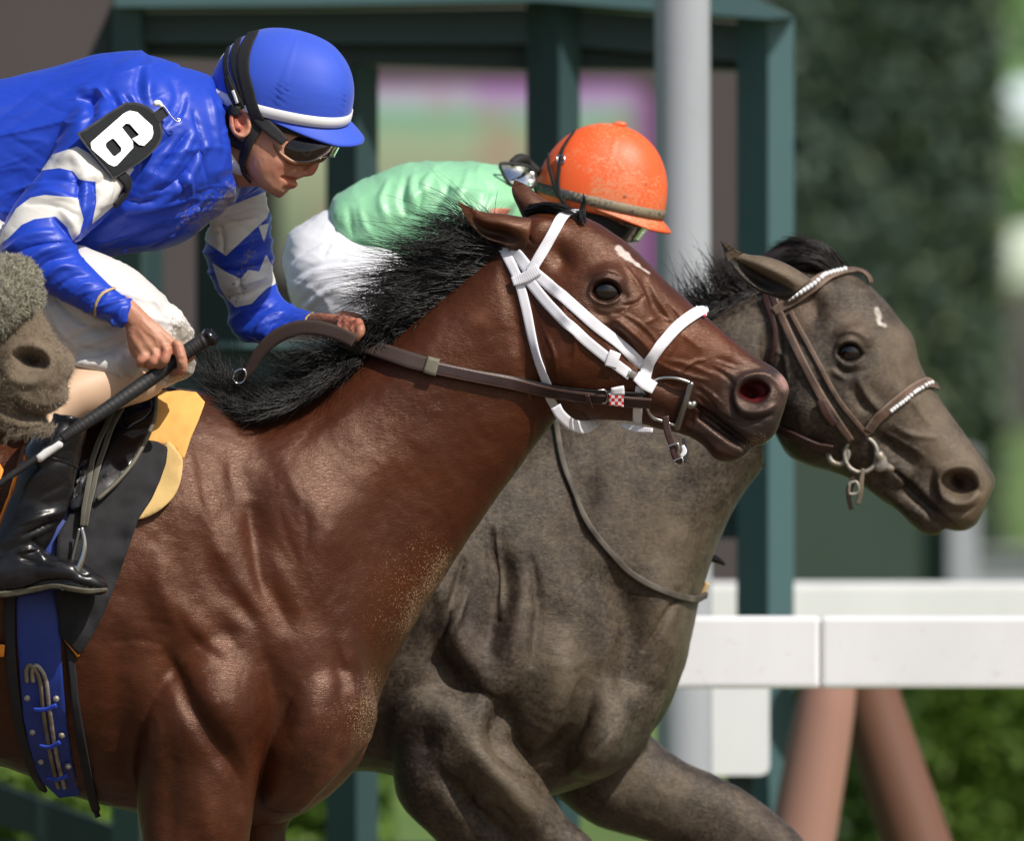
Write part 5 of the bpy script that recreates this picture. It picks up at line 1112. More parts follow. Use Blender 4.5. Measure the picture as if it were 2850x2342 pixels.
tubeon('stirrup_iron', 'F', [440, 0, 425, 70, 410, 130, 400, 180], .0035, M['steel_dull'], sd_, None, 0, -.33)
gt = thing('blue_girth', 'royal blue girth strap with laced billets around the bay horse', 'girth', tuple(W(130, 1900, -.3)))
patch('girth', T1, TT('F', 270, -160, 500, -180, 480, 0, 430, 150, 362, 330, 345, 500, 340, 690, 352, 850, 372, 1100, 402, 1300, 450, 1480, 330, 1500, 235, 1410, 200, 1340, 160, 1200, 130, 1050, 110, 800, 95, 600, 92, 400, 140, 200, 230, 0), M['girth_blue'], gt, .004, .007, 10, smooth_poly=False)
strap('under_girth', T1, TT('F', 60, 330, 55, 500, 60, 700, 90, 950, 130, 1150, 190, 1330, 250, 1440), [30, 30, 30, 28, 28, 28, 28], M['black_web'], gt, .006, .003)
strap('under_girth', T1, TT('F', 372, 560, 392, 720, 410, 900, 440, 1100, 478, 1300, 520, 1480, 560, 1590), [24, 22, 22, 24, 24, 24, 24], M['black_matte'], gt, .007, .004)
for k, dx in ((0, 0), (1, 34)):
    tubeon('billet', 'F', [150 + dx, 850, 145 + dx, 790, 165 + dx, 758, 200 + dx, 790, 225 + dx, 860, 240 + dx, 1000, 262 + dx, 1150, 290 + dx, 1300, 325 + dx, 1440], .0040, M['tan_strap'] if k == 0 else M['steel_dusty'], gt, T1, .010)
for (x0, y0, x1, y1) in ((195, 965, 318, 945), (235, 1160, 345, 1145), (285, 1325, 385, 1318)):
    strap('keeper', T1, TT('F', x0, y0, (x0 + x1) / 2, (y0 + y1) / 2 + 14, x1, y1), 11, M['keeper_blue'], gt, .004, .022, sm=3)
for (x, y) in ((152, 940), (314, 945), (182, 1130), (345, 1148), (230, 1293), (382, 1320)):
    p = TT('F', x, y)[0]; h = ray(T1, *p); V, F = ellipsoid(np.array(h[0]) - [0, .014, 0], (.006, .005, .006), n=12); mk('rivet', V, F, M['steel_dusty'], gt)

# ------------------------------------------------------------------ tack of the muddy horse
b2 = thing('leather_bridle', 'dusty brown leather bridle with beaded bands on the dark horse', 'bridle', tuple(W(*TT('D', 1000, 900)[0], Y2)))
strap('browband', T2, TT('D', 720, 500, 800, 445, 900, 370, 1000, 315, 1100, 283, 1190, 280, 1235, 310, 1246, 345), [24, 34, 38, 38, 38, 38, 38, 34], M['dusty_leather'], b2, .005, .003, sm=9)
strap('noseband', T2, TT('D', 1235, 1160, 1300, 1080, 1380, 1010, 1470, 940, 1560, 895, 1625, 925), [30, 32, 32, 32, 32, 30], M['dusty_leather'], b2, .004, .003)
strap('cheekpiece', T2, TT('D', 755, 500, 830, 670, 910, 830, 990, 980, 1070, 1100, 1150, 1210), [22, 22, 22, 24, 24, 18], M['dusty_leather'], b2, .004, .002)
strap('cheekpiece', T2, TT('D', 812, 495, 890, 640, 980, 810, 1070, 970, 1160, 1090, 1240, 1185), [14, 14, 14, 14, 14, 12], M['dusty_leather'], b2, .004, .002)
strap('throatlatch', T2, TT('D', 675, 390, 690, 460, 712, 530, 728, 600, 728, 680, 705, 780), [20, 20, 16, 14, 14, 12], M['brown_plain'], b2, .004, .002)
strap('crownpiece', T2, TT('D', 715, 400, 735, 470, 745, 520), 22, M['brown_plain'], b2, .004, .004, sm=3)
strap('buckle_strap', T2, TT('D', 975, 990, 1010, 1060, 1060, 1125), [26, 26, 20], M['brown_plain'], b2, .005, .007)
def beads(tree, pts, n, r, par, lift):
    q = resample(cat(T('D', *pts), 6), 1.0); q = q[np.linspace(0, len(q) - 1, n).astype(int)]; parts = []
    for x, y in q:
        h = ray(tree, x, y)
        if h[0] is None: continue
        parts.append(ellipsoid(np.array(h[0]) + np.array(h[1] if h[1].y < 0 else -h[1]) * lift, (r, r, r), n=10))
    V, F = join(parts); return mk('bead_row', V, F, M['white_vinyl'], par)
beads(T2, [812, 418, 880, 375, 960, 330, 1040, 300, 1110, 285], 17, .0050, b2, .0100)
beads(T2, [1365, 1045, 1430, 995, 1500, 945, 1560, 905, 1600, 900], 16, .0042, b2, .0082)
bt2 = thing('ring_bit', 'dusty round ring bit at the dark horse mouth', 'bit', tuple(W(*TT('D', 1200, 1290)[0], Y2 - .06)))
def ringon(name, cx, cy, rx, ry, r, mat, par, Y, rot=0):
    a = np.linspace(0, 2 * math.pi, 28, endpoint=False); q = np.stack([cx + rx * np.cos(a), cy + ry * np.sin(a)], 1)
    V, F = tube(W2(T('D', *q.ravel()), Y), r, n=10, sub=1, closed=True); return mk(name, V, F, mat, par)
ringon('ring', 1205, 1292, 92, 100, .0042, M['steel_dusty'], bt2, Y2 - .085)
ringon('keeper', 1078, 1280, 55, 66, .0052, M['steel_dusty'], bt2, Y2 - .078)
V, F = remesh([ptube([tuple(T('D', *p)[0]) + (Y2 - y,) for p, y in (((1300, 1290), .088), ((1320, 1330), .086), ((1300, 1370), .084))], .011), ptube([tuple(T('D', *p)[0]) + (Y2 - y,) for p, y in (((1310, 1345), .085), ((1380, 1375), .075))], [.010, .008])], .0035, 3)
mk('mouthpiece', V, F, M['steel_dusty'], bt2)
strap('curb_strap', T2, TT('D', 1185, 1370, 1165, 1440, 1160, 1500, 1175, 1565), [16, 20, 22, 24], M['dusty_leather'], b2, .006, .012, Y=[Y2 - .07, Y2 - .07])
strap('curb_strap', None, TT('D', 1215, 1370, 1205, 1440, 1200, 1510, 1185, 1570), [10, 14, 14, 12], M['tan_strap'], b2, .006, .012, Y=[Y2 - .08, Y2 - .08])
tubeon('buckle', 'D', [1140, 1450, 1180, 1445, 1190, 1500, 1140, 1510, 1140, 1450], .003, M['steel_dusty'], b2, None, 0, Y2 - .1)
r2 = thing('dark_horse_reins', 'brown rein from the ring bit running back under the bay horse muzzle', 'reins', tuple(W(2200, 1220, Y2 - .1)))
strap('leather_rein', T2, TT('D', 1050, 1250, 960, 1235, 860, 1190, 760, 1140, 600, 1060, 350, 1000), [28, 32, 32, 30, 30, 30], M['brown_plain'], r2, .004, .006, sm=15)
strap('leather_rein', None, TT('D', 590, 1270, 600, 1320, 630, 1355, 670, 1350), [16, 16, 14, 10], M['tan_strap'], r2, .004, .006, Y=[Y2 - .02, Y2])
ns = thing('neck_strap', 'narrow dusty strap looped around the dark horse chest', 'neck strap', tuple(W(1700, 1500, Y2 - .15)))
strap('strap', T2, TT('S', 1545, 1120, 1552, 1200, 1570, 1300, 1610, 1410, 1680, 1520, 1760, 1600, 1850, 1650, 1920, 1668, 1958, 1655), [15, 15, 16, 16, 17, 18, 19, 21, 18], M['neck_strap'], ns, .006, .003, sm=9)
tubeon('ring', 'S', [1950, 1668, 1962, 1640, 1968, 1625], .005, M['gold'], ns, None, 0, Y2)
V, F = ptube([(1985, 1555, Y2 + .06), (2000, 1562, Y2 + .06), (2016, 1572, Y2 + .06)], [.008, .006, .003]); mk('strap_end', V, F, M['black_leather'], ns)
# ------------------------------------------------------------------ people: shared pieces
def wrinkles(v, f, amp, sc=(1, 1, 1), scale=12, seed=1, mask=None, rot=0.0, sharp=1.6, billow=False):
    """cloth folds: ridged noise stretched along one direction"""
    c, s_ = math.cos(rot), math.sin(rot)
    Q = np.stack([v[:, 0] * c + v[:, 2] * s_, v[:, 1], -v[:, 0] * s_ + v[:, 2] * c], 1)
    Q = Q + .018 * np.stack([noise(v, 9, seed + 50), noise(v, 9, seed + 51), noise(v, 9, seed + 52)], 1)
    n = noise(Q * np.array(sc), scale, seed); r1 = (1 - np.abs(n)) ** (2 * sharp)
    n2 = noise(Q * np.array(sc), scale * 2.1, seed + 7); r2 = (1 - np.abs(n2)) ** (2 * sharp)
    if billow: r1 = np.abs(n) ** .75 * 1.6; r2 = np.abs(n2) ** .75 * 1.2
    D = amp * (r1 + .45 * r2 - .5)
    if mask is not None: D = D * mask
    return v + normals(v, f) * D[:, None]
def conv(crop, L): return [tuple(T(crop, s_[0], s_[1])[0]) + tuple(T(crop, s_[2], s_[3])[0]) + tuple(s_[4:]) for s_ in L]
def helmet(par, back, front, Y, roll, H, wf, mat_cap, mat_band, mat_under, shear=None, band_h=.019, band_off=0.0, visor=.036, seams=4, p=2.25, name='helmet', dustfn=None, front_full=0.0, puckers=0, button=False, low=.024, vdrop=.012):
    A = W(back[0], back[1], Y); B = W(front[0], front[1], Y); c = (A + B) / 2; a = np.linalg.norm(B - A) / 2
    Fw = (B - A) / np.linalg.norm(B - A); Rr = np.array([0, -1.0, 0]); Uu = np.array([-Fw[2], 0, Fw[0]])
    U = Uu * math.cos(roll) + Rr * math.sin(roll); Rt = Rr * math.cos(roll) - Uu * math.sin(roll); bb = a * wf
    def loc(x, y, z):
        q = c + np.outer(x, Fw) + np.outer(y, Rt) + np.outer(z, U)
        return shear(q) if shear else q
    n = 120; th = np.linspace(0, 2 * math.pi, n, endpoint=False); ct, st = np.cos(th), np.sin(th)
    sup = (np.abs(ct) ** 2.3 + np.abs(st) ** 2.3) ** (-1 / 2.3)
    V = []; rows = 56
    for i in range(rows + 1):
        t = i / rows
        if t < .12: k = 1 - .05 * (1 - t / .12) ** 2; z = -low * (1 - t / .12)
        else:
            u = (t - .12) / .88 * math.pi / 2; k = math.cos(u) ** (2 / p); z = H * math.sin(u) ** (2 / p)
        k = max(k, .012)
        x = a * k * ct * sup + front_full * (z / H) ; y = bb * k * st * sup
        # raised seams running up to the crown
        bump_ = 0
        for m in range(seams):
            d = np.abs((th - (m + .5) * 2 * math.pi / seams + math.pi) % (2 * math.pi) - math.pi) * a * k
            bump_ = bump_ + .0012 * np.exp(-(d / .0022) ** 2) * min(1, t * 4)
            if puckers:
                e = np.exp(-(d / .013) ** 2) * np.exp(-((z - .045) / .03) ** 2)
                bump_ = bump_ + puckers * e * np.sin(z * 900 + np.sign(np.sin(th - (m + .5) * 2 * math.pi / seams)) * d * 260 + m)
        x = x + ct * bump_; y = y + st * bump_
        V.append(loc(x, y, np.full(n, z)))
    V.append(V[0] + (c - V[0]) * .06)
    hv = V[:-1]
    # underside ring closes the rim
    inner = [loc(a * .90 * ct * sup, bb * .90 * st * sup, np.full(n, -low + .002)), loc(a * .86 * ct * sup, bb * .86 * st * sup, np.full(n, .02))]
    VV, F = skinrings(inner[::-1] + hv)
    P_ = PX(VV); at = {'dust': dustfn(P_) if dustfn else np.zeros(len(VV)), 'dust2': (dustfn(P_, 1) if dustfn else np.zeros(len(VV)))}
    o = mk(name, VV, F, mat_cap, par, attrs=at)
    # band
    V = []
    for z, e in ((band_off - band_h / 2, .0004), (band_off - band_h / 2 + .001, .0022), (band_off, .0030), (band_off + band_h / 2 - .001, .0022), (band_off + band_h / 2, .0004)):
        k = (1 - max(0, z / H) ** p) ** (1 / p)
        V.append(loc((a * k * sup + e) * ct + front_full * max(0, z) / H, (bb * k * sup + e) * st, np.full(n, z)))
    VV, F = skinrings(V); F = [q for q in F if len(q) == 4]; P_ = PX(VV)
    mk('cap_band', VV[:-2], F, mat_band, o, attrs={'dust': (dustfn(P_[:-2]) if dustfn else np.zeros(len(VV) - 2))})
    # visor
    m = 64; ph = np.linspace(-1.6, 1.6, m); L1, L2 = [], []
    ring = []
    for q in ph:
        ex = visor * max(0, math.cos(q / 1.62 * math.pi / 2)) ** 1.25 + .0015; cs, sn = math.cos(q), math.sin(q); sp_ = (abs(cs) ** 2.3 + abs(sn) ** 2.3) ** (-1 / 2.3)
        row = []
        for j in range(9):
            t = j / 8; e = ex * t; zz = band_off - band_h / 2 - .0015 - vdrop * t * (1 + .25 * t) * min(1, ex / visor * 1.3)
            row.append((a * sp_ * cs * .99 + e * cs, bb * sp_ * sn * .99 + e * sn * .6, zz))
        for j in range(8, -1, -1):
            x, y, z = row[j]; row.append((x - (.0004 if j == 8 else 0), y, z - .0012 - .0028 * min(1, ex / visor)))
        ring.append(loc(*[np.array([r_[k] for r_ in row]) for k in range(3)]))
    VV, F = skinrings(ring); P_ = PX(VV)
    mk('visor', VV, F, mat_cap, o, attrs={'dust': (dustfn(P_) if dustfn else np.zeros(len(VV)))})
    if button:
        V, F = ellipsoid(loc(np.array([front_full]), np.array([0.0]), np.array([H + .001]))[0], (.0145, .0145, .006), n=20); mk('button', V, F, mat_cap, o)
    vs = np.vstack(hv); fs = [(k * n + i, k * n + (i + 1) % n, (k + 1) * n + (i + 1) % n, (k + 1) * n + i) for k in range(len(hv) - 1) for i in range(n)]
    return o, bvh(vs, fs), loc

# ------------------------------------------------------------------ jockey in blue
ear0 = W(*T('A', 1335, 485)[0], 0)
def shear(q, k=.30):
    q = np.atleast_2d(q).copy(); s_ = (q[:, 0] - ear0[0]) * .80 - (q[:, 2] - ear0[2]) * .60
    q[:, 1] -= k * np.clip(s_, -.1, .3); return q
def sh(p): return (shear(p[0]), p[1])
p1 = []
headp = conv('A', [(1640, 250, 1300, 220, .050), (1740, 360, 1215, 310, .070), (1790, 460, 1200, 380, .076, 0, -.1), (1802, 560, 1208, 455, .077, 0, -.16), (1796, 640, 1240, 530, .076, 0, -.22), (1742, 692, 1285, 605, .073, 0, -.24),
                   (1692, 745, 1322, 675, .068, 0, -.24), (1658, 790, 1352, 740, .062, 0, -.22), (1626, 840, 1388, 792, .054, 0, -.18), (1592, 884, 1432, 832, .042, 0, -.1), (1556, 908, 1482, 865, .024)])
p1.append(sh(loft(headp, 44, 6, 2.15)))
p1.append(sh(loft(conv('A', [(1828, 590, 1740, 640, .010), (1806, 655, 1700, 685, .012), (1786, 700, 1680, 725, .016), (1772, 738, 1665, 755, .020), (1748, 776, 1650, 772, .0175), (1708, 788, 1645, 780, .010)]), 24, 5)))
p1.append(sh(loft(conv('A', [(1690, 764, 1600, 750, .018), (1690, 786, 1590, 780, .028), (1668, 800, 1575, 792, .028)]), 20, 4)))
p1.append(sh(loft(conv('A', [(1652, 812, 1575, 806, .026), (1664, 832, 1560, 830, .025), (1640, 854, 1555, 852, .016)]), 20, 4)))
p1.append(sh(loft(conv('A', [(1806, 600, 1700, 560, .055), (1800, 640, 1700, 640, .050)]), 20, 4)))
# ear
ec = T('A', 1336, 487)[0]
lp = []
for t in np.linspace(0, 2 * math.pi, 16, endpoint=False):
    x = ec[0] + (25 * math.cos(t)) + 4 * math.sin(t); y = ec[1] + 35 * math.sin(t) - (4 if math.sin(t) < 0 else 0)
    lp.append((x, y, -.086 - .010 * (1 - math.cos(t)) * .5))
p1.append(sh(tube([W(*q) for q in lp], [.0048] * 16, n=10, closed=True)))
V, F = ellipsoid(W(ec[0] + 2, ec[1], -.079), (.0165, .008, .023), n=20); p1.append((shear(V), F))
V, F = ellipsoid(W(ec[0] + 8, ec[1] + 28, -.085), (.007, .006, .009), n=14); p1.append((shear(V), F))
p1.append(loft(conv('A', [(1050, 330, 1100, 900, .09), (1150, 330, 1190, 880, .074), (1235, 400, 1330, 845, .064), (1290, 440, 1440, 835, .060), (1340, 480, 1500, 800, .056)]), 32))
# shoulders, chest and arms under the silks
p1.append(loft(conv('A', [(-150, 420, 0, 1150, .12), (100, 330, 200, 1150, .14), (400, 260, 480, 1130, .155), (700, 190, 800, 1080, .165), (950, 240, 1060, 980, .14), (1120, 330, 1180, 860, .09)]), 36))
p1.append(loft(conv('A', [(520, 430, 720, 480, .045, -.12), (430, 640, 620, 700, .04, -.18), (250, 900, 400, 960, .034, -.235), (140, 1130, 290, 1130, .032, -.285), (200, 1290, 360, 1220, .030, -.30), (430, 1450, 530, 1350, .026, -.318), (615, 1530, 675, 1450, .018, -.335), (700, 1620, 790, 1520, .022, -.34)]), 28))
p1.append(loft(conv('A', [(1160, 900, 1370, 800, .045, .16), (1250, 1200, 1380, 1150, .035, .19), (1340, 1450, 1450, 1410, .032, .20), (1505, 1665, 1625, 1595, .022, .15), (1650, 1620, 1738, 1566, .020, .118), (1780, 1598, 1830, 1552, .020, .085)]), 28))
# near hand closed round the whip
HY = -.305
def jp(x, y, Y): return tuple(T('J', x, y)[0]) + (Y,)
p1.append(loft([tuple(T('J', a, b)[0]) + tuple(T('J', c, d)[0]) + (w, y) for a, b, c, d, w, y in [
    (300, 330, 150, 560, .022, -.340), (420, 440, 272, 690, .0225, -.342), (520, 540, 284, 770, .0205, -.345), (630, 640, 296, 860, .0195, -.347), (740, 740, 318, 950, .0185, -.349), (840, 830, 370, 1030, .0175, -.349), (900, 900, 480, 1070, .015, -.348), (925, 960, 640, 1070, .010, -.345)]], 32, 5, 2.4))
for k, (kn, pip, dip, tp, r) in enumerate([
    ((860, 900, -.365), (905, 1050, -.371), (900, 1165, -.363), (800, 1200, -.341), .0100),
    ((735, 960, -.367), (700, 1060, -.371), (640, 1110, -.350), (690, 1080, -.327), .0096),
    ((610, 1000, -.365), (575, 1080, -.367), (560, 1115, -.345), (620, 1110, -.325), .0092),
    ((490, 1010, -.361), (440, 1070, -.362), (450, 1090, -.341), (520, 1105, -.323), .0082)]):
    p1.append(ptube([jp(*kn), jp(*pip), jp(*dip), jp(*tp)], [r * 1.06, r, r * .96, r * .88], n=16, sub=5))
    V, F = ellipsoid(W(*jp(kn[0] - 4, kn[1] - 12, kn[2] - .001)), (r * 1.05, r * .9, r * 1.0), n=16); p1.append((V, F))
p1.append(ptube([jp(640, 800, -.333), jp(800, 930, -.323), jp(930, 1030, -.321), jp(1022, 1004, -.325)], [.013, .012, .0105, .008], n=16, sub=5))   # thumb along the far side of the handle
# far hand on the reins at the crest
def bpx(x, y, Y): return tuple(T('B', x, y)[0]) + (Y,)
p1.append(loft([tuple(T('B', a, b)[0]) + tuple(T('B', c, d)[0]) + (w, y) for a, b, c, d, w, y in [(130, 1142, 100, 1215, .018, .08), (190, 1142, 170, 1222, .020, .05), (270, 1150, 250, 1232, .020, .02), (350, 1160, 320, 1240, .018, -.01), (405, 1180, 370, 1250, .014, -.03)]], 24, 5, 2.3))
for kn, pip, tp, r in (((392, 1190, -.045), (408, 1245, -.062), (375, 1292, -.058), .0088), ((360, 1185, -.03), (372, 1235, -.05), (335, 1275, -.05), .0088), ((330, 1180, -.02), (330, 1235, -.04), (300, 1270, -.04), .0085), ((300, 1180, 0), (290, 1235, -.03), (262, 1262, -.03), .0078)):
    p1.append(ptube([bpx(*kn), bpx(*pip), bpx(*tp)], [r * 1.05, r, r * .85], n=14, sub=5))
p1.append(ptube([bpx(300, 1160, .03), bpx(380, 1172, .01), bpx(425, 1195, -.01)], [.011, .010, .008], n=14))
v, f = remesh(p1, .0026, 3)
YC = -.03
v = sculpt(v, f, [
    ('A', 9, -9, 0, 1566, 786, 1600, 792, 1640, 804, 1670, 808), ('A', 12, 2.2, 0, 1590, 775, 1640, 782), ('A', 13, 2.5, 0, 1580, 822, 1630, 828), ('A', 10, -2, 0, 1570, 850, 1610, 855),
    ('A', 10, -2.5, 0, 1655, 735, 1620, 755, 1580, 790), ('A', 9, -5, 0, 1700, 764, 1722, 760), ('A', 11, 3, 0, 1672, 722, 1668, 745, 1690, 765), ('A', 9, -2.5, 0, 1655, 715, 1650, 745),
    ('A', 30, 3, 0, 1540, 700, 1600, 730), ('A', 24, -2, 0, 1500, 780, 1540, 830), ('A', 28, -5, 0, 1690, 630, 1740, 640), ('A', 14, 3, 0, 1680, 590, 1750, 590),
    ('A', 20, 2, 0, 1420, 800, 1490, 860, 1540, 890), ('A', 14, 1.6, 0, 1300, 600, 1340, 700, 1380, 790), ('A', 14, -2, 0, 1260, 580, 1300, 700, 1340, 780),
    ('A', 13, -6, 0, 1330, 470, 1350, 500), ('A', 9, 2.5, 0, 1305, 450, 1300, 490, 1320, 520), ('A', 8, -3, 0, 1312, 520, 1335, 535),
    # tendons, veins and knuckles on the back of the near hand
    ('J', 30, 1.6, 0, 330, 760, 420, 900, 480, 990), ('J', 30, 1.8, 0, 420, 720, 520, 860, 610, 980), ('J', 32, 2.0, 0, 470, 620, 640, 800, 740, 940), ('J', 32, 2.0, 0, 560, 600, 740, 760, 860, 880),
    ('J', 16, 1.5, 0, 430, 640, 520, 740, 600, 800, 640, 900), ('J', 26, -2.2, 0, 560, 940, 540, 1010), ('J', 26, -2.4, 0, 670, 920, 660, 1000), ('J', 26, -2.4, 0, 800, 900, 790, 1000),
    ('J', 22, -1.5, 0, 280, 640, 330, 680, 380, 660), ('J', 12, -.9, 0, 300, 700, 360, 730), ('J', 12, -.9, 0, 290, 740, 350, 770), ('J', 12, -1.0, 0, 870, 1040, 940, 1030), ('J', 12, -.9, 0, 870, 1060, 945, 1055), ('J', 14, -1.0, 0, 850, 1150, 950, 1150)], YC, .4)
PP = PX(v); v = v + normals(v, f) * (fbm(v, 160, 3, 2) * .0003)[:, None]
red = blend_f(PP, 0, [('A', 36, 1, .75, 1310, 450, 1340, 500), ('A', 26, 1, .6, 1745, 745), ('A', 16, 1, .8, 1600, 828, 1632, 828), ('A', 14, 1, .6, 1610, 783, 1642, 786), ('A', 60, 1, .22, 1560, 720), ('A', 8, 1, 1, 1575, 788, 1660, 806),
                        ('J', 40, 1, .30, 620, 1020, 760, 960, 860, 920), ('J', 40, 1, .45, 900, 1190), ('J', 30, 1, .5, 1010, 1010), ('J', 60, 1, .3, 420, 1050, 560, 1090), ('B', 40, 1, .45, 200, 1180, 380, 1200)])
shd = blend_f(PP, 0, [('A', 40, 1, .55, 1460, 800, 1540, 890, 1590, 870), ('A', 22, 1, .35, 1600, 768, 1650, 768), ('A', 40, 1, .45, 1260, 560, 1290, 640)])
# near-side bias so the far hand keeps its own tone
jb = thing('person', 'jockey in blue silks and blue cap crouched on the bay horse, whip in hand', 'person', tuple(W(300, 1100, -.1)))
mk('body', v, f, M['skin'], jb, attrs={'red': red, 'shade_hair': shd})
TB = bvh(v, f)
eh = ray(TB, *T('A', 1700, 640)[0])
V, F = ellipsoid(np.array(eh[0]) + [0, .006, 0], (.012, .011, .011), n=20); mk('eye', V, F, M['white_vinyl'], jb)
V, F = ellipsoid(np.array(eh[0]) + [.003, -.002, 0], (.0055, .004, .0055), n=16); mk('iris', V, F, M['eye'], jb)

# silks
jk = [loft(conv('A', [(-900, 700, -900, 1500, .15), (-300, 370, -200, 1330, .165), (0, 262, 110, 1310, .175), (300, 186, 400, 1262, .19), (560, 106, 640, 1226, .205), (730, 84, 830, 1190, .205), (880, 118, 1010, 1150, .19), (1010, 166, 1170, 1040, .165), (1110, 196, 1280, 945, .13), (1190, 214, 1330, 860, .10)]), 64, 7, 2.3),
      loft(conv('A', [(1100, 880, 1400, 640, .10, .05), (1180, 1050, 1475, 830, .08, .14), (1140, 1110, 1482, 960, .068, .18), (1142, 1200, 1494, 1090, .064, .19), (1175, 1300, 1510, 1200, .060, .20), (1215, 1400, 1535, 1345, .058, .20), (1255, 1490, 1560, 1430, .058, .20), (1275, 1600, 1620, 1480, .056, .19), (1345, 1700, 1665, 1512, .052, .17), (1470, 1722, 1700, 1526, .046, .15), (1600, 1660, 1745, 1534, .038, .12), (1690, 1620, 1775, 1540, .031, .10), (1755, 1602, 1806, 1550, .026, .09)]), 44, 6),
      loft(conv('A', [(560, 300, 900, 500, .08, -.10), (430, 380, 840, 520, .085, -.145), (330, 540, 810, 690, .082, -.175), (235, 735, 730, 850, .078, -.205), (120, 890, 600, 1000, .074, -.24), (30, 1050, 470, 1110, .070, -.27), (0, 1190, 408, 1150, .064, -.288), (45, 1310, 440, 1215, .058, -.297), (200, 1400, 510, 1285, .052, -.308), (400, 1512, 590, 1360, .046, -.322), (540, 1578, 650, 1402, .040, -.332), (640, 1625, 712, 1440, .037, -.338), (690, 1645, 752, 1470, .034, -.340)]), 48, 6, 2.2),
      loft(conv('A', [(1040, 190, 1130, 900, .13), (1130, 212, 1210, 840, .105), (1190, 240, 1258, 782, .088), (1206, 300, 1262, 745, .080)]), 44, 5)]
v, f = remesh(jk, .0034, 8)
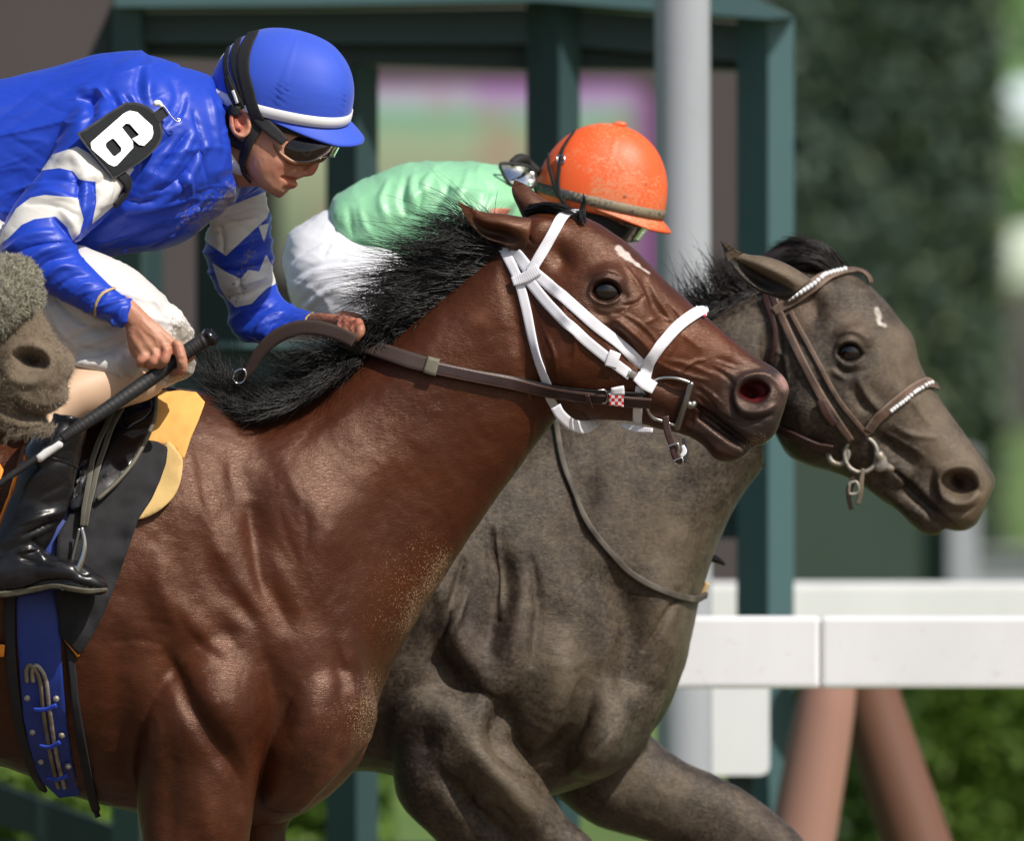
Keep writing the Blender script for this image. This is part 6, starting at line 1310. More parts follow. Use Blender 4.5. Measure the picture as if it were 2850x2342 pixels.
v = sculpt(v, f, [
    ('A', 36, -15.1, 1, 520, 300, 500, 420, 470, 520), ('A', 30, -13.0, 1, 790, 560, 780, 720, 700, 880, 560, 1030, 420, 1150), ('A', 26, 10.8, 1, 450, 300, 540, 300, 600, 370), ('A', 18, -9.7, 1, 440, 340, 500, 350, 520, 420), ('A', 18, -8.6, 1, 600, 300, 650, 360, 640, 430),
    ('A', 22, 9.7, 1, 640, 330, 700, 400), ('A', 16, -7.6, 1, 690, 330, 740, 380), ('A', 40, 8.6, 1, 840, 150, 820, 280, 850, 380), ('A', 26, -7.6, 1, 780, 180, 770, 300, 800, 380), ('A', 30, -7.6, 1, 960, 240, 1000, 330, 950, 440),
    ('A', 18, 8.6, 1, 1080, 540, 980, 690, 900, 790, 800, 850), ('A', 16, -9.7, 1, 1040, 540, 950, 660, 860, 760), ('A', 16, 8.6, 1, 1150, 600, 1050, 780, 930, 900, 780, 950), ('A', 15, -9.7, 1, 1110, 620, 1010, 770, 890, 860), ('A', 14, 8.6, 1, 1020, 760, 1045, 830, 1070, 890), ('A', 14, -7.6, 1, 990, 780, 1010, 850, 1040, 920),
    ('A', 20, -9.7, 1, 1100, 930, 920, 980, 740, 1000), ('A', 18, 8.6, 1, 1100, 900, 900, 940, 720, 960, 640, 950), ('A', 20, 8.6, 1, 900, 1030, 720, 1090, 540, 1130), ('A', 18, -9.7, 1, 920, 1070, 740, 1130, 560, 1170), ('A', 16, -6.5, 1, 860, 920, 720, 920), ('A', 24, -8.6, 1, 940, 570, 860, 640, 800, 700),
    ('A', 11, 5.4, 0, 1175, 870, 1100, 950, 960, 1080, 820, 1140, 640, 1205), ('A', 9, -5.4, 0, 1190, 890, 1120, 970, 980, 1100, 830, 1160), ('A', 14, -8.6, 1, 1080, 420, 1110, 560, 1120, 680, 1150, 800), ('A', 16, 6.5, 1, 1160, 300, 1190, 480, 1215, 640), ('A', 13, -6.5, 1, 1040, 320, 1010, 420, 930, 500),
    # near sleeve
    ('A', 30, 9.7, 1, 330, 700, 400, 670, 450, 720), ('A', 18, -9.7, 1, 400, 760, 440, 830, 430, 900), ('A', 18, 7.6, 1, 470, 760, 470, 900, 460, 1010), ('A', 14, -8.6, 1, 520, 800, 520, 930, 490, 1040), ('A', 20, 8.6, 1, 170, 900, 280, 880, 420, 920), ('A', 14, -7.6, 1, 150, 940, 280, 940, 430, 1000), ('A', 14, -6.5, 1, 220, 820, 330, 800, 410, 830),
    ('A', 18, -10.8, 1, 300, 1020, 360, 1080, 400, 1150), ('A', 16, 8.6, 1, 330, 960, 400, 1050, 430, 1120), ('A', 16, 8.6, 1, 30, 1200, 150, 1120, 300, 1090), ('A', 14, -7.6, 1, 60, 1230, 180, 1170, 320, 1150), ('A', 16, 8.6, 1, 120, 1290, 240, 1200, 360, 1180), ('A', 14, -7.6, 1, 170, 1330, 280, 1250, 400, 1230), ('A', 14, 7.6, 1, 230, 1380, 330, 1290, 460, 1290),
    ('A', 12, -6.5, 1, 300, 1420, 400, 1340, 500, 1330), ('A', 14, 6.5, 1, 380, 1470, 450, 1390, 520, 1370), ('A', 9, -6.5, 1, 500, 1570, 540, 1470, 610, 1380), ('A', 10, -4.3, 1, 420, 1500, 480, 1430), ('A', 10, 4.3, 1, 640, 1600, 680, 1500), ('A', 12, -6.5, 1, 600, 760, 560, 820, 480, 830), ('A', 14, 7.6, 1, 620, 800, 600, 880, 560, 950),
    # far sleeve
    ('A', 16, -8.6, 0, 1150, 1120, 1280, 1060, 1420, 1010), ('A', 12, -7.6, 0, 1215, 1060, 1240, 1130, 1250, 1220), ('A', 18, -8.6, 0, 1200, 1300, 1350, 1300, 1480, 1260), ('A', 14, 8.6, 0, 1280, 1400, 1400, 1370, 1500, 1340), ('A', 14, -9.7, 0, 1250, 1460, 1380, 1440, 1520, 1380), ('A', 12, -6.5, 0, 1335, 1340, 1340, 1430), ('A', 16, 8.6, 0, 1300, 1560, 1400, 1500, 1500, 1430),
    ('A', 14, -8.6, 0, 1330, 1620, 1430, 1540, 1540, 1480), ('A', 14, 8.6, 0, 1420, 1660, 1480, 1570, 1580, 1530), ('A', 12, -7.6, 0, 1480, 1680, 1520, 1600, 1620, 1560), ('A', 12, 6.5, 0, 1560, 1650, 1600, 1590, 1680, 1560), ('A', 9, -5.4, 0, 1690, 1620, 1710, 1580, 1740, 1550)], -.02, .35)
v = smoothm(v, f, 2)
P_ = PX(v); ar = np.clip(1 - sdf(P_, T('A', -50, 120, 700, 100, 1150, 240, 1050, 420, 500, 260, 0, 500)) * 8, .25, 1)
pm_ = np.clip(-sdf(P_, T('A', 440, 562, 700, 370, 905, 450, 900, 580, 632, 795)) * 30, 0, 1); ar = ar * np.where(v[:, 1] < 0, pm_, 1)
v = wrinkles(v, f, .0085, (.30, .35, 1.9), 5.5, 3, ar, rot=.62, billow=True)
v = wrinkles(v, f, .0045, (.35, .4, 2.4), 11, 9, ar, rot=.25, sharp=3.2)
v = wrinkles(v, f, .0011, (.4, .5, 2.2), 20, 13, ar, rot=-.5, sharp=2.5, billow=True)
PP = PX(v)
Wn = [T('A', 228, 748, 330, 735, 405, 752, 442, 800, 532, 812, 536, 930, 512, 1048, 560, 1010, 645, 935, 705, 800, 752, 735, 690, 740, 620, 790, 500, 655, 430, 615, 290, 660), T('A', -20, 1175, 15, 1085, 90, 960, 170, 900, 250, 885, 432, 902, 465, 1020, 445, 1100, 405, 1142, 372, 1065, 310, 1005, 190, 1020, 120, 1052, 50, 1122)]
Wf = [T('A', 1085, 1085, 1165, 1160, 1258, 1225, 1370, 1120, 1490, 1010, 1520, 850, 1200, 980), T('A', 1180, 1262, 1260, 1315, 1340, 1352, 1382, 1302, 1442, 1312, 1482, 1215, 1545, 1340, 1532, 1382, 1490, 1402, 1440, 1450, 1402, 1492, 1310, 1512, 1262, 1462, 1222, 1400), T('A', 1470, 1150, 1500, 1040, 1440, 1060)]
pn = np.maximum.reduce([sdf(PP, q) for q in Wn]); pf = np.maximum.reduce([sdf(PP, q) for q in Wf])
pat = np.where((v[:, 1] < -.13), pn, np.where((PP[:, 0] > 540) & (v[:, 1] > -.02), pf, -.05))
dst = blend_f(PP, 0, [('A', 200, 1, .9, 1250, 900, 1100, 1000), ('A', 120, 1, .7, 1400, 1200, 1300, 1500)])
jacket = mk('silk_jacket', v, f, M['silk_blue'], jb, attrs={'pat': pat, 'dust': dst})
TJ = bvh(v, f)
V, F = loft(conv('A', [(1190, 420, 1235, 800, .084), (1222, 520, 1330, 808, .0715), (1232, 560, 1385, 806, .0665), (1240, 600, 1392, 790, .060)]), 40, 5); mk('shirt_collar', V, F, M['cap_band'], jb)
for q in ((957, 1105), (690, 1190), (1095, 965)):
    h = ray(TJ, *T('A', *q)[0])
    if h[0] is not None: V, F = ellipsoid(np.array(h[0]) + [0, .001, 0], (.0065, .0018, .0055), n=16); mk('button', V, F, M['silk_cap'], jacket)
h = ray(TJ, *T('A', 640, 1590)[0]); V, F = ellipsoid(np.array(h[0]) + [0, .001, 0], (.008, .0018, .007), n=16); mk('button', V, F, M['silk_cap'], jacket)
strap('wrist_elastic', TJ, T('A', 532, 1556, 536, 1500, 568, 1440, 640, 1405), [7, 8, 8, 7], M['gold'], jb, .002, .001, sm=5)
strap('wrist_elastic', TJ, T('A', 1698, 1605, 1708, 1572, 1745, 1545), [6, 6, 6], M['gold'], jb, .002, .001, sm=5)
strap('arm_strap', TJ, T('A', 655, 770, 690, 800, 700, 840, 672, 890, 625, 940), [26, 34, 34, 30, 26], M['black_matte'], jb, .004, .003)

# number plate
pl = T('A', 440, 562, 470, 520, 680, 380, 720, 370, 770, 372, 830, 398, 880, 450, 905, 520, 900, 575, 868, 625, 800, 690, 700, 755, 632, 795, 605, 765)
def plane_y(tree, pts, lift):
    H_ = []
    for x, y in pts:
        h = ray(tree, x, y)
        if h[0] is not None: H_.append((x, y, h[0].y))
    H_ = np.array(H_); A_ = np.c_[H_[:, :2], np.ones(len(H_))]; k = np.linalg.lstsq(A_, H_[:, 2], rcond=None)[0]
    res = (H_[:, 2] - A_ @ k).min(); k[2] += res * .8 - lift; return k
kk = plane_y(TJ, pl, .014)
def flat(name, poly, mat, par, d0, th, holes=(), curve=.0):
    """flat extruded outline lying on the number-plate plane, bent slightly round the arm"""
    b = [Vector((p[0], p[1])) for p in poly]; ed = []
    loops = [list(range(len(b)))]
    for h in holes:
        i0 = len(b); b += [Vector((p[0], p[1])) for p in h]; loops.append(list(range(i0, len(b))))
    for L in loops: ed += [(L[i], L[(i + 1) % len(L)]) for i in range(len(L))]
    r = geometry.delaunay_2d_cdt(b, ed, [], 0, 1e-4)
    P2 = np.array([q[:] for q in r[0]]); FF = []
    for q in r[2]:
        c = P2[list(q)].mean(0)[None]
        if sdf(c, np.array([tuple(x) for x in poly]))[0] > 0 and all(sdf(c, np.array(h))[0] < 0 for h in holes): FF.append(tuple(q))
    ax = np.array([.60, .80]); cen = T('A', 670, 580)[0]; u = ((P2 - cen) @ ax) / S
    Y = P2 @ kk[:2] + kk[2] + curve * u ** 2
    fr = W2(P2, Y - d0 - th); bk = W2(P2, Y - d0); n = len(P2); cnt = set((a, c) for q in FF for a, c in zip(q, q[1:] + q[:1]))
    F = FF + [tuple(i + n for i in q[::-1]) for q in FF] + [(c, a, a + n, c + n) for a, c in cnt if (c, a) not in cnt]
    return mk(name, np.vstack([fr, bk]), F, mat, par, smooth=False)
npl = thing('number_plate', 'black armband plate with a white number 6 on the blue jockey shoulder', 'number plate', tuple(W(330, 390, -.3)))
pc = cat(pl, 4, True); ctr = pc.mean(0)
flat('plate_rim', pc, M['plate_edge'], npl, 0, .0035, curve=2.2)
flat('plate_face', ctr + (pc - ctr) * .93, M['plate_black'], npl, .0035, .0012, curve=2.2)
six = T('A', 505, 600, 508, 590, 690, 430, 722, 415, 765, 424, 848, 500, 854, 540, 846, 568, 803, 611, 775, 606, 735, 572, 776, 550, 722, 489, 700, 487, 678, 508, 740, 588, 742, 622, 652, 720, 634, 726, 606, 714, 512, 632)
hole = T('A', 588, 602, 594, 592, 622, 572, 634, 572, 676, 622, 674, 642, 640, 670, 628, 666, 590, 618)
flat('numeral_6', six, M['white_vinyl'], npl, .0047, .0010, [hole], curve=2.2)
flat('tab', T('A', 852, 430, 905, 390, 940, 440, 885, 482), M['black_matte'], npl, .001, .004, curve=2.2)
def pinpt(x, y): p = T('A', x, y)[0]; return W(p[0], p[1], p @ kk[:2] + kk[2] - .010)
V, F = tube([pinpt(905, 385), pinpt(925, 405), pinpt(955, 450), pinpt(985, 475), pinpt(1003, 470), pinpt(998, 460), pinpt(985, 462)], .0012, n=8); mk('safety_pin', V, F, M['steel'], npl)
V, F = tube([pinpt(862, 378), pinpt(880, 372), pinpt(900, 390)], [.005, .0055, .004], n=12); mk('pin_clasp', V, F, M['white_vinyl'], npl)

# cap, straps and goggles
hp = lambda x, y: T('H', x, y)[0]
cap, TC, _ = helmet(jb, hp(88, 770), hp(1662, 1140), 0.0, R(16), .130, .80, M['silk_cap'], M['cap_band'], M['black_matte'], lambda q: shear(q, .12), band_h=.0200, visor=.034, seams=6, puckers=.0020, front_full=.006, low=.026, vdrop=.020)
def cstrap(name, pts, w, lift=.004, mat='black_web', th=.0018):
    return strap(name, TC, T('H', *pts), w, M[mat], cap, th, lift, sm=9, fall=-.06, trim=True)
cstrap('goggle_strap', [735, 98, 620, 160, 540, 290, 490, 420, 475, 560, 490, 700, 530, 850, 560, 980, 600, 1090, 660, 1190], [16, 34, 42, 42, 38, 34, 34, 34, 34, 30], .0020)
cstrap('goggle_strap', [520, 175, 430, 270, 385, 400, 375, 520, 395, 640, 430, 760, 470, 900, 500, 1010], [12, 22, 26, 28, 26, 24, 24, 24], .0012)
cstrap('goggle_strap', [400, 265, 330, 340, 290, 450, 280, 560, 295, 660, 330, 780, 380, 920, 450, 1060], [8, 16, 20, 20, 20, 26, 30, 30], .0018)
cstrap('goggle_strap', [300, 700, 330, 800, 370, 900, 420, 1000], [18, 24, 26, 22], .005)
strap('cap_band_gap', TC, T('H', 395, 850, 420, 920, 440, 985), 8, M['white_vinyl'], cap, .002, .012, sm=3, fall=-.08)
TH = TB
def hstrap(name, crop, pts, w, lift=.004, th=.003, par=None, Y=None):
    return strap(name, TB, T(crop, *pts), w, M['black_web'], par or cap, th, lift, sm=11, Y=Y)
hstrap('chin_strap', 'A', [1215, 440, 1245, 520, 1290, 580, 1345, 608, 1390, 600], [20, 22, 22, 24, 20], .004)
hstrap('chin_strap', 'A', [1440, 440, 1425, 520, 1400, 580, 1378, 640, 1362, 700, 1376, 760, 1412, 806], [44, 36, 30, 30, 24, 20, 16], .005)
hstrap('goggle_strap', 'H', [590, 1080, 680, 1190, 780, 1290, 860, 1360, 930, 1430], [34, 34, 34, 30, 24], .010, .003)
hstrap('helmet_harness', 'H', [110, 1000, 220, 1030, 330, 1060, 430, 1080], [30, 30, 26, 30], .004, .004)
hstrap('helmet_harness', 'H', [180, 1080, 240, 1180, 280, 1290], [20, 24, 20], .004)
hstrap('helmet_harness', 'H', [660, 1170, 800, 1220, 950, 1270, 1100, 1320, 1250, 1370], [20, 24, 26, 24, 16], .003, .004)
# goggles: a curved lens in front of a foam frame, built from its side outline
top = cat(T('H', 815, 1290, 900, 1296, 1000, 1322, 1120, 1348, 1300, 1388, 1450, 1410, 1575, 1430), 6); bot = cat(T('H', 790, 1440, 850, 1530, 950, 1604, 1080, 1645, 1220, 1640, 1360, 1600, 1490, 1590), 6)
n = 40; q_ = np.linspace(0, 1, n); tp_ = np.stack([np.interp(q_, np.linspace(0, 1, len(top)), top[:, k]) for k in (0, 1)], 1); bt_ = np.stack([np.interp(q_, np.linspace(0, 1, len(bot)), bot[:, k]) for k in (0, 1)], 1)
WG = .070
def gpt(side, u, t):
    """u 0 temple .. 1 front, t 0 top .. 1 bottom"""
    i = u * (n - 1); a = int(min(i, n - 2)); fr = i - a
    A_ = tp_[a] * (1 - fr) + tp_[a + 1] * fr; B_ = bt_[a] * (1 - fr) + bt_[a + 1] * fr; p = A_ * (1 - t) + B_ * t
    y = -side * WG * (1 - u ** 2.6) ** .5 * (1 - .10 * (2 * t - 1) ** 2)
    return shear(W(p[0], p[1], y))[0]
cols = [(1, u) for u in np.linspace(0, 1, 30)] + [(-1, u) for u in np.linspace(1, 0.35, 20)][1:]
V = []; rows_ = 14
for sd0, u in cols:
    for j in range(rows_): V.append(gpt(sd0, u, j / (rows_ - 1)))
F = [(i * rows_ + j, (i + 1) * rows_ + j, (i + 1) * rows_ + j + 1, i * rows_ + j + 1) for i in range(len(cols) - 1) for j in range(rows_ - 1)]
gog = mk('goggles', np.array(V), F, M['lens'], cap)
fr_ = [gpt(s1, u, 0) for s1, u in cols] + [gpt(s1, u, 1) for s1, u in cols[::-1]]
V, F = tube(np.array(fr_), .0012, n=8, sub=1, closed=True); mk('lens_rim', V, F, M['lens_clear'], gog)
def fp(x, y, Yn): p = T('H', x, y)[0]; return shear(W(p[0], p[1], Yn))[0]
foam = [fp(790, 1290, -.068), fp(900, 1275, -.062), fp(1050, 1315, -.050), fp(1180, 1370, -.03), fp(1300, 1420, 0), fp(1330, 1520, 0), fp(1375, 1575, .004), fp(1330, 1630, -.004), fp(1250, 1640, -.022), fp(1130, 1668, -.045), fp(1000, 1640, -.058), fp(880, 1550, -.066), fp(800, 1430, -.070)]
V, F = tube(foam, [.0045, .004, .004, .004, .004, .004, .006, .005, .004, .0045, .005, .005, .005], n=10, closed=True); mk('goggle_frame', V, F, M['goggle_frame'], gog)
foam = [fp(1340, 1560, .0), fp(1372, 1560, .012), fp(1365, 1600, .03), fp(1400, 1560, .05), fp(1450, 1480, .05)]
V, F = tube(foam, .004, n=10); mk('goggle_frame', V, F, M['goggle_frame'], gog)

# breeches, stocking and boots
bre = [loft(conv('E', [(-900, -900, -1000, 300, .14, -.03), (-500, -500, -600, 500, .17, -.05), (-200, -260, -260, 560, .15, -.10), (80, 20, -60, 640, .11, -.17), (330, 90, 200, 740, .10, -.20), (560, 130, 440, 800, .095, -.22), (740, 200, 600, 850, .09, -.215), (860, 300, 700, 880, .085, -.215), (950, 405, 760, 890, .078, -.215), (1030, 470, 820, 890, .070, -.215), (1078, 560, 900, 880, .062, -.215), (1092, 680, 980, 850, .050, -.215), (1092, 780, 1040, 830, .035, -.215)]), 44, 6, 2.2),
       loft(conv('E', [(860, 620, 740, 900, .07, -.235), (740, 640, 640, 885, .075, -.245), (640, 650, 560, 850, .075, -.25), (500, 690, 470, 800, .070, -.255), (410, 725, 420, 765, .055, -.255)]), 30),
       loft(conv('E', [(-500, -500, -600, 500, .17, .05), (-200, -260, -260, 560, .15, .10), (80, 20, -60, 640, .11, .17), (330, 120, 200, 740, .10, .20), (560, 180, 440, 760, .09, .22), (800, 300, 640, 800, .08, .24), (950, 450, 800, 820, .07, .25), (1030, 560, 900, 800, .05, .25)]), 40, 6, 2.2)]
v, f = remesh(bre, .0044, 4)
v = sculpt(v, f, [('E', 14, -7, 1, 300, 380, 420, 500, 560, 560), ('E', 14, 6, 1, 330, 340, 460, 450, 600, 520), ('E', 14, -7, 1, 360, 620, 500, 560, 660, 540), ('E', 14, 6, 1, 420, 660, 540, 610, 660, 590), ('E', 12, -6, 1, 450, 720, 580, 680, 680, 640), ('E', 16, 8, 1, 850, 380, 930, 480, 1000, 540),
    ('E', 14, -7, 1, 900, 430, 960, 500, 980, 600), ('E', 14, 7, 1, 960, 410, 980, 440, 1030, 500), ('E', 12, -6, 1, 1000, 560, 1010, 640, 1060, 600), ('E', 12, 5, 1, 950, 620, 1030, 680), ('E', 14, -7, 1, 680, 700, 700, 800, 740, 860), ('E', 12, 6, 1, 640, 690, 660, 790, 690, 850), ('E', 14, 5, 1, 260, 400, 330, 560, 420, 640), ('E', 12, -5, 1, 740, 300, 820, 380)], -.05, .35)
v = wrinkles(v, f, .0080, (.30, .4, 1.8), 5, 21, None, rot=-.6, billow=True); v = wrinkles(v, f, .0042, (.30, .5, 2.2), 9, 23, None, rot=-.3, sharp=3.0); v = wrinkles(v, f, .0020, (.35, .5, 2.4), 17, 24, None, rot=.35, sharp=3.0)
PP = PX(v); dst = blend_f(PP, .2, [('E', 110, 1, 1.2, 1000, 560, 1040, 720, 960, 800)])
mk('breeches', v, f, M['breeches'], jb, attrs={'dust': dst})
stk = loft(conv('E', [(960, 640, 900, 900, .035, -.22), (800, 650, 820, 950, .045, -.235), (660, 700, 690, 990, .055, -.255), (520, 730, 570, 1040, .060, -.275), (400, 770, 450, 1080, .060, -.29), (290, 880, 360, 1130, .055, -.31), (230, 1000, 330, 1200, .055, -.325)]), 36)
v, f = remesh([stk], .004, 2); mk('stocking', v, f, M['stocking'], jb)
bt = [loft(conv('E', [(282, 1012, 488, 1064, .060, -.325), (250, 1070, 476, 1130, .061, -.33), (190, 1160, 455, 1210, .062, -.335), (130, 1250, 438, 1300, .060, -.34), (95, 1350, 418, 1390, .057, -.34), (60, 1450, 396, 1480, .053, -.34), (20, 1560, 372, 1570, .049, -.345), (-20, 1680, 330, 1640, .047, -.35), (-60, 1780, 260, 1760, .047, -.35), (-80, 1880, 180, 1860, .046, -.35), (-60, 1960, 120, 1960, .042, -.35)]), 40, 6),
      loft(conv('E', [(-150, 1780, -140, 2048, .030, -.35), (-60, 1740, -60, 2046, .046, -.35), (60, 1760, 60, 2036, .047, -.352), (190, 1775, 190, 2018, .048, -.355), (300, 1815, 300, 1996, .049, -.36), (400, 1842, 400, 2012, .050, -.362), (490, 1880, 490, 2024, .046, -.362), (560, 1925, 562, 2026, .036, -.362), (598, 1965, 598, 2010, .018, -.362)]), 34, 6, 2.4)]
v, f = remesh(bt, .004, 4)
v = sculpt(v, f, [('E', 10, 5, 1, 280, 1025, 380, 1050, 485, 1075), ('E', 9, -3, 1, 270, 1270, 350, 1290, 435, 1320), ('E', 14, -7, 1, 130, 1700, 220, 1660, 330, 1620), ('E', 14, 7, 1, 100, 1640, 220, 1600, 360, 1560), ('E', 12, 7, 1, 100, 1790, 190, 1780, 240, 1830), ('E', 12, -7, 1, 120, 1830, 220, 1850), ('E', 10, -7, 1, -80, 2000, 100, 2005, 260, 1965, 380, 1960, 500, 1990, 580, 2005),
    ('E', 12, 5, 1, -80, 2025, 150, 2020, 300, 1985, 420, 2000, 560, 2015), ('E', 14, -6, 1, 180, 1720, 210, 1770), ('E', 16, -6, 1, 420, 1890, 500, 1920)], -.1, .3)
v = wrinkles(v, f, .0035, (.7, .7, 2.0), 12, 31, None, rot=.3, billow=True); mk('boot', v, f, M['boot'], jb)
TBoot = bvh(v, f)
strap('boot_seam', TBoot, T('E', 265, 1268, 340, 1285, 432, 1322), [6, 7, 6], M['boot'], jb, .003, .0)
strap('boot_sole', TBoot, T('E', -80, 2030, 60, 2022, 190, 2000, 300, 1982, 400, 1996, 500, 2010, 590, 2000), [16, 18, 16, 12, 14, 14, 8], M['olive_piping'], jb, .004, .001)
far = [loft(conv('E', [(960, 700, 900, 900, .05, .26), (660, 750, 690, 990, .06, .29), (400, 850, 450, 1080, .06, .32), (190, 1160, 455, 1210, .06, .33), (60, 1450, 396, 1480, .05, .34), (-60, 1780, 260, 1760, .045, .35), (0, 1960, 180, 1960, .045, .35)]), 30), loft(conv('E', [(-100, 1780, -100, 2048, .04, .35), (190, 1775, 190, 2018, .048, .355), (490, 1880, 490, 2024, .046, .362), (590, 1965, 590, 2010, .02, .362)]), 30)]
v, f = remesh(far, .006, 4); mk('boot', v, f, M['boot'], jb)

# whip
wp_ = thing('riding_whip', 'long black riding whip with taped grip held across the saddle', 'whip', tuple(W(350, 1100, -.33)))
wq = lambda L: [tuple(T('E', x, y)[0]) + (Y,) for x, y, Y in L]
WGP = [(1165, 602, -0.337), (1080, 650, -0.340), (960, 735, -0.345), (840, 828, -0.354), (700, 925, -0.373), (560, 1020, -0.390), (430, 1105, -0.403), (350, 1160, -0.408)]
GP = cat(np.array([list(W(*q)) + [r_] for q, r_ in zip(wq(WGP), [.0135, .0135, .0135, .0135, .0130, .0120, .0108, .0098])]), 40)
GP[:, 3] *= 1 + .008 * np.sign(np.sin(np.arange(len(GP)) * .9))
V, F = tube(GP[:, :3], GP[:, 3], n=18, sub=1); mk('grip', V, F, M['whip_grip'], wp_)
V, F = ptube(wq([(1126, 622, -0.338), (1134, 618, -0.338)]), [.0150, .0150], n=18); mk('grip_ring', V, F, M['whip_grip'], wp_)
V, F = ptube(wq([(1150, 610, -0.337), (1168, 598, -0.337), (1178, 590, -0.337)]), [.0150, .0175, .0165], n=18); mk('end_cap', V, F, M['patent'], wp_)
V, F = ptube(wq([(350, 1160, -0.408), (220, 1260, -0.414), (100, 1342, -0.417), (0, 1412, -0.419), (-200, 1560, -.42), (-600, 1850, -.42)]), [.0072, .0066, .0062, .0058, .005, .003], n=14); mk('shaft', V, F, M['whip_grip'], wp_)
V, F = ptube(wq([(333, 1186, -0.408), (270, 1230, -0.411), (212, 1274, -0.414)]), [.0088, .0088, .0082], n=16); mk('white_tape', V, F, M['tape'] if 'tape' in M else M['cap_band'], wp_)

# ------------------------------------------------------------------ jockey in green on the dark horse
jg = thing('person', 'jockey in green silks, orange cap and white breeches bent low behind the mane', 'person', tuple(W(1000, 1000, Y2)))
cb = lambda L: conv('B', L)
body = [loft(cb([(400, 500, 420, 900, .12), (700, 420, 700, 850, .14), (1000, 400, 1020, 820, .14), (1200, 440, 1220, 800, .10), (1300, 470, 1350, 780, .06), (1450, 500, 1480, 760, .055)]), 32, 5, 2, Y2),
        loft(conv('L', [(1700, 900, 1250, 900, .07), (1760, 1050, 1260, 1050, .075), (1770, 1180, 1290, 1150, .075), (1740, 1260, 1350, 1230, .070), (1690, 1330, 1400, 1300, .062), (1620, 1400, 1450, 1380, .04)]), 32, 5, 2, Y2),
        loft(conv('L', [(1770, 1240, 1690, 1270, .010), (1745, 1290, 1660, 1300, .012), (1712, 1335, 1630, 1335, .016), (1680, 1360, 1620, 1360, .012)]), 20, 4, 2, Y2 - .01),
        loft(cb([(1000, 560, 1250, 560, .05, -.16), (900, 700, 1120, 760, .045, -.19), (820, 850, 980, 930, .04, -.20), (950, 960, 1020, 1060, .035, -.18), (1150, 980, 1180, 1060, .026, -.12), (1240, 980, 1260, 1050, .022, -.10)]), 24, 5, 2, Y2)]
HYg = Y2 - .09
for i in range(4):
    body.append(ptube([tuple(T('B', 1255 + 4 * i, 985 + 18 * i)[0]) + (HYg,), tuple(T('B', 1305 + 3 * i, 1000 + 17 * i)[0]) + (HYg - .012,), tuple(T('B', 1320 - 4 * i, 1035 + 14 * i)[0]) + (HYg + .008,), tuple(T('B', 1290, 1045 + 10 * i)[0]) + (HYg + .02,)], [.0095, .009, .0085, .008], n=12))
body.append(ptube([tuple(T('B', 1240, 985)[0]) + (HYg + .01,), tuple(T('B', 1290, 975)[0]) + (HYg + .02,), tuple(T('B', 1320, 990)[0]) + (HYg + .015,)], [.011, .010, .008], n=12))
v, f = remesh(body, .0038, 3); z0 = np.zeros(len(v)); mk('body', v, f, M['skin'], jg, attrs={'red': z0 + .25, 'shade_hair': z0})
TG = bvh(v, f)
h = ray(TG, *T('L', 1640, 1265)[0])
if h[0] is not None:
    V, F = ellipsoid(np.array(h[0]) + [0, .006, 0], (.012, .011, .011), n=16); mk('eye', V, F, M['white_vinyl'], jg)
gj = [loft(cb([(235, 575, 240, 660, .10), (262, 500, 262, 770, .145), (330, 452, 330, 850, .165), (450, 392, 450, 920, .175), (600, 335, 600, 930, .18), (760, 310, 760, 900, .18), (900, 302, 900, 880, .18), (1040, 300, 1060, 860, .175), (1150, 318, 1180, 830, .15), (1260, 360, 1290, 790, .11), (1370, 400, 1380, 700, .07)]), 48, 6, 2.2, Y2),
      loft(cb([(860, 420, 1280, 520, .08, -.12), (820, 600, 1180, 720, .075, -.16), (740, 780, 1060, 900, .07, -.19), (760, 960, 980, 1060, .06, -.20), (980, 1080, 960, 930, .05, -.19), (1160, 1070, 1140, 960, .038, -.13)]), 36, 5, 2, Y2),
      loft(cb([(860, 420, 1280, 520, .08, .12), (820, 600, 1180, 720, .075, .16), (760, 960, 980, 1060, .06, .20), (1160, 1070, 1140, 960, .038, .10)]), 36, 5, 2, Y2)]
v, f = remesh(gj, .005, 5)
v = sculpt(v, f, [('B', 20, -9, 1, 660, 400, 640, 500, 660, 600), ('B', 20, 9, 1, 700, 390, 690, 480, 720, 560), ('B', 18, -9, 1, 740, 440, 740, 520, 690, 600, 620, 660), ('B', 18, 8, 1, 800, 380, 760, 430, 720, 500), ('B', 24, 7, 1, 560, 400, 520, 520, 560, 640), ('B', 18, -6, 1, 340, 560, 360, 680, 440, 780), ('B', 18, 6, 1, 400, 560, 440, 680, 520, 760),
    ('B', 20, -7, 1, 900, 400, 880, 480, 840, 540), ('B', 18, 6, 1, 1000, 350, 980, 440, 920, 520), ('B', 18, -6, 1, 1080, 370, 1120, 450, 1100, 540)], Y2, .35)
v = wrinkles(v, f, .0035, (1.8, .4, .4), 5, 41, None, rot=.3, billow=True); v = wrinkles(v, f, .0024, (2.2, .6, .6), 14, 45, None, rot=.1, sharp=3)
mk('silk_jacket', v, f, M['silk_green'], jg, attrs={'pat': np.zeros(len(v)), 'dust': np.zeros(len(v))})
TGJ = bvh(v, f)
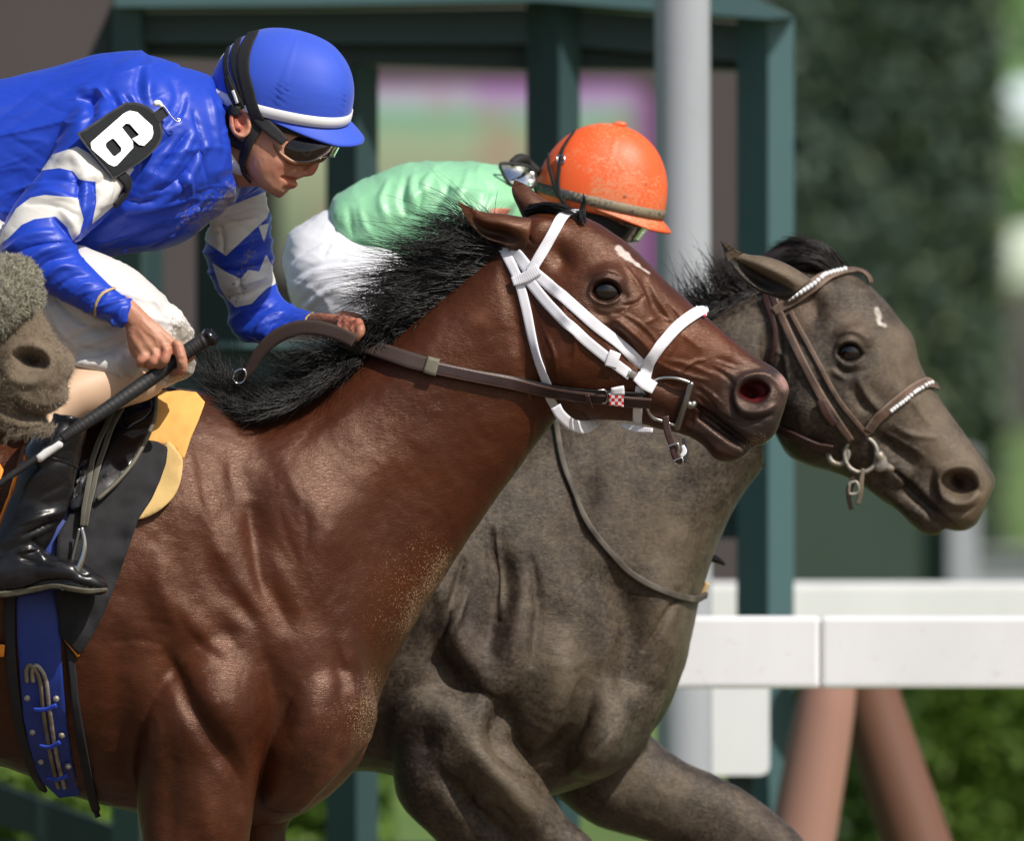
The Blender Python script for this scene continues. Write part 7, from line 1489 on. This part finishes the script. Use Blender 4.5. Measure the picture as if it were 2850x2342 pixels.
gb = [loft(cb([(-20, 900, 100, 1100, .13), (-10, 790, 140, 1000, .16), (30, 700, 240, 960, .17), (110, 630, 330, 920, .17), (200, 575, 420, 880, .16), (300, 560, 500, 860, .14)]), 44, 6, 2.2, Y2),
      loft(cb([(-10, 880, 300, 700, .09, -.10), (0, 1000, 420, 760, .10, -.14), (60, 1120, 600, 800, .10, -.18), (200, 1260, 760, 940, .095, -.21), (400, 1400, 900, 1080, .09, -.24), (600, 1500, 1000, 1200, .08, -.25)]), 40, 6, 2.2, Y2),
      loft(cb([(-10, 880, 300, 700, .09, .10), (60, 1120, 600, 800, .10, .18), (400, 1400, 900, 1080, .09, .24), (600, 1500, 1000, 1200, .08, .25)]), 40, 6, 2.2, Y2)]
v, f = remesh(gb, .005, 5)
v = sculpt(v, f, [('B', 16, -7, 1, 60, 1100, 180, 1000, 320, 940), ('B', 16, 6, 1, 80, 1130, 220, 1030, 360, 970), ('B', 16, -7, 1, 20, 950, 150, 880, 320, 850), ('B', 14, 6, 1, 40, 1000, 180, 920, 330, 880), ('B', 16, -6, 1, 200, 820, 240, 720, 300, 640)], Y2, .35)
v = wrinkles(v, f, .0050, (.3, .4, 1.8), 5, 43, None, rot=-.6, billow=True); v = wrinkles(v, f, .003, (.4, .6, 2.2), 14, 46, None, rot=-.4, sharp=3); mk('breeches', v, f, M['breeches_clean'], jg, attrs={'dust': np.zeros(len(v))})
v, f = remesh([loft(conv('S', [(1150, 1080, 1240, 1000, .07, -.27), (1050, 1180, 1150, 1260, .06, -.30), (980, 1350, 1110, 1400, .055, -.32), (960, 1500, 1070, 1520, .05, -.33)]), 30, 5, 2, Y2), loft(conv('S', [(940, 1500, 940, 1560, .04, -.33), (1040, 1500, 1040, 1570, .045, -.33), (1140, 1540, 1140, 1580, .03, -.33)]), 30, 5, 2, Y2)], .006, 4)
mk('boot', v, f, M['boot'], jg)
def dfn(P, k=0):
    if k == 0: return blend_f(P, 0, [('L', 150, 1, 1.0, 1650, 950, 1780, 1100, 1850, 1050), ('L', 100, 1, 1.0, 1560, 1100, 1800, 1190)])
    return blend_f(P, 0, [('L', 50, 1, 1.0, 1650, 1090, 1740, 1110), ('L', 40, 1, .9, 1800, 1030, 1860, 1070)])
s = MB('dusty grey band'); c_ = s.mix(s.math('MULTIPLY', s.ramp(s.math('ADD', s.noise(160, 3), s.math('MULTIPLY', s.attr('dust'), .2)), .55, .62), .9), (.055, .055, .060), (.26, .21, .13)); s.set(Base_Color=c_, Roughness=.6); M['band_grey'] = s.m
capg, TCG, _ = helmet(jg, T('L', 1180, 1032)[0], T('L', 1896, 1196)[0], Y2, R(4), .146, .80, M['cap_orange'], M['band_grey'], M['black_matte'], None, band_h=.0185, visor=.020, seams=6, button=True, front_full=.004, p=2.12, dustfn=dfn, low=.022, vdrop=.014)
for nm, pts, w in (('goggle_strap', [1405, 735, 1365, 790, 1335, 850, 1318, 950, 1312, 1040, 1330, 1110, 1370, 1160], [6, 9, 10, 11, 11, 10, 8]), ('goggle_strap', [1262, 860, 1265, 930, 1285, 1010, 1310, 1080, 1350, 1130], [7, 10, 11, 12, 8])):
    strap(nm, TCG, T('L', *pts), w, M['black_web'], capg, .003, .003, sm=7, fall=Y2 - .05)
tubeon('buckle', 'L', [1300, 870, 1335, 866, 1340, 900, 1305, 906, 1300, 870], .002, M['steel'], capg, TCG, .004)
strap('helmet_harness', TG, T('L', 1440, 1190, 1540, 1240, 1640, 1280, 1700, 1300), [40, 44, 40, 26], M['black_web'], capg, .004, .004, fall=Y2 - .06)
# face goggles under the visor
def goggle_shell(par, crop, topl, botl, Yc, wg, name='goggles', mat='lens', rim='lens_clear'):
    a = cat(T(crop, *topl), 6); b = cat(T(crop, *botl), 6); m = 26; q = np.linspace(0, 1, m)
    a = np.stack([np.interp(q, np.linspace(0, 1, len(a)), a[:, k]) for k in (0, 1)], 1); b = np.stack([np.interp(q, np.linspace(0, 1, len(b)), b[:, k]) for k in (0, 1)], 1)
    cols = [(1, i) for i in range(m)] + [(-1, i) for i in range(m - 2, m // 2, -1)]; V = []
    for sd0, i in cols:
        for j in range(8):
            p = a[i] + (b[i] - a[i]) * j / 7; V.append(W(p[0], p[1], Yc - sd0 * wg * (1 - q[i] ** 2.4) ** .5))
    F = [(i * 8 + j, (i + 1) * 8 + j, (i + 1) * 8 + j + 1, i * 8 + j + 1) for i in range(len(cols) - 1) for j in range(7)]
    V = np.array(V); o = mk(name, V, F, M[mat], par); L = len(cols)
    edge = np.vstack([V[0:L * 8:8], V[7:L * 8:8][::-1]]); Vt, Ft = tube(edge, .0022, n=8, sub=1, closed=True); mk('lens_rim', Vt, Ft, M[rim], o); return o
goggle_shell(capg, 'L', [1560, 1215, 1680, 1250, 1812, 1270], [1540, 1300, 1640, 1345, 1760, 1340], Y2, .06)
# spare goggles lying on the back
a = cat(T('B', 1186, 312, 1260, 312, 1330, 322, 1368, 350, 1382, 400, 1372, 436, 1330, 446, 1262, 440, 1222, 405, 1198, 360), 3, True)
sg = patch('spare_goggles', TGJ, a, M['lens_clear'], jg, .022, .002, 6, Y=Y2 - .03, sm=20, smooth_poly=False)
V, F = tube(W2(a, np.interp(a[:, 0], [a[:, 0].min(), a[:, 0].max()], [Y2 - .12, Y2 - .05])), .0032, n=8, sub=1, closed=True); mk('goggle_rim', V, F, M['plate_edge'], sg)
V, F = ptube([tuple(T('B', x, y)[0]) + (Y2 + Y,) for x, y, Y in ((1250, 306, -.06), (1300, 285, -.04), (1345, 310, -.02), (1400, 360, -.02), (1420, 400, 0))], [.007, .011, .008, .007, .006], n=12); mk('goggle_strap', V, F, M['black_web'], sg)
patch('arm_patch', TGJ, T('B', 815, 790, 838, 792, 872, 880, 850, 890, 830, 840), M['cap_orange'] if False else M['orange_red'] if 'orange_red' in M else M['orange'], jg, .003, .003, 5, smooth_poly=False)
